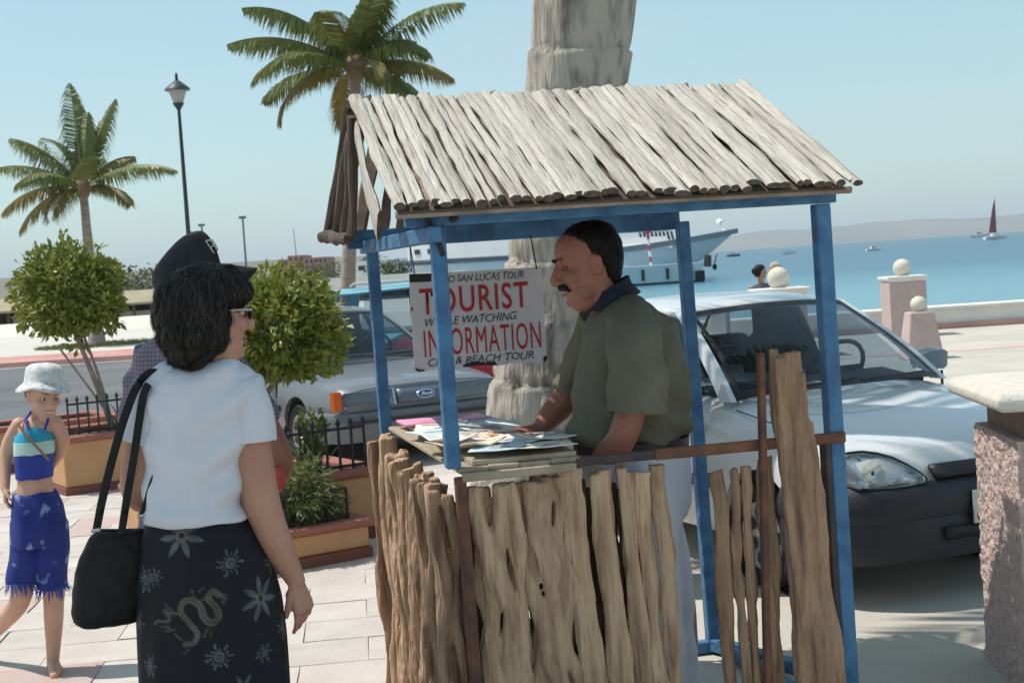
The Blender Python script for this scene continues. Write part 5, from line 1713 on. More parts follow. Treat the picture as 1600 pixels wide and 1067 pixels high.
# trousers
mb = MB()
torso(mb, YV, [(692, 986, 87, .178), (715, 988, 90, .188), (745, 995, 87, .19), (780, 1003, 78, .19), (810, 1006, 62, .17)])
for Yl, kx_, ax_ in ((YV - .10, 1026, 1042), (YV + .10, 1042, 1060)):
    limb(mb, smooth_path([(1004, 745, Yl, .115), (1018, 810, Yl, .102), (kx_, 890, Yl, .088), (kx_ + 6, 960, Yl, .084), (ax_, 1145, Yl, .092)]), 20)
tr = mb.build('trousers', M_trous, vend); remesh(tr, .008, 5)
folds(tr, lambda a: .005 * np.sin((a[:, 0] * .9 + a[:, 2] * .5) * 48 + 2.5 * nz(a, 3, 6)) * .8 + .004 * nz(a, 8, 7))
mb = MB(); mb.loft(ell_rings([(PY(986, y, YV), 91 * YV / FPX, .185, 0) for y in (684, 701)]), cap=True); mb.build('belt', M_belt, vend)
for Yl, ax_ in ((YV - .10, 1046), (YV + .10, 1064)):
    f0 = ft(ax_, Yl); mb = MB(); mb.tube([f0 + Vector((.07, 0, .05)), f0 + Vector((-.06, 0, .052)), f0 + Vector((-.19, 0, .035))], [.05, .053, .036], 14, dome=True); o = mb.build('shoe', M_shoe, vend)

# ------------------------------------------------------------------ the woman with the shoulder bag
YW = 3.95
wom = thing('person', 'dark haired woman in white tee and black dragon print skirt seen from behind', 'person', (PY(330, 1100, YW).x, YW, 0))
hc = PY(329, 492, YW); fr = frame(R(36), R(-5), 0)
mb = MB(); WM = head(mb, hc, fr, 1.0, 1.0, .5, ears=False)
limb(mb, [(330, 530, YW, .056), (326, 580, YW + .01, .06), (322, 620, YW, .08)])
torso(mb, YW, [(590, 318, 52, .06), (620, 316, 74, .085), (700, 308, 70, .09), (780, 306, 60, .09), (850, 316, 74, .11), (930, 325, 88, .13)])
limb(mb, smooth_path([(376, 622, YW, .048), (392, 690, YW - .01, .052), (405, 770, YW - .01, .052), (420, 818, YW - .01, .047), (434, 852, YW - .005, .043), (462, 906, YW + .01, .0265)]))
hand(mb, PY(463, 909, YW + .01), Vector((.16, .1, -1)), Vector((-.75, .65, -.1)), -1, .90, .42, .06, .35)
limb(mb, smooth_path([(246, 622, YW, .046), (224, 690, YW - .01, .047), (214, 752, YW - .01, .046), (228, 778, YW + .07, .042), (290, 760, YW + .20, .034)]))
hand(mb, PY(292, 760, YW + .21), Vector((.9, .5, .1)), Vector((0, .2, -1)), 1, .9, .5)
gz = lambda px, Y, z: Vector((PY(px, 1050, Y).x, Y, z))
for px in (295, 368):
    mb.tube([gz(px, YW, .72), gz(px, YW, .42), gz(px, YW, .06)], [.075, .055, .036], 14, dome=True)
    mb.tube([gz(px, YW - .03, .05), gz(px + 12, YW + .06, .05), gz(px + 24, YW + .17, .025)], [.036, .042, .026], 12, dome=True)
wb = mb.build('body', M_skin_w, wom); remesh(wb, .0042, 3); sockets(wb, WM, wom)
face_bits(wom, WM)
T = lambda x, y, z: WM @ Vector((x, y, z))
# sunglasses
sg_ = bpy.data.objects.new('sunglasses', MB().mesh('sunglasses')); bpy.data.objects.remove(sg_)
mb = MB()
for s_ in (-1, 1):
    mb.tube([T(s_ * .066, .088, .014), T(s_ * .076, .05, .014), T(s_ * .079, -.005, .010)], .0032, 6)
mb.tube([T(-.064, .088, .016), T(-.03, .103, .018), T(0, .107, .016), T(.03, .103, .018), T(.064, .088, .016)], .003, 6)
gl_ = mb.build('sunglasses', mat('glasses_frame', (.45, .44, .42), .3, metal=.5), wom)
for s_ in (-1, 1):
    mb = MB(); mb.ell(T(s_ * .034, .100, .006), (.026, .006, .019), Matrix(WM.to_3x3()).normalized().to_4x4() @ Matrix.Rotation(s_ * -.35, 4, 'Z'), 16, 10); mb.build('lens', M_trimb, gl_)
# hair: a full bob
rows = [(-.140, -.036, -.070, .036), (-.125, -.012, -.096, .070), (-.100, .008, -.114, .088), (-.07, .018, -.126, .098), (-.03, .026, -.135, .104), (.012, .034, -.139, .107), (.030, .062, -.138, .107), (.044, .106, -.136, .104), (.066, .110, -.130, .099), (.088, .101, -.118, .089), (.108, .080, -.099, .072), (.123, .050, -.072, .049), (.131, .012, -.034, .017)]
mb = MB(); ringstack(mb, rows, WM, 0.0, 40)
wh = mb.build('hair', M_hair, wom); remesh(wh, .006, 5); folds(wh, lambda a: .009 * nz(a, 24, 8) + .006 * nz(a, 55, 9))
hcl = root_matrix(wom).inverted() @ WM @ Vector((-.0, -.02, .12))


def hdir(p):
    d = p - hcl; d.z = 0
    return d * 4.0 + Vector((0, 0, -.8 if p.z < hcl.z - .03 else -.25))


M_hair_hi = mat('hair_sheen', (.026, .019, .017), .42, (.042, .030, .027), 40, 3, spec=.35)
strands('hair_locks', wh, M_hair, wom, 6500, .14, .0024, 9, .004, curl=.13, dirf=hdir)
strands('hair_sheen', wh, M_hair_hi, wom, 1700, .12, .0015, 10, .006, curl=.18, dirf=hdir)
strands('hair_ends', wh, M_hair, wom, 1500, .07, .0018, 21, .007, curl=.22, dirf=hdir, region=lambda c: c.z < hcl.z - .03)
# tee
mb = MB()
torso(mb, YW, [(563, 327, 36, .060), (571, 325, 54, .072), (581, 322, 74, .085), (594, 319, 88, .098), (612, 317, 94, .108), (645, 315, 92, .118), (690, 311, 87, .124), (725, 306, 82, .126), (760, 305, 78, .128), (785, 305, 79, .134), (812, 306, 83, .142)])
te = mb.build('tee_shirt', M_tee, wom); remesh(te, .005, 4)
sleeve('sleeve', [(345, 590, YW, .052), (368, 602, YW, .062), (382, 630, YW - .005, .066), (389, 660, YW - .01, .066), (392, 690, YW - .012, .068)], M_tee, wom, .003)
sleeve('sleeve', [(285, 590, YW, .050), (262, 603, YW, .060), (244, 630, YW - .005, .062), (233, 662, YW - .01, .061), (226, 692, YW - .012, .062)], M_tee, wom, .003)


def tfold(a):
    Z, X = a[:, 2], a[:, 0]
    ph = nz(a, 3.5, 11)
    w = .008 * np.sin((X * .8 - Z * 1.3) * 44 + ph * 2.6) * np.clip((X - .0) / .1, 0, 1)
    w += .007 * np.sin((X * .9 + Z * 1.2) * 40 + ph * 2.4) * np.clip((-X) / .1, 0, 1)
    w += .006 * np.sin(Z * 70 + ph * 3 + X * 9) * np.clip((1.18 - Z) / .08, 0, 1)
    return w + .003 * nz(a, 10, 12)


folds(te, tfold)
# skirt with its print
SR = [(788, 306, 70, .115), (806, 307, 75, .124), (830, 312, 89, .138), (860, 318, 99, .150), (900, 322, 109, .158), (940, 328, 114, .162), (1000, 333, 117, .165), (1060, 336, 118, .168), (1150, 338, 120, .172), (1290, 340, 124, .18)]
NU, NV = 340, 220
ys_ = np.array([r_[0] for r_ in SR], float)
yy = np.linspace(790, 1290, NV)
cc_ = np.interp(yy, ys_, [r_[1] for r_ in SR]); hh_ = np.interp(yy, ys_, [r_[2] for r_ in SR]); dd_ = np.interp(yy, ys_, [r_[3] for r_ in SR])
for arr in (cc_, hh_, dd_):
    for _ in range(14): arr[1:-1] = .25 * arr[:-2] + .5 * arr[1:-1] + .25 * arr[2:]
verts, upx = [], []
for j in range(NV):
    c = PY(cc_[j], yy[j], YW); a = hh_[j] * YW / FPX
    for k in range(NU):
        t = 2 * math.pi * k / NU - math.pi / 2
        fo = 1 + .014 * math.sin(t * 7 + yy[j] * .004) * min(1, (yy[j] - 800) / 200) + .008 * math.sin(t * 13 + yy[j] * .011)
        verts.append((c.x + a * fo * math.cos(t), c.y + dd_[j] * fo * math.sin(t), c.z))
        ph = (t + math.pi / 2 + math.pi) % (2 * math.pi) - math.pi      # 0 faces the camera
        upx.append((cc_[j] + hh_[j] * ph * .92, yy[j]))
mb = MB(); mb.v = verts
mb.f = [(j * NU + k, j * NU + (k + 1) % NU, (j + 1) * NU + (k + 1) % NU, (j + 1) * NU + k) for j in range(NV - 1) for k in range(NU)]; mb.mi = [0] * len(mb.f)
U = np.array(upx)


def seg_d(P_, a, b):
    a, b = np.array(a, float), np.array(b, float); ab = b - a
    t = np.clip(((P_ - a) @ ab) / (ab @ ab + 1e-9), 0, 1)
    return np.linalg.norm(P_ - (a + t[:, None] * ab), axis=1)


def soft(d, w): return np.clip((w - d) / .9 + .5, 0, 1)


ink = np.zeros(len(U)); gold = np.zeros(len(U))


def sun_motif(cx, cy, r, q=1.0):
    global ink
    d = U - np.array((cx, cy)); rad = np.hypot(d[:, 0], d[:, 1]); an = np.arctan2(d[:, 1], d[:, 0])
    core = soft(np.abs(rad - r * .30), r * .09) + soft(rad, r * .12)
    rays = ((np.cos(an * 13 + .6 * np.sin(rad * .5)) > .25) & (rad > r * .48) & (rad < r * (.86 + .16 * np.cos(an * 6.5)))) * .9
    ink = np.maximum(ink, np.clip(core + rays, 0, 1) * q)


def leaf_motif(cx, cy, r, n, q=.8, ph=0):
    global ink, gold
    for k in range(n):
        a = ph + 2 * math.pi * k / n; m_ = np.array((cx + r * .62 * math.cos(a), cy + r * .62 * math.sin(a)))
        d = U - m_; x = d[:, 0] * math.cos(a) + d[:, 1] * math.sin(a); y = -d[:, 0] * math.sin(a) + d[:, 1] * math.cos(a)
        lf_ = soft(np.hypot(x / (r * .38), y / (r * .13 * np.clip(1 - x / r, .3, 1.5))) * 4, 4)
        ink = np.maximum(ink, lf_ * q)
    d = U - np.array((cx, cy)); gold = np.maximum(gold, soft(np.abs(np.hypot(d[:, 0], d[:, 1]) - r * .2), r * .08) * .8)


def stroke(pts, w, q=1.0, tgt='gold'):
    global ink, gold
    pts = np.array(pts, float); d = np.full(len(U), 1e9); n_ = len(pts) - 1
    for i in range(n_):
        ww = w * (1 - .5 * abs((i + .5) / n_ - .4))
        d = np.minimum(d, seg_d(U, pts[i], pts[i + 1]) - ww)
    body = np.clip(-d / .8 + .5, 0, 1)
    rim = np.clip(1 - np.abs(d + w * .35) / (w * .28), 0, 1)
    v = body * (.45 + .4 * rim) * q
    if tgt == 'gold': gold = np.maximum(gold, v)
    else: ink = np.maximum(ink, v)


for cx, cy, r in ((373, 868, 21), (237, 888, 20), (261, 882, 14), (359, 1003, 20), (246, 1016, 19), (430, 1010, 15), (290, 1060, 18), (460, 880, 18), (180, 960, 20), (150, 870, 20), (480, 980, 20)):
    sun_motif(cx, cy, r, .85)
leaf_motif(301, 822, 34, 7, .75, .3); leaf_motif(424, 928, 34, 7, .7, .1); leaf_motif(215, 955, 20, 5, .5); leaf_motif(395, 1055, 22, 6, .6)


def DR(pts): return [(x / 2.757, 680 + y / 2.757) for x, y in pts]


def cr_(pts, n=8):
    P_ = [np.array(p, float) for p in pts]; P_ = [2 * P_[0] - P_[1]] + P_ + [2 * P_[-1] - P_[-2]]; out = []
    for i in range(1, len(P_) - 2):
        for k in range(n):
            t = k / n; a, b, c, d = P_[i - 1:i + 3]; out.append(.5 * (2 * b + (c - a) * t + (2 * a - 5 * b + 4 * c - d) * t * t + (3 * b - a - 3 * c + d) * t ** 3))
    return out + [P_[-2]]


stroke(cr_(DR([(985, 640), (960, 622), (945, 650), (975, 690), (985, 725), (960, 750), (930, 725), (915, 680), (880, 650), (845, 660), (838, 700), (875, 745), (905, 790), (890, 825), (855, 830)])), 5.2, 1.0)
stroke(cr_(DR([(838, 700), (800, 705), (770, 690), (790, 730), (740, 735), (715, 750)])), 3.0, .8)
stroke(cr_(DR([(985, 640), (1010, 650), (1000, 670)])), 3.2, 1.0)
for a, b in (((945, 770), (930, 800)), ((960, 780), (955, 805)), ((840, 810), (815, 790)), ((905, 620), (925, 605)), ((890, 640), (880, 612)), ((870, 850), (850, 870)), ((800, 690), (770, 665)), ((920, 655), (945, 640)), ((750, 755), (790, 760)), ((770, 775), (810, 770))):
    stroke(DR([a, b]), 1.6, .8)
wear = .75 + .25 * nz(np.array(verts), 40, 3)
ink *= np.clip(wear, .4, 1); gold *= np.clip(wear, .4, 1)
base_c = np.array((.0045, .0045, .009)); ic = np.array((.20, .21, .24)); gc = np.array((.185, .17, .125))
rgb = base_c + ink[:, None] * (ic - base_c) * .8; rgb = rgb * (1 - gold[:, None]) + gc * gold[:, None]
M_skirt = mat('print_skirt', (1, 1, 1), .8, (.85, .85, .85), 40, 3, bump=.12, bscale=250, vcol='print')
sk = mb.build('skirt', M_skirt, wom, True, fixn=True)
ca = sk.data.color_attributes.new('print', 'FLOAT_COLOR', 'POINT')
ca.data.foreach_set('color', np.concatenate([rgb, np.ones((len(rgb), 1))], 1).astype(np.float32).ravel())

# ---- her bag
M_bag = mat('black_leather', (.006, .006, .007), .6, (.010, .010, .011), 12, 4, bump=.15, bscale=90, spec=.25)
M_buckle = mat('buckle', (.55, .53, .48), .3, metal=.8)
YB_ = YW - .02
bag = thing('shoulder_bag', 'slouchy black shoulder bag hanging at the woman side on long straps', 'bag', PY(185, 970, YB_))
rows = [(828, 187, 37, .030), (838, 187, 46, .045), (860, 184, 56, .058), (890, 181, 63, .066), (920, 178, 65, .070), (945, 173, 62, .068), (962, 172, 56, .060), (972, 174, 42, .045), (976, 176, 20, .02)]
mb = MB(); rg = ell_rings([(PY(px, py, YB_ + .01) + Vector((0, 0, 0)), hw * YB_ / FPX, hd, R(14)) for py, px, hw, hd in rows], 44, .85)
# the bottom sags to the left
for k, ring in enumerate(rg):
    u = k / (len(rg) - 1)
    for p in ring: p.z += .03 * u * (p.x - rg[0][0].x) * 1.6
mb.loft(rg); bo = mb.build('bag_body', M_bag, bag); remesh(bo, .006, 4); folds(bo, lambda a: .004 * nz(a, 14, 13) + .002 * nz(a, 40, 14))
mb = MB(); rg2 = [PY(x, 829, YB_ - .005 + (.03 if x > 190 else 0)) for x in (152, 170, 188, 206, 222)]; mb.tube(rg2, .006, 6); mb.build('zip_edge', M_bag, bag)
for pts, w in (([(150, 832), (160, 780), (178, 708), (196, 648), (214, 604), (236, 582), (258, 590)], .011), ([(190, 832), (198, 780), (209, 715), (217, 660), (226, 612), (244, 588), (262, 594)], .0105), ([(222, 808), (231, 780), (238, 757), (247, 735)], .010)):
    mb = MB(); q = [PY(x, y, YB_ - .065 + (.05 if y < 600 else 0) + (.03 if y > 800 else 0)) for x, y in cr_(pts, 5)]; mb.tube(q, w, 8, flat=.3, up=(0, 1, 0)); mb.build('strap', M_bag, bag)
for x, y in ((150, 829), (222, 806)):
    mb = MB(); p = PY(x, y, YB_ - .06); mb.tube([p + Vector((-.012, 0, 0)), p + Vector((.012, 0, .002))], .005, 8); mb.build('buckle', M_buckle, bag)

# ------------------------------------------------------------------ the man in the cap
YC = 5.0
cap_man = thing('person', 'man in black baseball cap and purple checked shirt standing beyond the woman', 'person', (PY(296, 1100, YC).x, YC, 0))
hc = PY(303, 438, YC); fr = frame(R(14), R(4), 0)
mb = MB(); CM = head(mb, hc, fr, .97)
limb(mb, [(298, 480, YC, .06), (293, 520, YC, .064), (290, 560, YC, .09)])
torso(mb, YC, [(545, 290, 50, .08), (600, 290, 66, .10), (700, 295, 72, .115), (800, 300, 72, .115), (850, 300, 72, .12)])
limb(mb, smooth_path([(346, 572, YC - .09, .042), (398, 640, YC - .12, .047), (436, 712, YC - .12, .047), (428, 752, YC - .06, .038), (405, 775, YC + .02, .028)]))
hand(mb, PY(408, 774, YC + .02), Vector((-.6, .4, -.2)), Vector((0, 0, -1)), 1, 1.0, .8)
limb(mb, smooth_path([(236, 575, YC + .05, .042), (224, 640, YC + .08, .048), (240, 700, YC + .12, .042), (300, 730, YC + .2, .03)]))
hand(mb, PY(300, 730, YC + .2), Vector((.8, .3, .1)), Vector((0, 0, -1)), 1, 1.0, .6)
for px in (270, 330):
    mb.tube([gz(px, YC, .8), gz(px, YC, .45), gz(px, YC, .06)], [.08, .058, .04], 14, dome=True)
    mb.tube([gz(px, YC - .02, .05), gz(px + 20, YC + .04, .05), gz(px + 45, YC + .08, .03)], [.04, .044, .03], 12, dome=True)
cb = mb.build('body', M_skin_t, cap_man); remesh(cb, .006, 3); sockets(cb, CM, cap_man); face_bits(cap_man, CM)
mb = MB(); ringstack(mb, [(-.085, -.052, -.070, .050), (-.06, -.045, -.084, .066), (-.03, -.036, -.100, .077), (.0, -.03, -.108, .081), (.04, .0, -.112, .082), (.07, .03, -.1, .07)], CM, .003); o = mb.build('hair', M_hair, cap_man); remesh(o, .006, 3)
# shirt with a fine check
m = mat('checked_shirt', (.135, .105, .150), .9, (.115, .09, .13), 8, 3)
nt = m.node_tree; b_ = nt.nodes['Principled BSDF']; tc = nt.nodes.new('ShaderNodeTexCoord')
src = b_.inputs['Base Color'].links[0].from_socket
prev = src
for dr_, sc_w in (('X', 60), ('Z', 60)):
    wv = nt.nodes.new('ShaderNodeTexWave'); wv.bands_direction = dr_; wv.inputs['Scale'].default_value = 22; wv.inputs['Distortion'].default_value = .6
    nt.links.new(tc.outputs['Object'], wv.inputs['Vector'])
    mr = nt.nodes.new('ShaderNodeMapRange'); mr.inputs[1].default_value = .72; mr.inputs[2].default_value = .86; mr.inputs[4].default_value = .55; nt.links.new(wv.outputs['Fac'], mr.inputs[0])
    mx = nt.nodes.new('ShaderNodeMix'); mx.data_type = 'RGBA'; nt.links.new(mr.outputs[0], mx.inputs[0]); nt.links.new(prev, mx.inputs[6]); mx.inputs[7].default_value = (.26, .22, .27, 1); prev = mx.outputs[2]
nt.links.new(prev, b_.inputs['Base Color'])
mb = MB(); torso(mb, YC, [(508, 293, 30, .07), (518, 292, 48, .085), (532, 291, 64, .10), (555, 290, 78, .115), (600, 290, 86, .128), (700, 296, 84, .13), (800, 300, 84, .13), (830, 300, 84, .13)])
mb.tube([PY(330, 556, YC - .07), PY(350, 575, YC - .09), PY(374, 607, YC - .11), PY(402, 650, YC - .12)], [.072, .074, .073, .074], 16, dome=True); mb.tube([PY(240, 550, YC + .04), PY(222, 600, YC + .07), PY(218, 660, YC + .08)], [.066, .068, .07], 16)
o = mb.build('shirt', m, cap_man); remesh(o, .008, 5); folds(o, lambda a: .005 * np.sin((a[:, 0] + a[:, 2] * .7) * 40 + 2 * nz(a, 4, 2)) + .004 * nz(a, 9, 15))
mb = MB(); torso(mb, YC, [(815, 300, 78, .125), (860, 300, 80, .13), (930, 300, 74, .13)])
for px in (270, 332): mb.tube([gz(px, YC, .85), gz(px, YC, .5), gz(px, YC, .07)], [.1, .085, .075], 16)
o = mb.build('trousers', M_denim, cap_man); remesh(o, .01, 4)
for px in (270, 330):
    mb = MB(); mb.tube([gz(px - 2, YC - .03, .055), gz(px + 20, YC + .04, .055), gz(px + 50, YC + .09, .035)], [.05, .054, .04], 14, dome=True); mb.build('shoe', M_shoe, cap_man)
for px in (295, 368):
    mb = MB(); mb.box((gz(px + 11, YW + .06, .012).x, YW + .07, .012), (.085, .26, .018)); bevel(mb.build('sandal_sole', M_shoe, wom, False), .006)
# cap
CT = CM @ Matrix.Rotation(R(15), 4, 'X') @ Matrix.Translation((0, -.006, .026)) @ Matrix.Scale(1.15, 4)
rows = [(-.018, .098, -.112, .0855), (.02, .103, -.112, .0865), (.045, .105, -.100, .083), (.068, .103, -.070, .074), (.090, .097, -.030, .060), (.106, .088, .006, .042), (.113, .070, .032, .016)]
mb = MB(); ringstack(mb, rows, CT, .0, 40); cp = mb.build('cap', M_capb, cap_man); remesh(cp, .005, 3)
mb = MB()
mb.grid(lambda u, v: CT @ Vector(((u - .5) * 2 * (.078 * (1 - .12 * v)) * math.sqrt(max(.0, 1 - (v * .93) ** 2.6)), .072 + .03 * (1 - (2 * u - 1) ** 2) + .092 * v * (1 - .25 * (2 * u - 1) ** 2), -.014 - .052 * v - .020 * (2 * u - 1) ** 2)), 17, 9)
br = mb.build('cap_brim', M_capb, cap_man, True, fixn=False); bake(br, ('SOLIDIFY', dict(thickness=.006)))
mb = MB(); mb.ell(CT @ Vector((0, .056, .111)), (.009, .009, .005)); mb.build('cap_button', M_capb, cp)
# white embroidered letters on the cap front (towards the wearer's right as seen)
bvh = BVHTree.FromPolygons([v.co for v in cp.data.vertices], [p.vertices for p in cp.data.polygons])
M_emb = mat('white_embroidery', (.62, .62, .64), .8)
Ci = root_matrix(cap_man).inverted() @ CT


def emb(pts, w=.0042):
    q = []
    for x, z in pts:
        o_ = Ci @ Vector((x, .16, z)); d_ = (Ci.to_3x3() @ Vector((0, -1, 0))).normalized(); h_ = bvh.ray_cast(o_, d_)
        if h_[0] is not None: q.append(h_[0] + h_[1] * .0022)
    if len(q) > 1:
        mb = MB(); mb.tube(q, w, 6, flat=.5); mb.build('letter', M_emb, cp, True, local=True)


# the characters run from the wearer's right (-x is the wearer's right) ; upright letters P u ...
for pts in ([(-.050, .072), (-.048, .030)], [(-.050, .072), (-.034, .070), (-.030, .060), (-.036, .051), (-.048, .050)], [(-.022, .058), (-.021, .040), (-.012, .034), (-.004, .040), (-.004, .058)], [(.006, .070), (.007, .034), (.018, .036), (.020, .052), (.008, .056)], [(.028, .058), (.029, .036), (.040, .036), (.041, .058)]):
    emb(pts)
rp = PY(434, 748, YC - .16)
t = thing('red_pouch', 'small red pouch held at the capped man elbow', 'pouch', rp)
mb = MB(); mb.ell(rp, (.028, .03, .045)); o = mb.build('pouch', M_redp, t); remesh(o, .005, 2); folds(o, lambda a: .003 * nz(a, 50, 3))
mb = MB(); mb.tube([rp + Vector((-.02, 0, .04)), rp + Vector((-.04, .03, .07)), rp + Vector((-.06, .06, .06))], .003, 6); mb.build('cord', M_redp, t)

# ------------------------------------------------------------------ the girl
YG = 6.55
girl = thing('person', 'smiling girl in pale sun hat, blue swim top and fringed blue shorts', 'person', (PY(60, 1045, YG).x, YG, 0))
mg = YG / FPX
hc = PY(69, 618, YG); fr = frame(R(-52), R(-16), R(4))
mb = MB(); GM = head(mb, hc, fr, .84, .7)
limb(mb, [(64, 640, YG + .02, .042), (60, 662, YG + .03, .045), (57, 690, YG + .03, .06)])
torso(mb, YG, [(654, 58, 18, .05), (664, 57, 27, .065), (690, 54, 27, .075), (720, 53, 26, .075), (745, 54, 25.5, .075), (768, 55, 28, .08), (800, 58, 32, .09), (840, 60, 32, .09)], 28)
limb(mb, smooth_path([(86, 661, YG + .0, .036), (98, 684, YG + .03, .031), (94, 704, YG + .07, .029), (82, 724, YG + .10, .021)]))
hand(mb, PY(82, 724, YG + .10), Vector((-.55, .1, -.8)), Vector((-.6, -.7, 0)), 1, .72, .6)
limb(mb, smooth_path([(30, 664, YG + .06, .036), (14, 692, YG + .05, .031), (8, 722, YG + .03, .029), (8, 762, YG - .03, .021)]))
hand(mb, PY(8, 762, YG - .03), Vector((.1, -.2, -.9)), Vector((.9, .2, 0)), 1, .72, .5)
limb(mb, smooth_path([(80, 830, YG, .072), (84, 905, YG, .055), (84, 940, YG, .046), (84, 972, YG + .01, .042), (83, 1030, YG + .01, .028), (83, 1050, YG + .01, .030)]))
f0 = PY(83, 1052, YG); f0.z = .03; mb.tube([f0 + Vector((-.01, .05, .0)), f0 + Vector((.03, -.06, 0)), f0 + Vector((.05, -.13, -.008))], [.028, .032, .022], 12, dome=True)
limb(mb, smooth_path([(42, 830, YG + .03, .072), (36, 900, YG - .02, .055), (30, 940, YG - .05, .046), (8, 968, YG + .10, .041), (-22, 1000, YG + .22, .028)]))
f1 = PY(-24, 1002, YG + .22); mb.tube([f1 + Vector((-.02, .02, .02)), f1 + Vector((0, 0, -.06)), f1 + Vector((.01, 0, -.12))], [.028, .03, .02], 12, dome=True)
gb = mb.build('body', M_skin_g, girl); remesh(gb, .0045, 3); sockets(gb, GM, girl); face_bits(girl, GM, M_hairb, lips=False, bt=.55)
T = lambda x, y, z: GM @ Vector((x, y, z))
mb = MB(); mb.ell(T(0, .092, -.064), (.021, .005, .0055), Matrix(GM.to_3x3()).normalized().to_4x4()); mb.build('teeth', M_eyew, girl)
mb = MB()
for z in (-.056, -.073): mb.tube([T(-.027, .084, -.060), T(-.012, .0965, z), T(.012, .0965, z), T(.027, .084, -.060)], [.001, .0024, .0024, .001], 8)
mb.build('lips', mat('girl_lips', (.46, .20, .16), .45), girl)
mb = MB(); ringstack(mb, [(-.06, -.05, -.085, .05), (-.03, -.034, -.100, .072), (.0, -.02, -.108, .080), (.03, .0, -.112, .082), (.06, .07, -.112, .082), (.09, .08, -.1, .076)], GM, .003)
mb.tube([T(.0, -.10, .0), T(.03, -.145, -.02), T(.06, -.17, -.08), T(.06, -.165, -.16)], [.024, .036, .034, .010], 10)
gh_ = mb.build('hair', M_hairb, girl); remesh(gh_, .006, 3); folds(gh_, lambda a: .003 * nz(a, 50, 5))
# hat
M_hat = mat('speckled_hat', (.68, .67, .65), .9, (.46, .48, .53), 46, 4, bump=.3, bscale=120, lo=.45, hi=.62)
GT = GM @ Matrix.Rotation(R(13), 4, 'X') @ Matrix.Translation((0, -.004, .062)) @ Matrix.Scale(.95, 4)
mb = MB(); rg = []
for z, a, wv in ((-.012, .168, .014), (-.002, .150, .010), (.010, .122, .004), (.022, .116, 0), (.07, .112, 0), (.095, .100, 0), (.110, .074, 0), (.117, .035, 0), (.118, .004, 0)):
    rg.append([GT @ Vector((a * .9 * math.cos(t), a * math.sin(t), z - .016 * (wv > .003) * (a - .11) / .05 + wv * math.sin(3 * t + 1))) for t in [2 * math.pi * k / 48 for k in range(48)]])
mb.loft(rg, cap=False); o = mb.build('sun_hat', M_hat, girl, True, fixn=True); bake(o, ('SOLIDIFY', dict(thickness=.005))); folds(o, lambda a: .003 * nz(a, 30, 6))
# swim top: aqua yoke, pale band, blue body
M_aqua = mat('aqua_cloth', (.02, .27, .42), .7, (.03, .33, .48), 12, 3); M_pale = mat('pale_band', (.42, .60, .56), .8); M_royal = mat('royal_blue_cloth', (.018, .04, .26), .75, (.025, .055, .32), 10, 3)
for nm, rr_2, m_ in (('top_yoke', [(664, 57, 16, .066), (670, 56.5, 24, .074), (680, 55, 30, .082), (689, 54, 30.5, .085)], M_aqua), ('top_band', [(688.5, 54, 31, .087), (700, 53.5, 31, .088), (708, 53, 30.5, .088)], M_pale), ('top_body', [(707, 53, 30.5, .087), (722, 53, 29.5, .086), (746, 54, 28.5, .085)], M_royal)):
    mb = MB(); torso(mb, YG, rr_2, 40); o = mb.build(nm, m_, girl); folds(o, lambda a: .0025 * np.sin(a[:, 0] * 90 + a[:, 2] * 14))
for x0, x1 in ((48, 38), (74, 75)):
    mb = MB(); mb.tube([PY(x0 - 4, 672, YG - .085), PY(x1 + (0 if x1 > 60 else 2), 655, YG - .055), PY((x0 + x1) / 2 + (8 if x1 < 60 else -6), 640, YG + .02)], .007, 6, flat=.4); mb.build('top_strap', M_royal, girl)
M_shorts = mat('blue_print_shorts', (.020, .035, .21), .85, (.015, .028, .17), 10, 3)
nt = M_shorts.node_tree; b_ = nt.nodes['Principled BSDF']; tc = nt.nodes.new('ShaderNodeTexCoord'); nn_ = nt.nodes.new('ShaderNodeTexNoise'); nn_.inputs['Scale'].default_value = 13; nn_.inputs['Detail'].default_value = 2.5
nt.links.new(tc.outputs['Object'], nn_.inputs['Vector']); mr = nt.nodes.new('ShaderNodeMapRange'); mr.inputs[1].default_value = .60; mr.inputs[2].default_value = .68; nt.links.new(nn_.outputs['Fac'], mr.inputs[0])
mx = nt.nodes.new('ShaderNodeMix'); mx.data_type = 'RGBA'; nt.links.new(mr.outputs[0], mx.inputs[0]); nt.links.new(b_.inputs['Base Color'].links[0].from_socket, mx.inputs[6]); mx.inputs[7].default_value = (.20, .26, .46, 1); nt.links.new(mx.outputs[2], b_.inputs['Base Color'])
mb = MB(); torso(mb, YG, [(768, 55, 32, .096), (790, 58, 38, .11), (820, 60, 42, .118), (850, 60, 42, .118)], 32)
mb.tube([PY(80, 815, YG), PY(82, 860, YG), PY(81, 918, YG)], [.075, .072, .070], 20); mb.tube([PY(42, 815, YG + .01), PY(40, 860, YG - .01), PY(36, 912, YG - .03)], [.078, .074, .072], 20)
so = mb.build('shorts', M_shorts, girl); remesh(so, .007, 4); folds(so, lambda a: .005 * np.sin(a[:, 0] * 42 + a[:, 2] * 12 + 2 * nz(a, 5, 3)) + .003 * nz(a, 12, 4))
rq = random.Random(3); mb = MB()
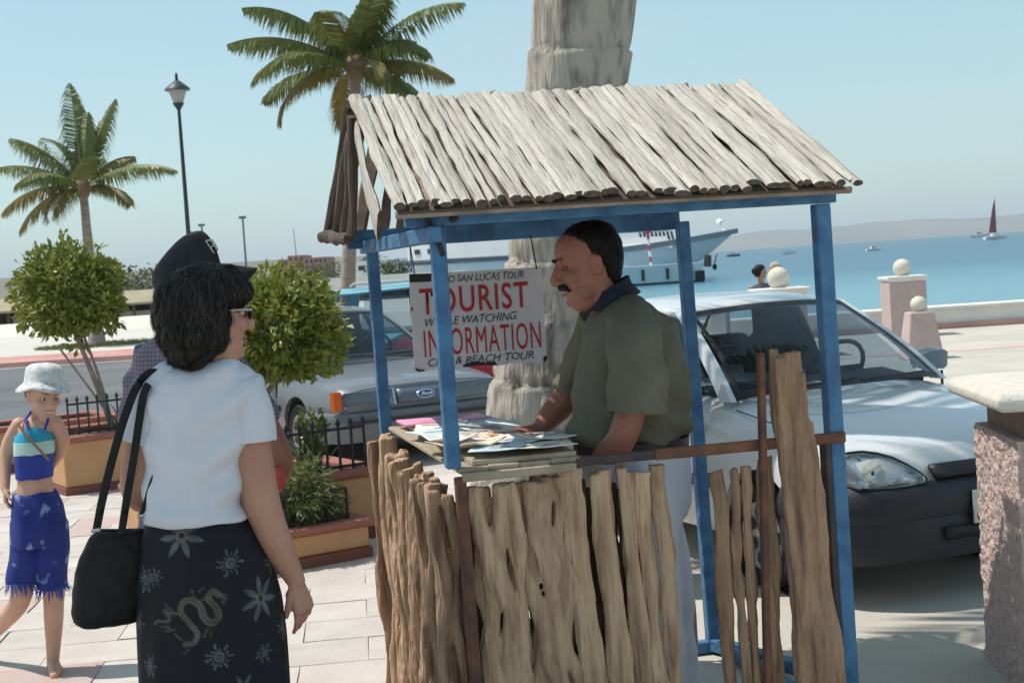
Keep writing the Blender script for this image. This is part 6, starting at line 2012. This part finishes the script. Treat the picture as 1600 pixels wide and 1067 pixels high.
for c_, r_, y_, dY in ((81, .070, 914, 0), (36, .072, 908, -.03)):
    for k in range(40):
        t = 2 * math.pi * k / 40; p = PY(c_, y_, YG + dY) + Vector((r_ * math.cos(t), r_ * math.sin(t), .005)); o_ = Vector((math.cos(t), math.sin(t), 0)) * rq.uniform(.0, .03) + Vector((rq.uniform(-.015, .02), 0, 0))
        L = rq.uniform(.03, .075); s_ = Vector((-math.sin(t), math.cos(t), 0)) * .0045
        mb.add([p - s_, p + s_, p + o_ * .6 + Vector((0, 0, -L * .6)) + s_ * .8, p + o_ * .6 + Vector((0, 0, -L * .6)) - s_ * .8, p + o_ + Vector((0, 0, -L))], [(0, 1, 2, 3), (3, 2, 4)])
o = mb.build('fringe', M_royal, so, False, fixn=False); o['kind'] = 'stuff'
mb = MB(); mb.tube([PY(40, 655, YG - .02), PY(28, 662, YG - .07), PY(44, 684, YG - .10), PY(62, 703, YG - .105), PY(77, 719, YG - .09)], .006, 6, flat=.5); mb.build('bag_strap', mat('tan_strap', (.24, .14, .09), .7), girl)
mb = MB(); f_ = f0 + Vector((.02, -.04, -.024)); mb.box(f_, (.075, .22, .012), R(10)); bevel(mb.build('sandal', M_shoe, girl, False), .005)

# ------------------------------------------------------------------ two people by the far post
YF = 25.6
M_dress = mat('dark_print_top', (.05, .06, .09), .9, (.16, .17, .2), 30, 3); M_wht = mat('white_shirt', (.6, .6, .6), .9)
for lab, px, py, hm, tm, pale, yw in (('seated dark haired woman in a dark top by the sea wall', 1188, 425, M_hair, M_dress, 0, R(20)), ('person with grey hair mostly hidden behind a stone ball', 1211, 421, mat('grey_hair', (.42, .40, .37), .8), M_wht, 1, R(200))):
    c = PY(px, py, YF); t = thing('person', lab, 'person', (c.x, YF, .38))
    mb = MB(); FM = head(mb, c, frame(yw), 1.0); mb.tube([c + Vector((0, 0, -.05)), c + Vector((0, 0, -.2))], .055, 10)
    mb.loft(ell_rings([(c + Vector((0, 0, z)), a, b, 0) for z, a, b in ((-.19, .07, .07), (-.24, .16, .10), (-.45, .15, .11), (-.68, .16, .13), (-.82, .17, .15))]))
    for s_ in (-1, 1):
        sh0 = c + Vector((s_ * .17, 0, -.27)); el = sh0 + Vector((s_ * .07, -.05, -.27)); wr_ = el + Vector((-s_ * .06, -.18, -.16))
        mb.tube([sh0, el, wr_], [.05, .042, .03], 10, dome=True); hand(mb, wr_, Vector((-s_ * .3, -.6, -.6)), Vector((0, .3, -1)), s_, 1.0)
        hp = c + Vector((s_ * .09, 0, -.80)); kn = hp + Vector((s_ * .04, -.42, .02)); an = kn + Vector((0, -.05, -.42)); mb.tube([hp, kn, an], [.085, .065, .045], 10, dome=True); mb.tube([an, an + Vector((0, -.16, -.02))], [.045, .035], 10, dome=True)
    o = mb.build('body', M_skin_w if not pale else M_skin_g, t); remesh(o, .009, 2)
    mb = MB(); ringstack(mb, [(-.085, -.052, -.080, .060), (-.04, -.03, -.105, .082), (.0, -.01, -.112, .087), (.04, .05, -.115, .087), (.085, .08, -.108, .08), (.12, .05, -.07, .05), (.134, .0, -.03, .015)], FM, .004)
    if not pale: mb.ell(FM @ Vector((0, -.12, .02)), (.05, .05, .06))
    o = mb.build('hair', hm, t); remesh(o, .009, 2)
    mb = MB(); mb.loft(ell_rings([(c + Vector((0, 0, z)), a, b, 0) for z, a, b in ((-.195, .09, .085), (-.25, .185, .118), (-.45, .17, .13), (-.7, .18, .15), (-.8, .19, .16))]))
    for s_ in (-1, 1): sh0 = c + Vector((s_ * .16, 0, -.27)); mb.tube([sh0, sh0 + Vector((s_ * .05, -.03, -.16))], [.068, .066], 12)
    o = mb.build('shirt', tm, t); remesh(o, .012, 3)
    mb = MB()
    for s_ in (-1, 1):
        hp = c + Vector((s_ * .09, 0, -.80)); kn = hp + Vector((s_ * .04, -.42, .02)); mb.tube([hp, kn, kn + Vector((0, -.05, -.3))], [.1, .078, .07], 12, dome=True)
    o = mb.build('trousers', M_denim, t); remesh(o, .012, 2)
# ================================================================== PLANTS, PLANTERS, LAMP
M_trunk = mat('palm_bark', (.43, .39, .34), .9, (.11, .092, .08), 7.5, 9, stretch=(2.0, 2.0, .5), bump=1.0, bscale=20, bstretch=(2.6, 2.6, .3), lo=.45, hi=.72)
M_trunkfar = mat('far_palm_bark', (.36, .31, .265), .9, (.24, .20, .17), 3, 5, stretch=(1, 1, 3), bump=.5, bscale=9, bstretch=(.4, .4, 3))
M_scar = mat('bark_scar', (.14, .12, .115), .95)
M_rach = mat('leaf_rib', (.22, .20, .08), .6)
M_fibre = mat('palm_fibre', (.17, .11, .075), .9, (.26, .18, .12), 14, 4)


def leafmat(name, a, b):
    m = mat(name, a, .42, b, 9.0, 3, spec=.4, lo=.3, hi=.7)
    nt = m.node_tree; p_ = nt.nodes['Principled BSDF']; out = [n for n in nt.nodes if n.type == 'OUTPUT_MATERIAL'][0]
    tl = nt.nodes.new('ShaderNodeBsdfTranslucent'); mx = nt.nodes.new('ShaderNodeMixShader'); mx.inputs[0].default_value = .28
    src = p_.inputs['Base Color'].links[0].from_socket
    nt.links.new(src, tl.inputs[0]); nt.links.new(p_.outputs[0], mx.inputs[1]); nt.links.new(tl.outputs[0], mx.inputs[2]); nt.links.new(mx.outputs[0], out.inputs[0])
    return m


M_frond = leafmat('palm_leaf', (.10, .155, .045), (.22, .22, .06)); M_frondy = leafmat('old_palm_leaf', (.28, .21, .06), (.16, .16, .05))
M_leaf = leafmat('tree_leaf', (.11, .165, .028), (.33, .33, .075))
M_leaf2 = leafmat('feather_leaf', (.13, .17, .055), (.24, .27, .10))
M_leaf3 = leafmat('strap_leaf', (.06, .10, .03), (.16, .18, .06))
M_far = mat('far_foliage', (.055, .075, .035), .8, (.10, .11, .05), 1.2, 4)
M_bark = mat('pale_bark', (.33, .28, .23), .9, (.22, .18, .15), 18, 5, bump=.5, bscale=50)


def frond_mb(L, az, el0, droop, rnd_, nleaf=42, leafl=.42, wid=.028, vee=.6, hang=.55):
    """one palm frond growing from the origin; returns (rib, leaflets)"""
    rib, lf = MB(), MB()
    d = Vector((math.cos(az), math.sin(az), 0)); side = Vector((-math.sin(az), math.cos(az), 0)); up = Vector((0, 0, 1))
    pts = []
    p = Vector((0, 0, 0)); n = 14; tw = rnd_.uniform(-.25, .25)
    for i in range(n + 1):
        u = i / n
        e = el0 - droop * u ** 1.35
        pts.append(p.copy())
        p = p + (d * math.cos(e) + up * math.sin(e) + side * tw * .18 * u) * (L / n)
    rib.tube(pts, [.03 * L / 2.5 * (1 - .88 * i / n) + .003 for i in range(n + 1)], 5)
    for i in range(nleaf):
        u = .10 + .90 * (i + rnd_.random() * .6) / nleaf
        k = min(n - 1, int(u * n)); f = u * n - k
        q = pts[k].lerp(pts[min(n, k + 1)], min(1, f)); t = (pts[k + 1] - pts[k]).normalized()
        s0 = t.cross(up); s0 = s0.normalized() if s0.length > .05 else side
        nrm = s0.cross(t).normalized()
        ll = leafl * (math.sin(math.pi * min(1, .16 + u * .84)) ** .6) * rnd_.uniform(.8, 1.1)
        for s_ in (-1, 1):
            if rnd_.random() < .06: continue
            dirn = (s0 * s_ * 1.0 + t * (.55 + .5 * u) + nrm * (vee * .35 * rnd_.uniform(.3, 1.2))).normalized()
            a = q; b = a + dirn * ll * .5 + Vector((0, 0, -hang * .10 * ll)); c = b + (dirn + Vector((0, 0, -hang * rnd_.uniform(.7, 1.5)))).normalized() * ll * .5
            w = (t * .8 + nrm * .35 * s_).normalized() * wid * rnd_.uniform(.8, 1.2)
            lf.add([a - w * .5, a + w * .5, b + w * .6, b - w * .6, c], [(0, 1, 2, 3), (3, 2, 4)])
    return rib, lf


def palm_trunk_mb(base, top, r0, r1, flare=1.3, bend=(0, 0), n=40, seg=18, ring=.05, step=None, rough=0.0, seed=0):
    base, top = Vector(base), Vector(top)
    mb = MB(); rings = []
    for i in range(n + 1):
        u = i / n
        c = base.lerp(top, u) + Vector((bend[0], bend[1], 0)) * math.sin(math.pi * u)
        r = r0 + (r1 - r0) * u ** .7 + (flare - 1) * r0 * math.exp(-u * 14)
        r *= 1 + ring * ((i % 2) - .5)
        rg = []
        for k in range(seg):
            a = 2 * math.pi * k / seg
            q = 1 + rough * (mnoise.noise(Vector((math.cos(a) * 2, math.sin(a) * 2, u * 16 + seed))) + .5 * mnoise.noise(Vector((math.cos(a) * 6, math.sin(a) * 6, u * 40 + seed))))
            rg.append(c + Vector((math.cos(a) * r * q, math.sin(a) * r * q, 0)))
        rings.append(rg)
    mb.loft(rings)
    return mb


def palm(label, base, top, r0, r1, fronds, trunkm, bend=(0, 0), L=2.4, seed=1, nleaf=42, leafl=.5, wid=.045, parts=True):
    rr = random.Random(seed)
    t = thing('palm_tree', label, 'palm tree', base, 0, None)
    palm_trunk_mb(base, top, r0, r1, bend=bend, n=60, ring=.06, rough=.03).build('trunk', trunkm, t)
    top = Vector(top)
    mb = MB(); mb.ell(top + Vector((0, 0, .05)), (r1 * 2.0, r1 * 2.0, r1 * 3.0), None, 12, 8)
    for k in range(9):
        a = rr.uniform(0, 6.28); mb.tube([top + Vector((0, 0, -.1)), top + Vector((math.cos(a) * r1 * 2.4, math.sin(a) * r1 * 2.4, rr.uniform(-.25, .2)))], [r1 * .5, .02], 6)
    o = mb.build('fibre_heart', M_fibre, t); o['kind'] = 'stuff'
    for k, (az, el, dr, ls, old) in enumerate(fronds):
        rib, lf = frond_mb(L * ls, az, el, dr, rr, nleaf, leafl * (.8 + .2 * ls), wid, hang=rr.uniform(1.4, 2.6))
        off = top + Vector((math.cos(az) * r1, math.sin(az) * r1, .1))
        rib.v = [tuple(Vector(v) + off) for v in rib.v]; lf.v = [tuple(Vector(v) + off) for v in lf.v]
        fr_ = rib.build('frond', M_rach, t, True)
        q = lf.build('leaflets', M_frondy if old else M_frond, fr_, False, fixn=False); q['kind'] = 'stuff'
    return t


# small palm at the far left: az measured from +X (right), towards +Y (away)
fr1 = [(R(112), R(80), .35, 1.45, 0), (R(58), R(70), .35, 1.3, 0), (R(80), R(82), .3, 1.0, 0), (R(160), R(52), .75, 1.25, 0), (R(176), R(34), .8, 1.15, 0), (R(192), R(8), 1.1, 1.05, 1), (R(203), R(-12), 1.0, .95, 1), (R(4), R(30), 1.05, 1.2, 0),
       (R(-20), R(6), 1.3, .75, 1), (R(232), R(32), 1.4, 1.0, 0), (R(300), R(48), 1.3, .9, 0), (R(138), R(60), .9, 1.15, 0), (R(38), R(52), 1.0, .8, 1), (R(250), R(-8), 1.2, .8, 1), (R(184), R(60), .9, 1.0, 0)]
b1 = G(152, 540, 0); t1 = PY(130, 297, b1.y)
palm('small palm with a yellowing tip at the far left behind the round tree', b1, t1, .24, .12, fr1, M_trunkfar, L=2.45, seed=3, nleaf=80, leafl=.92, wid=.045)
rr_ = random.Random(8)
fr2 = []
for k in range(20):
    az = 2.399963 * k + .4 + rr_.uniform(-.25, .25); e = R(80 - 5.1 * k + rr_.uniform(-9, 9))
    fr2.append((az, max(e, R(-28)), rr_.uniform(.8, 1.7), rr_.uniform(.8, 1.08), 1 if k > 10 and k % 2 else 0))
p2b = PY(541, 528, 40.0); p2t = PY(556, 110, 40.0)
palm('tall palm rising behind the left end of the stick roof', (p2b.x, 40, 0), p2t, .23, .14, fr2, M_trunkfar, L=3.2, seed=5, nleaf=100, leafl=1.05, wid=.052)

# big palm right behind the booth
bb = PY(868, 640, 7.6); bb.z = 0; bt_ = PY(905, 90, 7.6)
lean_ = (bt_.x - PY(876, 400, 7.6).x) / (bt_.z - PY(876, 400, 7.6).z)
tp = Vector((bt_.x + lean_ * 3.6, 8.5, bt_.z + 3.6)); base_ = Vector((PY(876, 400, 7.6).x - lean_ * PY(876, 400, 7.6).z, 7.6, 0))
big = thing('palm_tree', 'massive pale palm trunk standing right behind the booth', 'palm tree', base_)
rings = []
n, seg = 320, 64
for i in range(n + 1):
    u = i / n; z = tp.z * u
    c = base_.lerp(tp, u); c.y = 7.6 + .9 * max(0, (u - .5) / .5) ** 2
    r = .292 + .12 * math.exp(-z / .35) + .06 * math.exp(-z / 1.0) - .03 * u - (.03 if z > 1.6 else .03 * z / 1.6) + .012
    zz = z * 3.6 + .12 * math.sin(z * 7)
    rg = []
    for k in range(seg):
        a = 2 * math.pi * k / seg
        tilt_ = .10 * math.cos(a + z * .3)
        f = (zz + tilt_ + .05 * mnoise.noise(Vector((math.cos(a) * 2, math.sin(a) * 2, z)))) % 1.0
        q = 1 + .06 * (f - .5) - .035 * math.exp(-(f / .09) ** 2) + (.02 * mnoise.noise(Vector((math.cos(a) * 9, math.sin(a) * 9, z * 3)))) + .03 * mnoise.noise(Vector((math.cos(a) * 2.2, math.sin(a) * 2.2, z * 1.1)))
        if z < 1.9: q -= .16 * max(0, mnoise.noise(Vector((math.cos(a) * 4 + 3, math.sin(a) * 4, z * 5))) - .12) - .05 * mnoise.noise(Vector((math.cos(a) * 6, math.sin(a) * 6, z * 11)))
        rg.append(c + Vector((math.cos(a) * r * q, math.sin(a) * r * q, 0)))
    rings.append(rg)
mb = MB(); mb.loft(rings); mb.build('trunk', M_trunk, big, autos=70)
for k in range(44):
    rq = random.Random(k * 7 + 1)
    z = rq.uniform(.3, 3.4); a = rq.uniform(R(190), R(350)); u = z / tp.z; c = base_.lerp(tp, u); c.y = 7.6 + .9 * max(0, (u - .5) / .5) ** 2; r = .272 - .03 * u - (.03 if z > 1.6 else .03 * z / 1.6) + .03 * math.exp(-z) + .12 * math.exp(-z / .35)
    wd = rq.uniform(.015, .05) if z < 1.8 else rq.uniform(.02, .04)
    mb = MB(); q = c + Vector((math.cos(a) * r, math.sin(a) * r, 0)); q.z = z
    mb.ell(q, (wd * .9, wd * .5, wd * rq.uniform(.25, .8)), rot_z(a + math.pi / 2), 10, 6)
    mb.build('bark_scar', M_scar, big)
for k in range(19):
    az = 2.399963 * k; e = R(75 - 4.6 * k)
    rib, lf = frond_mb(3.4, az, max(e, R(-25)), 1.1, random.Random(k), 40, .75, .06)
    off = tp + Vector((0, 0, .1))
    rib.v = [tuple(Vector(v) + off) for v in rib.v]; lf.v = [tuple(Vector(v) + off) for v in lf.v]
    q = rib.build('frond', M_rach, big); w_ = lf.build('leaflets', M_frond, q, False, fixn=False); w_['kind'] = 'stuff'

# ------------------------------------------------------------------ street lamp
M_post = mat('lamp_post_paint', (.035, .045, .05), .5)
LY = 41.0
lp = PY(279, 165, LY); lt = PY(277, 118, LY)
lamp = thing('street_lamp', 'tall slim lamp post with a lantern head above the capped man', 'street lamp', (lp.x, LY, 0))
mb = MB(); mb.tube([(lp.x, LY, 0), (lp.x, LY, .9), (lp.x, LY, 1.0), (lp.x, LY, lp.z)], [.13, .11, .075, .045], 12); mb.build('post', M_post, lamp)
mb = MB(); mb.lathe([(.05, -.12), (.13, 0), (.16, .06), (.05, .06)], (lp.x, LY, lp.z), 14); mb.build('lantern_base', M_post, lamp)
mb = MB(); mb.lathe([(.13, .05), (.26, .42), (.24, .42), (.12, .06)], (lp.x, LY, lp.z), 8); mb.build('lantern_glass', mat('frosted_glass', (.62, .62, .60), .3, trans=.3), lamp, False)
mb = MB(); mb.lathe([(.36, .41), (.34, .46), (.22, .56), (.1, .66), (.05, .68), (.035, .78), (.05, .82), (.01, .90)], (lp.x, LY, lp.z), 14); mb.build('lantern_roof', M_post, lamp)

# ------------------------------------------------------------------ planters
M_orange_w = mat('orange_stucco', (.54, .31, .155), .9, (.48, .27, .135), 5, 5, bump=.3, bscale=50)
M_lip = mat('red_lip', (.34, .125, .09), .8, (.28, .11, .085), 6, 4, bump=.2, bscale=40)
M_footr = mat('red_foot', (.22, .08, .06), .85, (.18, .07, .055), 6, 4)
M_soil = mat('soil', (.055, .04, .03), .95, (.09, .065, .045), 20, 4, bump=.8, bscale=30)
M_iron = mat('black_iron', (.022, .023, .026), .55)
PR = R(33)


def planter(label, corner, L, D, H, rot=PR, lip=.045):
    """corner: front right corner; the long side runs to the left along -x local, depth along +y local"""
    t = thing('planter', label, 'planter', corner, rot, 'orange stucco planters')
    w = .10

    def ring_(z0, z1, off, m_, nm, bev):
        mb = MB()
        outer = [(-L - off, -off), (off, -off), (off, D + off), (-L - off, D + off)]
        inner = [(-L + w, w), (-w, w), (-w, D - w), (-L + w, D - w)]
        vs_ = [Vector((x, y, z)) for z in (z0, z1) for x, y in outer] + [Vector((x, y, z)) for z in (z0, z1) for x, y in inner]
        fs_ = []
        for i in range(4):
            j = (i + 1) % 4
            fs_ += [(i, j, 4 + j, 4 + i), (8 + j, 8 + i, 12 + i, 12 + j), (4 + i, 4 + j, 12 + j, 12 + i), (j, i, 8 + i, 8 + j)]
        mb.add(vs_, fs_)
        bevel(mb.build(nm, m_, t, False, local=True), bev, 3)
    ring_(0, .075, .012, M_footr, 'foot', .006)
    ring_(.076, H - lip - .001, 0, M_orange_w, 'wall', .02)
    ring_(H - lip, H, .03, M_lip, 'lip', .018)
    mb = MB(); mb.grid(lambda u, v: Vector((-L + w + (L - 2 * w) * u, w + (D - 2 * w) * v, H - .05 + .02 * mnoise.noise(Vector((u * 9, v * 9, L))))), 14, 10); o = mb.build('soil', M_soil, t, True, local=True, fixn=False)
    return t


def fence(label, M_, x0, x1, y, z0, h, dx=.085, spear=True, ends=True):
    """iron picket fence in the frame M_"""
    t = bpy.data.objects.new('iron_fence', None); scene.collection.objects.link(t)
    t.location = M_ @ Vector(((x0 + x1) / 2, y, z0)); t.rotation_euler = (0, 0, PR); tag(t, label, 'fence', 'low black iron planter fences')
    ROOT_M[t.name] = Matrix.Translation(t.location) @ rot_z(PR)
    hx = (x1 - x0) / 2
    for z in (.03, h * .8):
        mb = MB(); mb.box((0, 0, z), (2 * hx, .014, .018)); mb.build('rail', M_iron, t, False, local=True)
    n_ = max(1, int(2 * hx / dx))
    mb = MB(); mb.loft([[Vector((s1 * .007 * q, s2 * .007 * q, z)) for s1, s2 in ((-1, -1), (1, -1), (1, 1), (-1, 1))] for q, z in ((1, 0), (1, h * .86), (2.0, h * .90), (.1, h))] if spear else [[Vector((s1 * .007, s2 * .007, z)) for s1, s2 in ((-1, -1), (1, -1), (1, 1), (-1, 1))] for z in (0, h * .8)])
    me = mb.mesh('picket'); me.materials.append(M_iron)
    for k in range(n_ + 1):
        o = bpy.data.objects.new('picket', me); scene.collection.objects.link(o); o.parent = t; o.location = (-hx + 2 * hx * k / n_, 0, 0)
    return t


# right: low trough in front of a taller one
c1 = G(580, 872, 0)
pl1 = planter('low orange planter trough with a red lip beside the booth', c1, .72, .42, .25)
m1 = ROOT_M[pl1.name]
fence('low black iron fence around the feathery shrub', m1, -.62, -.10, .07, .24, .24, dx=.12, spear=False)
fence('short black iron fence end on the low trough', m1, -.20, -.10, .30, .24, .24, dx=.1, spear=False)
c2 = m1 @ Vector((.42, .55, 0))
pl2 = planter('taller orange planter behind the low trough', c2, 1.42, .9, .46)
m2 = ROOT_M[pl2.name]
fence('spiked black iron fence on the taller planter in front of the grey saloon', m2, -1.34, -.08, .10, .45, .34)
# left
c3 = G(105, 777, 0)
dl = Vector((math.cos(PR), math.sin(PR), 0))
pl3 = planter('square orange planter with sunlit end wall behind the girl', c3 + dl * 1.45, 1.45, 1.0, .50)
m3 = ROOT_M[pl3.name]
fence('spiked black iron fence on the planter behind the girl', m3, -1.36, -.08, .10, .49, .34)
c4 = c3 + dl * -1.0 + Vector((-.2, 2.6, 0))
pl4 = planter('orange planter partly hidden behind the girl further back', c4 + dl * 1.0, 1.6, .8, .45)


def leaf_cloud(mb, c, r3, n, ls, rnd_, shell=.55, flat=.0, aspect=.5, keep=None, noise_s=3.0, noise_a=.35):
    for _ in range(n):
        while True:
            d = Vector((rnd_.gauss(0, 1), rnd_.gauss(0, 1), rnd_.gauss(0, 1))).normalized()
            q = shell + (1 - shell) * rnd_.random() ** .6
            bump_ = 1 + noise_a * mnoise.noise(d * noise_s + Vector(c) * .7)
            p = Vector((d.x * r3[0], d.y * r3[1], d.z * r3[2])) * q * bump_
            if keep is None or keep(p): break
        p = Vector(c) + p
        t = (d + Vector((rnd_.gauss(0, .6), rnd_.gauss(0, .6), rnd_.gauss(-.25, .6)))).normalized()
        s = t.cross(Vector((rnd_.gauss(0, 1), rnd_.gauss(0, 1), rnd_.gauss(0, 1)))).normalized()
        nn = s.cross(t)
        l = ls * rnd_.uniform(.65, 1.25); w = l * aspect
        fold = nn * w * .22
        mb.add([p, p + t * l * .5 + s * w * .5 + fold, p + t * l, p + t * l * .5 - s * w * .5 + fold, p + t * l * .5], [(0, 4, 1), (1, 4, 2), (2, 4, 3), (3, 4, 0)])


def small_tree(label, base, crown_c, r3, stems, seed, n=4200, ls=.074):
    rr = random.Random(seed)
    t = thing('round_tree', label, 'tree', base, 0, None)
    base, crown_c = Vector(base), Vector(crown_c)
    mb = MB()
    for (dx, dy, r, b) in stems:
        e = crown_c + Vector((dx, dy, -r3[2] * .35))
        pts = [base.lerp(e, u) + Vector((b * math.sin(u * 5), b * math.cos(u * 4), 0)) * u for u in np.linspace(0, 1, 9)]
        mb.tube(pts, [r * (1 - .45 * u) for u in np.linspace(0, 1, 9)], 8)
        for k in range(5):
            d = Vector((rr.gauss(0, 1), rr.gauss(0, 1), abs(rr.gauss(0, .8)))).normalized(); q0 = pts[5 + k % 4]
            q1 = crown_c + Vector((d.x * r3[0], d.y * r3[1], d.z * r3[2])) * .75
            mb.tube([q0, q0.lerp(q1, .5) + Vector((rr.uniform(-.05, .05), rr.uniform(-.05, .05), .03)), q1], [r * .45, r * .3, .004], 6)
    o = mb.build('trunk', M_bark, t)
    mb = MB(); leaf_cloud(mb, crown_c, r3, n, ls, rr, shell=.45, keep=lambda p: p.z > -r3[2] * .75, noise_s=2.6, noise_a=.42)
    for k in range(26):
        d = Vector((rr.gauss(0, 1), rr.gauss(0, 1), rr.gauss(0.1, .8))).normalized()
        c = crown_c + Vector((d.x * r3[0], d.y * r3[1], d.z * r3[2])) * rr.uniform(.72, .98)
        q = rr.uniform(.16, .30) * r3[0]
        leaf_cloud(mb, c, (q, q, q * .85), int(n * .012), ls, rr, shell=.3)
    o = mb.build('crown', M_leaf, t, False, fixn=False); o['kind'] = 'stuff'
    return t


tb = m3 @ Vector((-.85, .5, .46)); YT = tb.y
cc = PY(108, 458, YT)
small_tree('left round clipped tree growing in the planter behind the girl', tb, cc, (.44, .44, .43), ((-.03, 0, .030, .01), (.06, .02, .018, .02)), 4)
mb = MB(); a_ = tb + Vector((-.02, -.05, .15)); mb.tube([a_, a_ + Vector((-.36, -.1, .62))], .011, 6); st = thing('support_stake', 'thin stick leaning into the left round tree', 'stake', a_); mb.build('stake', M_bark, st)
tb2 = m2 @ Vector((-.98, .42, .42)); cc2 = PY(440, 520, tb2.y)
small_tree('round leafy tree between the woman and the booth', tb2, cc2, (.385, .39, .355), ((-.05, 0, .026, .02), (.04, .03, .020, -.02), (.0, -.04, .016, .03)), 6, n=3800, ls=.07)

# a tree added out of view at the left to shade the woman
small_tree('unseen tall tree added at the left to shade the woman', (-3.70, 4.30, 0), (-3.28, 4.45, 5.1), (1.12, 1.05, .8), ((-.1, 0, .08, .03), (.2, .1, .05, -.03)), 14, n=13000, ls=.12)

# ---- low plants
def shrub(label, P_, r3, n, ls, seed, m_, name='shrub', aspect=.25, cat='shrub'):
    rr = random.Random(seed); t = thing(name, label, cat, P_)
    mb = MB()
    for k in range(14):
        d = Vector((rr.gauss(0, 1), rr.gauss(0, 1), rr.uniform(.8, 2))).normalized(); e = Vector(P_) + Vector((d.x * r3[0], d.y * r3[1], d.z * r3[2] * 1.5))
        mb.tube([Vector(P_), Vector(P_).lerp(e, .5) + Vector((0, 0, .03)), e], [.008, .006, .002], 5)
    st_ = mb.build('stems', M_bark, t); st_['kind'] = 'stuff'
    mb = MB(); leaf_cloud(mb, Vector(P_) + Vector((0, 0, r3[2] * .95)), r3, n, ls, rr, shell=.2, aspect=aspect, noise_a=.5)
    o = mb.build('foliage', m_, t, False, fixn=False); o['kind'] = 'stuff'
    return t


shrub('pale feathery shrub spilling over the low trough fence', m1 @ Vector((-.40, .2, .22)), (.25, .17, .22), 2600, .06, 1, M_leaf2, aspect=.22)
shrub('smaller feathery shrub by the right end of the low trough', m1 @ Vector((-.18, .22, .22)), (.14, .13, .13), 1000, .05, 2, M_leaf2, aspect=.24)
shrub('dark low shrub inside the low trough against the lip', m1 @ Vector((-.5, .28, .2)), (.16, .10, .1), 900, .04, 7, M_leaf, aspect=.5)


def strap_plant(label, P_, n, h, seed, name='strap_plant'):
    rr = random.Random(seed); t = thing(name, label, 'plant', P_)
    mb = MB()
    for k in range(n):
        az = rr.uniform(0, 6.28); e = rr.uniform(R(40), R(88)); L = h * rr.uniform(.6, 1.1); dr = rr.uniform(.3, 1.1)
        p = Vector(P_) + Vector((rr.uniform(-.05, .05), rr.uniform(-.05, .05), 0)); sd_ = Vector((-math.sin(az), math.cos(az), 0)); prev = None
        vs_ = []
        for i in range(6):
            u = i / 5; w = .016 * (1 - u) ** .6 + .001
            vs_ += [p - sd_ * w, p + sd_ * w]
            ee = e - dr * u; p = p + Vector((math.cos(az) * math.cos(ee), math.sin(az) * math.cos(ee), math.sin(ee))) * L / 5
        mb.add(vs_, [(2 * i, 2 * i + 1, 2 * i + 3, 2 * i + 2) for i in range(5)])
    o = mb.build('leaves', M_leaf3, t, False, fixn=False); o['kind'] = 'stuff'
    return t


strap_plant('tuft of strap leaves inside the left planter fence by the trunk', m3 @ Vector((-.55, .35, .45)), 60, .42, 3)
strap_plant('tuft of strap leaves at the middle of the left planter', m3 @ Vector((-.80, .35, .45)), 40, .34, 4)
strap_plant('spiky leaved plant at the far end of the left planter', m3 @ Vector((-.28, .4, .45)), 46, .36, 5)
strap_plant('leggy plant rising above the spiked fence before the grey saloon', m2 @ Vector((-.36, .3, .42)), 22, .42, 6)
shrub('small round leaved plant beside the leggy plant', m2 @ Vector((-.34, .32, .55)), (.08, .08, .15), 170, .055, 12, M_leaf, aspect=.6)

# ---- grass round the far palm, scrub on the skyline
rr = random.Random(4)
mb = MB()
for k in range(1500):
    a = rr.uniform(0, 6.28); q = 1.7 * math.sqrt(rr.random()); p = Vector((b1.x + q * math.cos(a) * 1.1, b1.y + q * math.sin(a) * 1.2, .012)); h = rr.uniform(.04, .12); w = .02
    mb.add([p + Vector((-w, 0, 0)), p + Vector((w, 0, 0)), p + Vector((rr.uniform(-.04, .04), rr.uniform(-.04, .04), h))], [(0, 1, 2)])
o = mb.build('grass', mat('dry_grass', (.14, .15, .05), .9, (.20, .18, .08), 3, 3), None, False, fixn=False); tag(o, 'patch of grass round the foot of the small palm', 'grass', kind='stuff')
for k, (px, py, Y, w, h, lab) in enumerate(((226, 446, 165, 2.6, 2.2, 'sparse scrubby tree on the skyline left of the cap'), (196, 448, 175, 3.2, 1.9, 'dark scrub bush behind the thatched pavilion roof'), (600, 426, 190, 2.4, 1.8, 'small palm like shrub by the harbour buildings'), (505, 424, 230, 3.4, 1.6, 'low dark bush below the brick building'), (620, 428, 200, 2.0, 1.5, 'rounded bush near the left booth post on the shore'), (60, 456, 170, 3.5, 1.8, 'far bush at the left edge behind the round tree'))):
    p = PY(px, py, Y); t = thing('far_tree', lab, 'tree', (p.x, Y, -1.3)); r2 = random.Random(k + 60)
    mb = MB(); mb.tube([(p.x, Y, -1.3), (p.x + .1, Y, p.z)], [.16, .07], 6); mb.build('trunk', M_bark, t)
    mb = MB(); leaf_cloud(mb, p, (w, w, h), 420, .55, r2, shell=.2, noise_a=.6); o = mb.build('crown', M_far, t, False, fixn=False); o['kind'] = 'stuff'
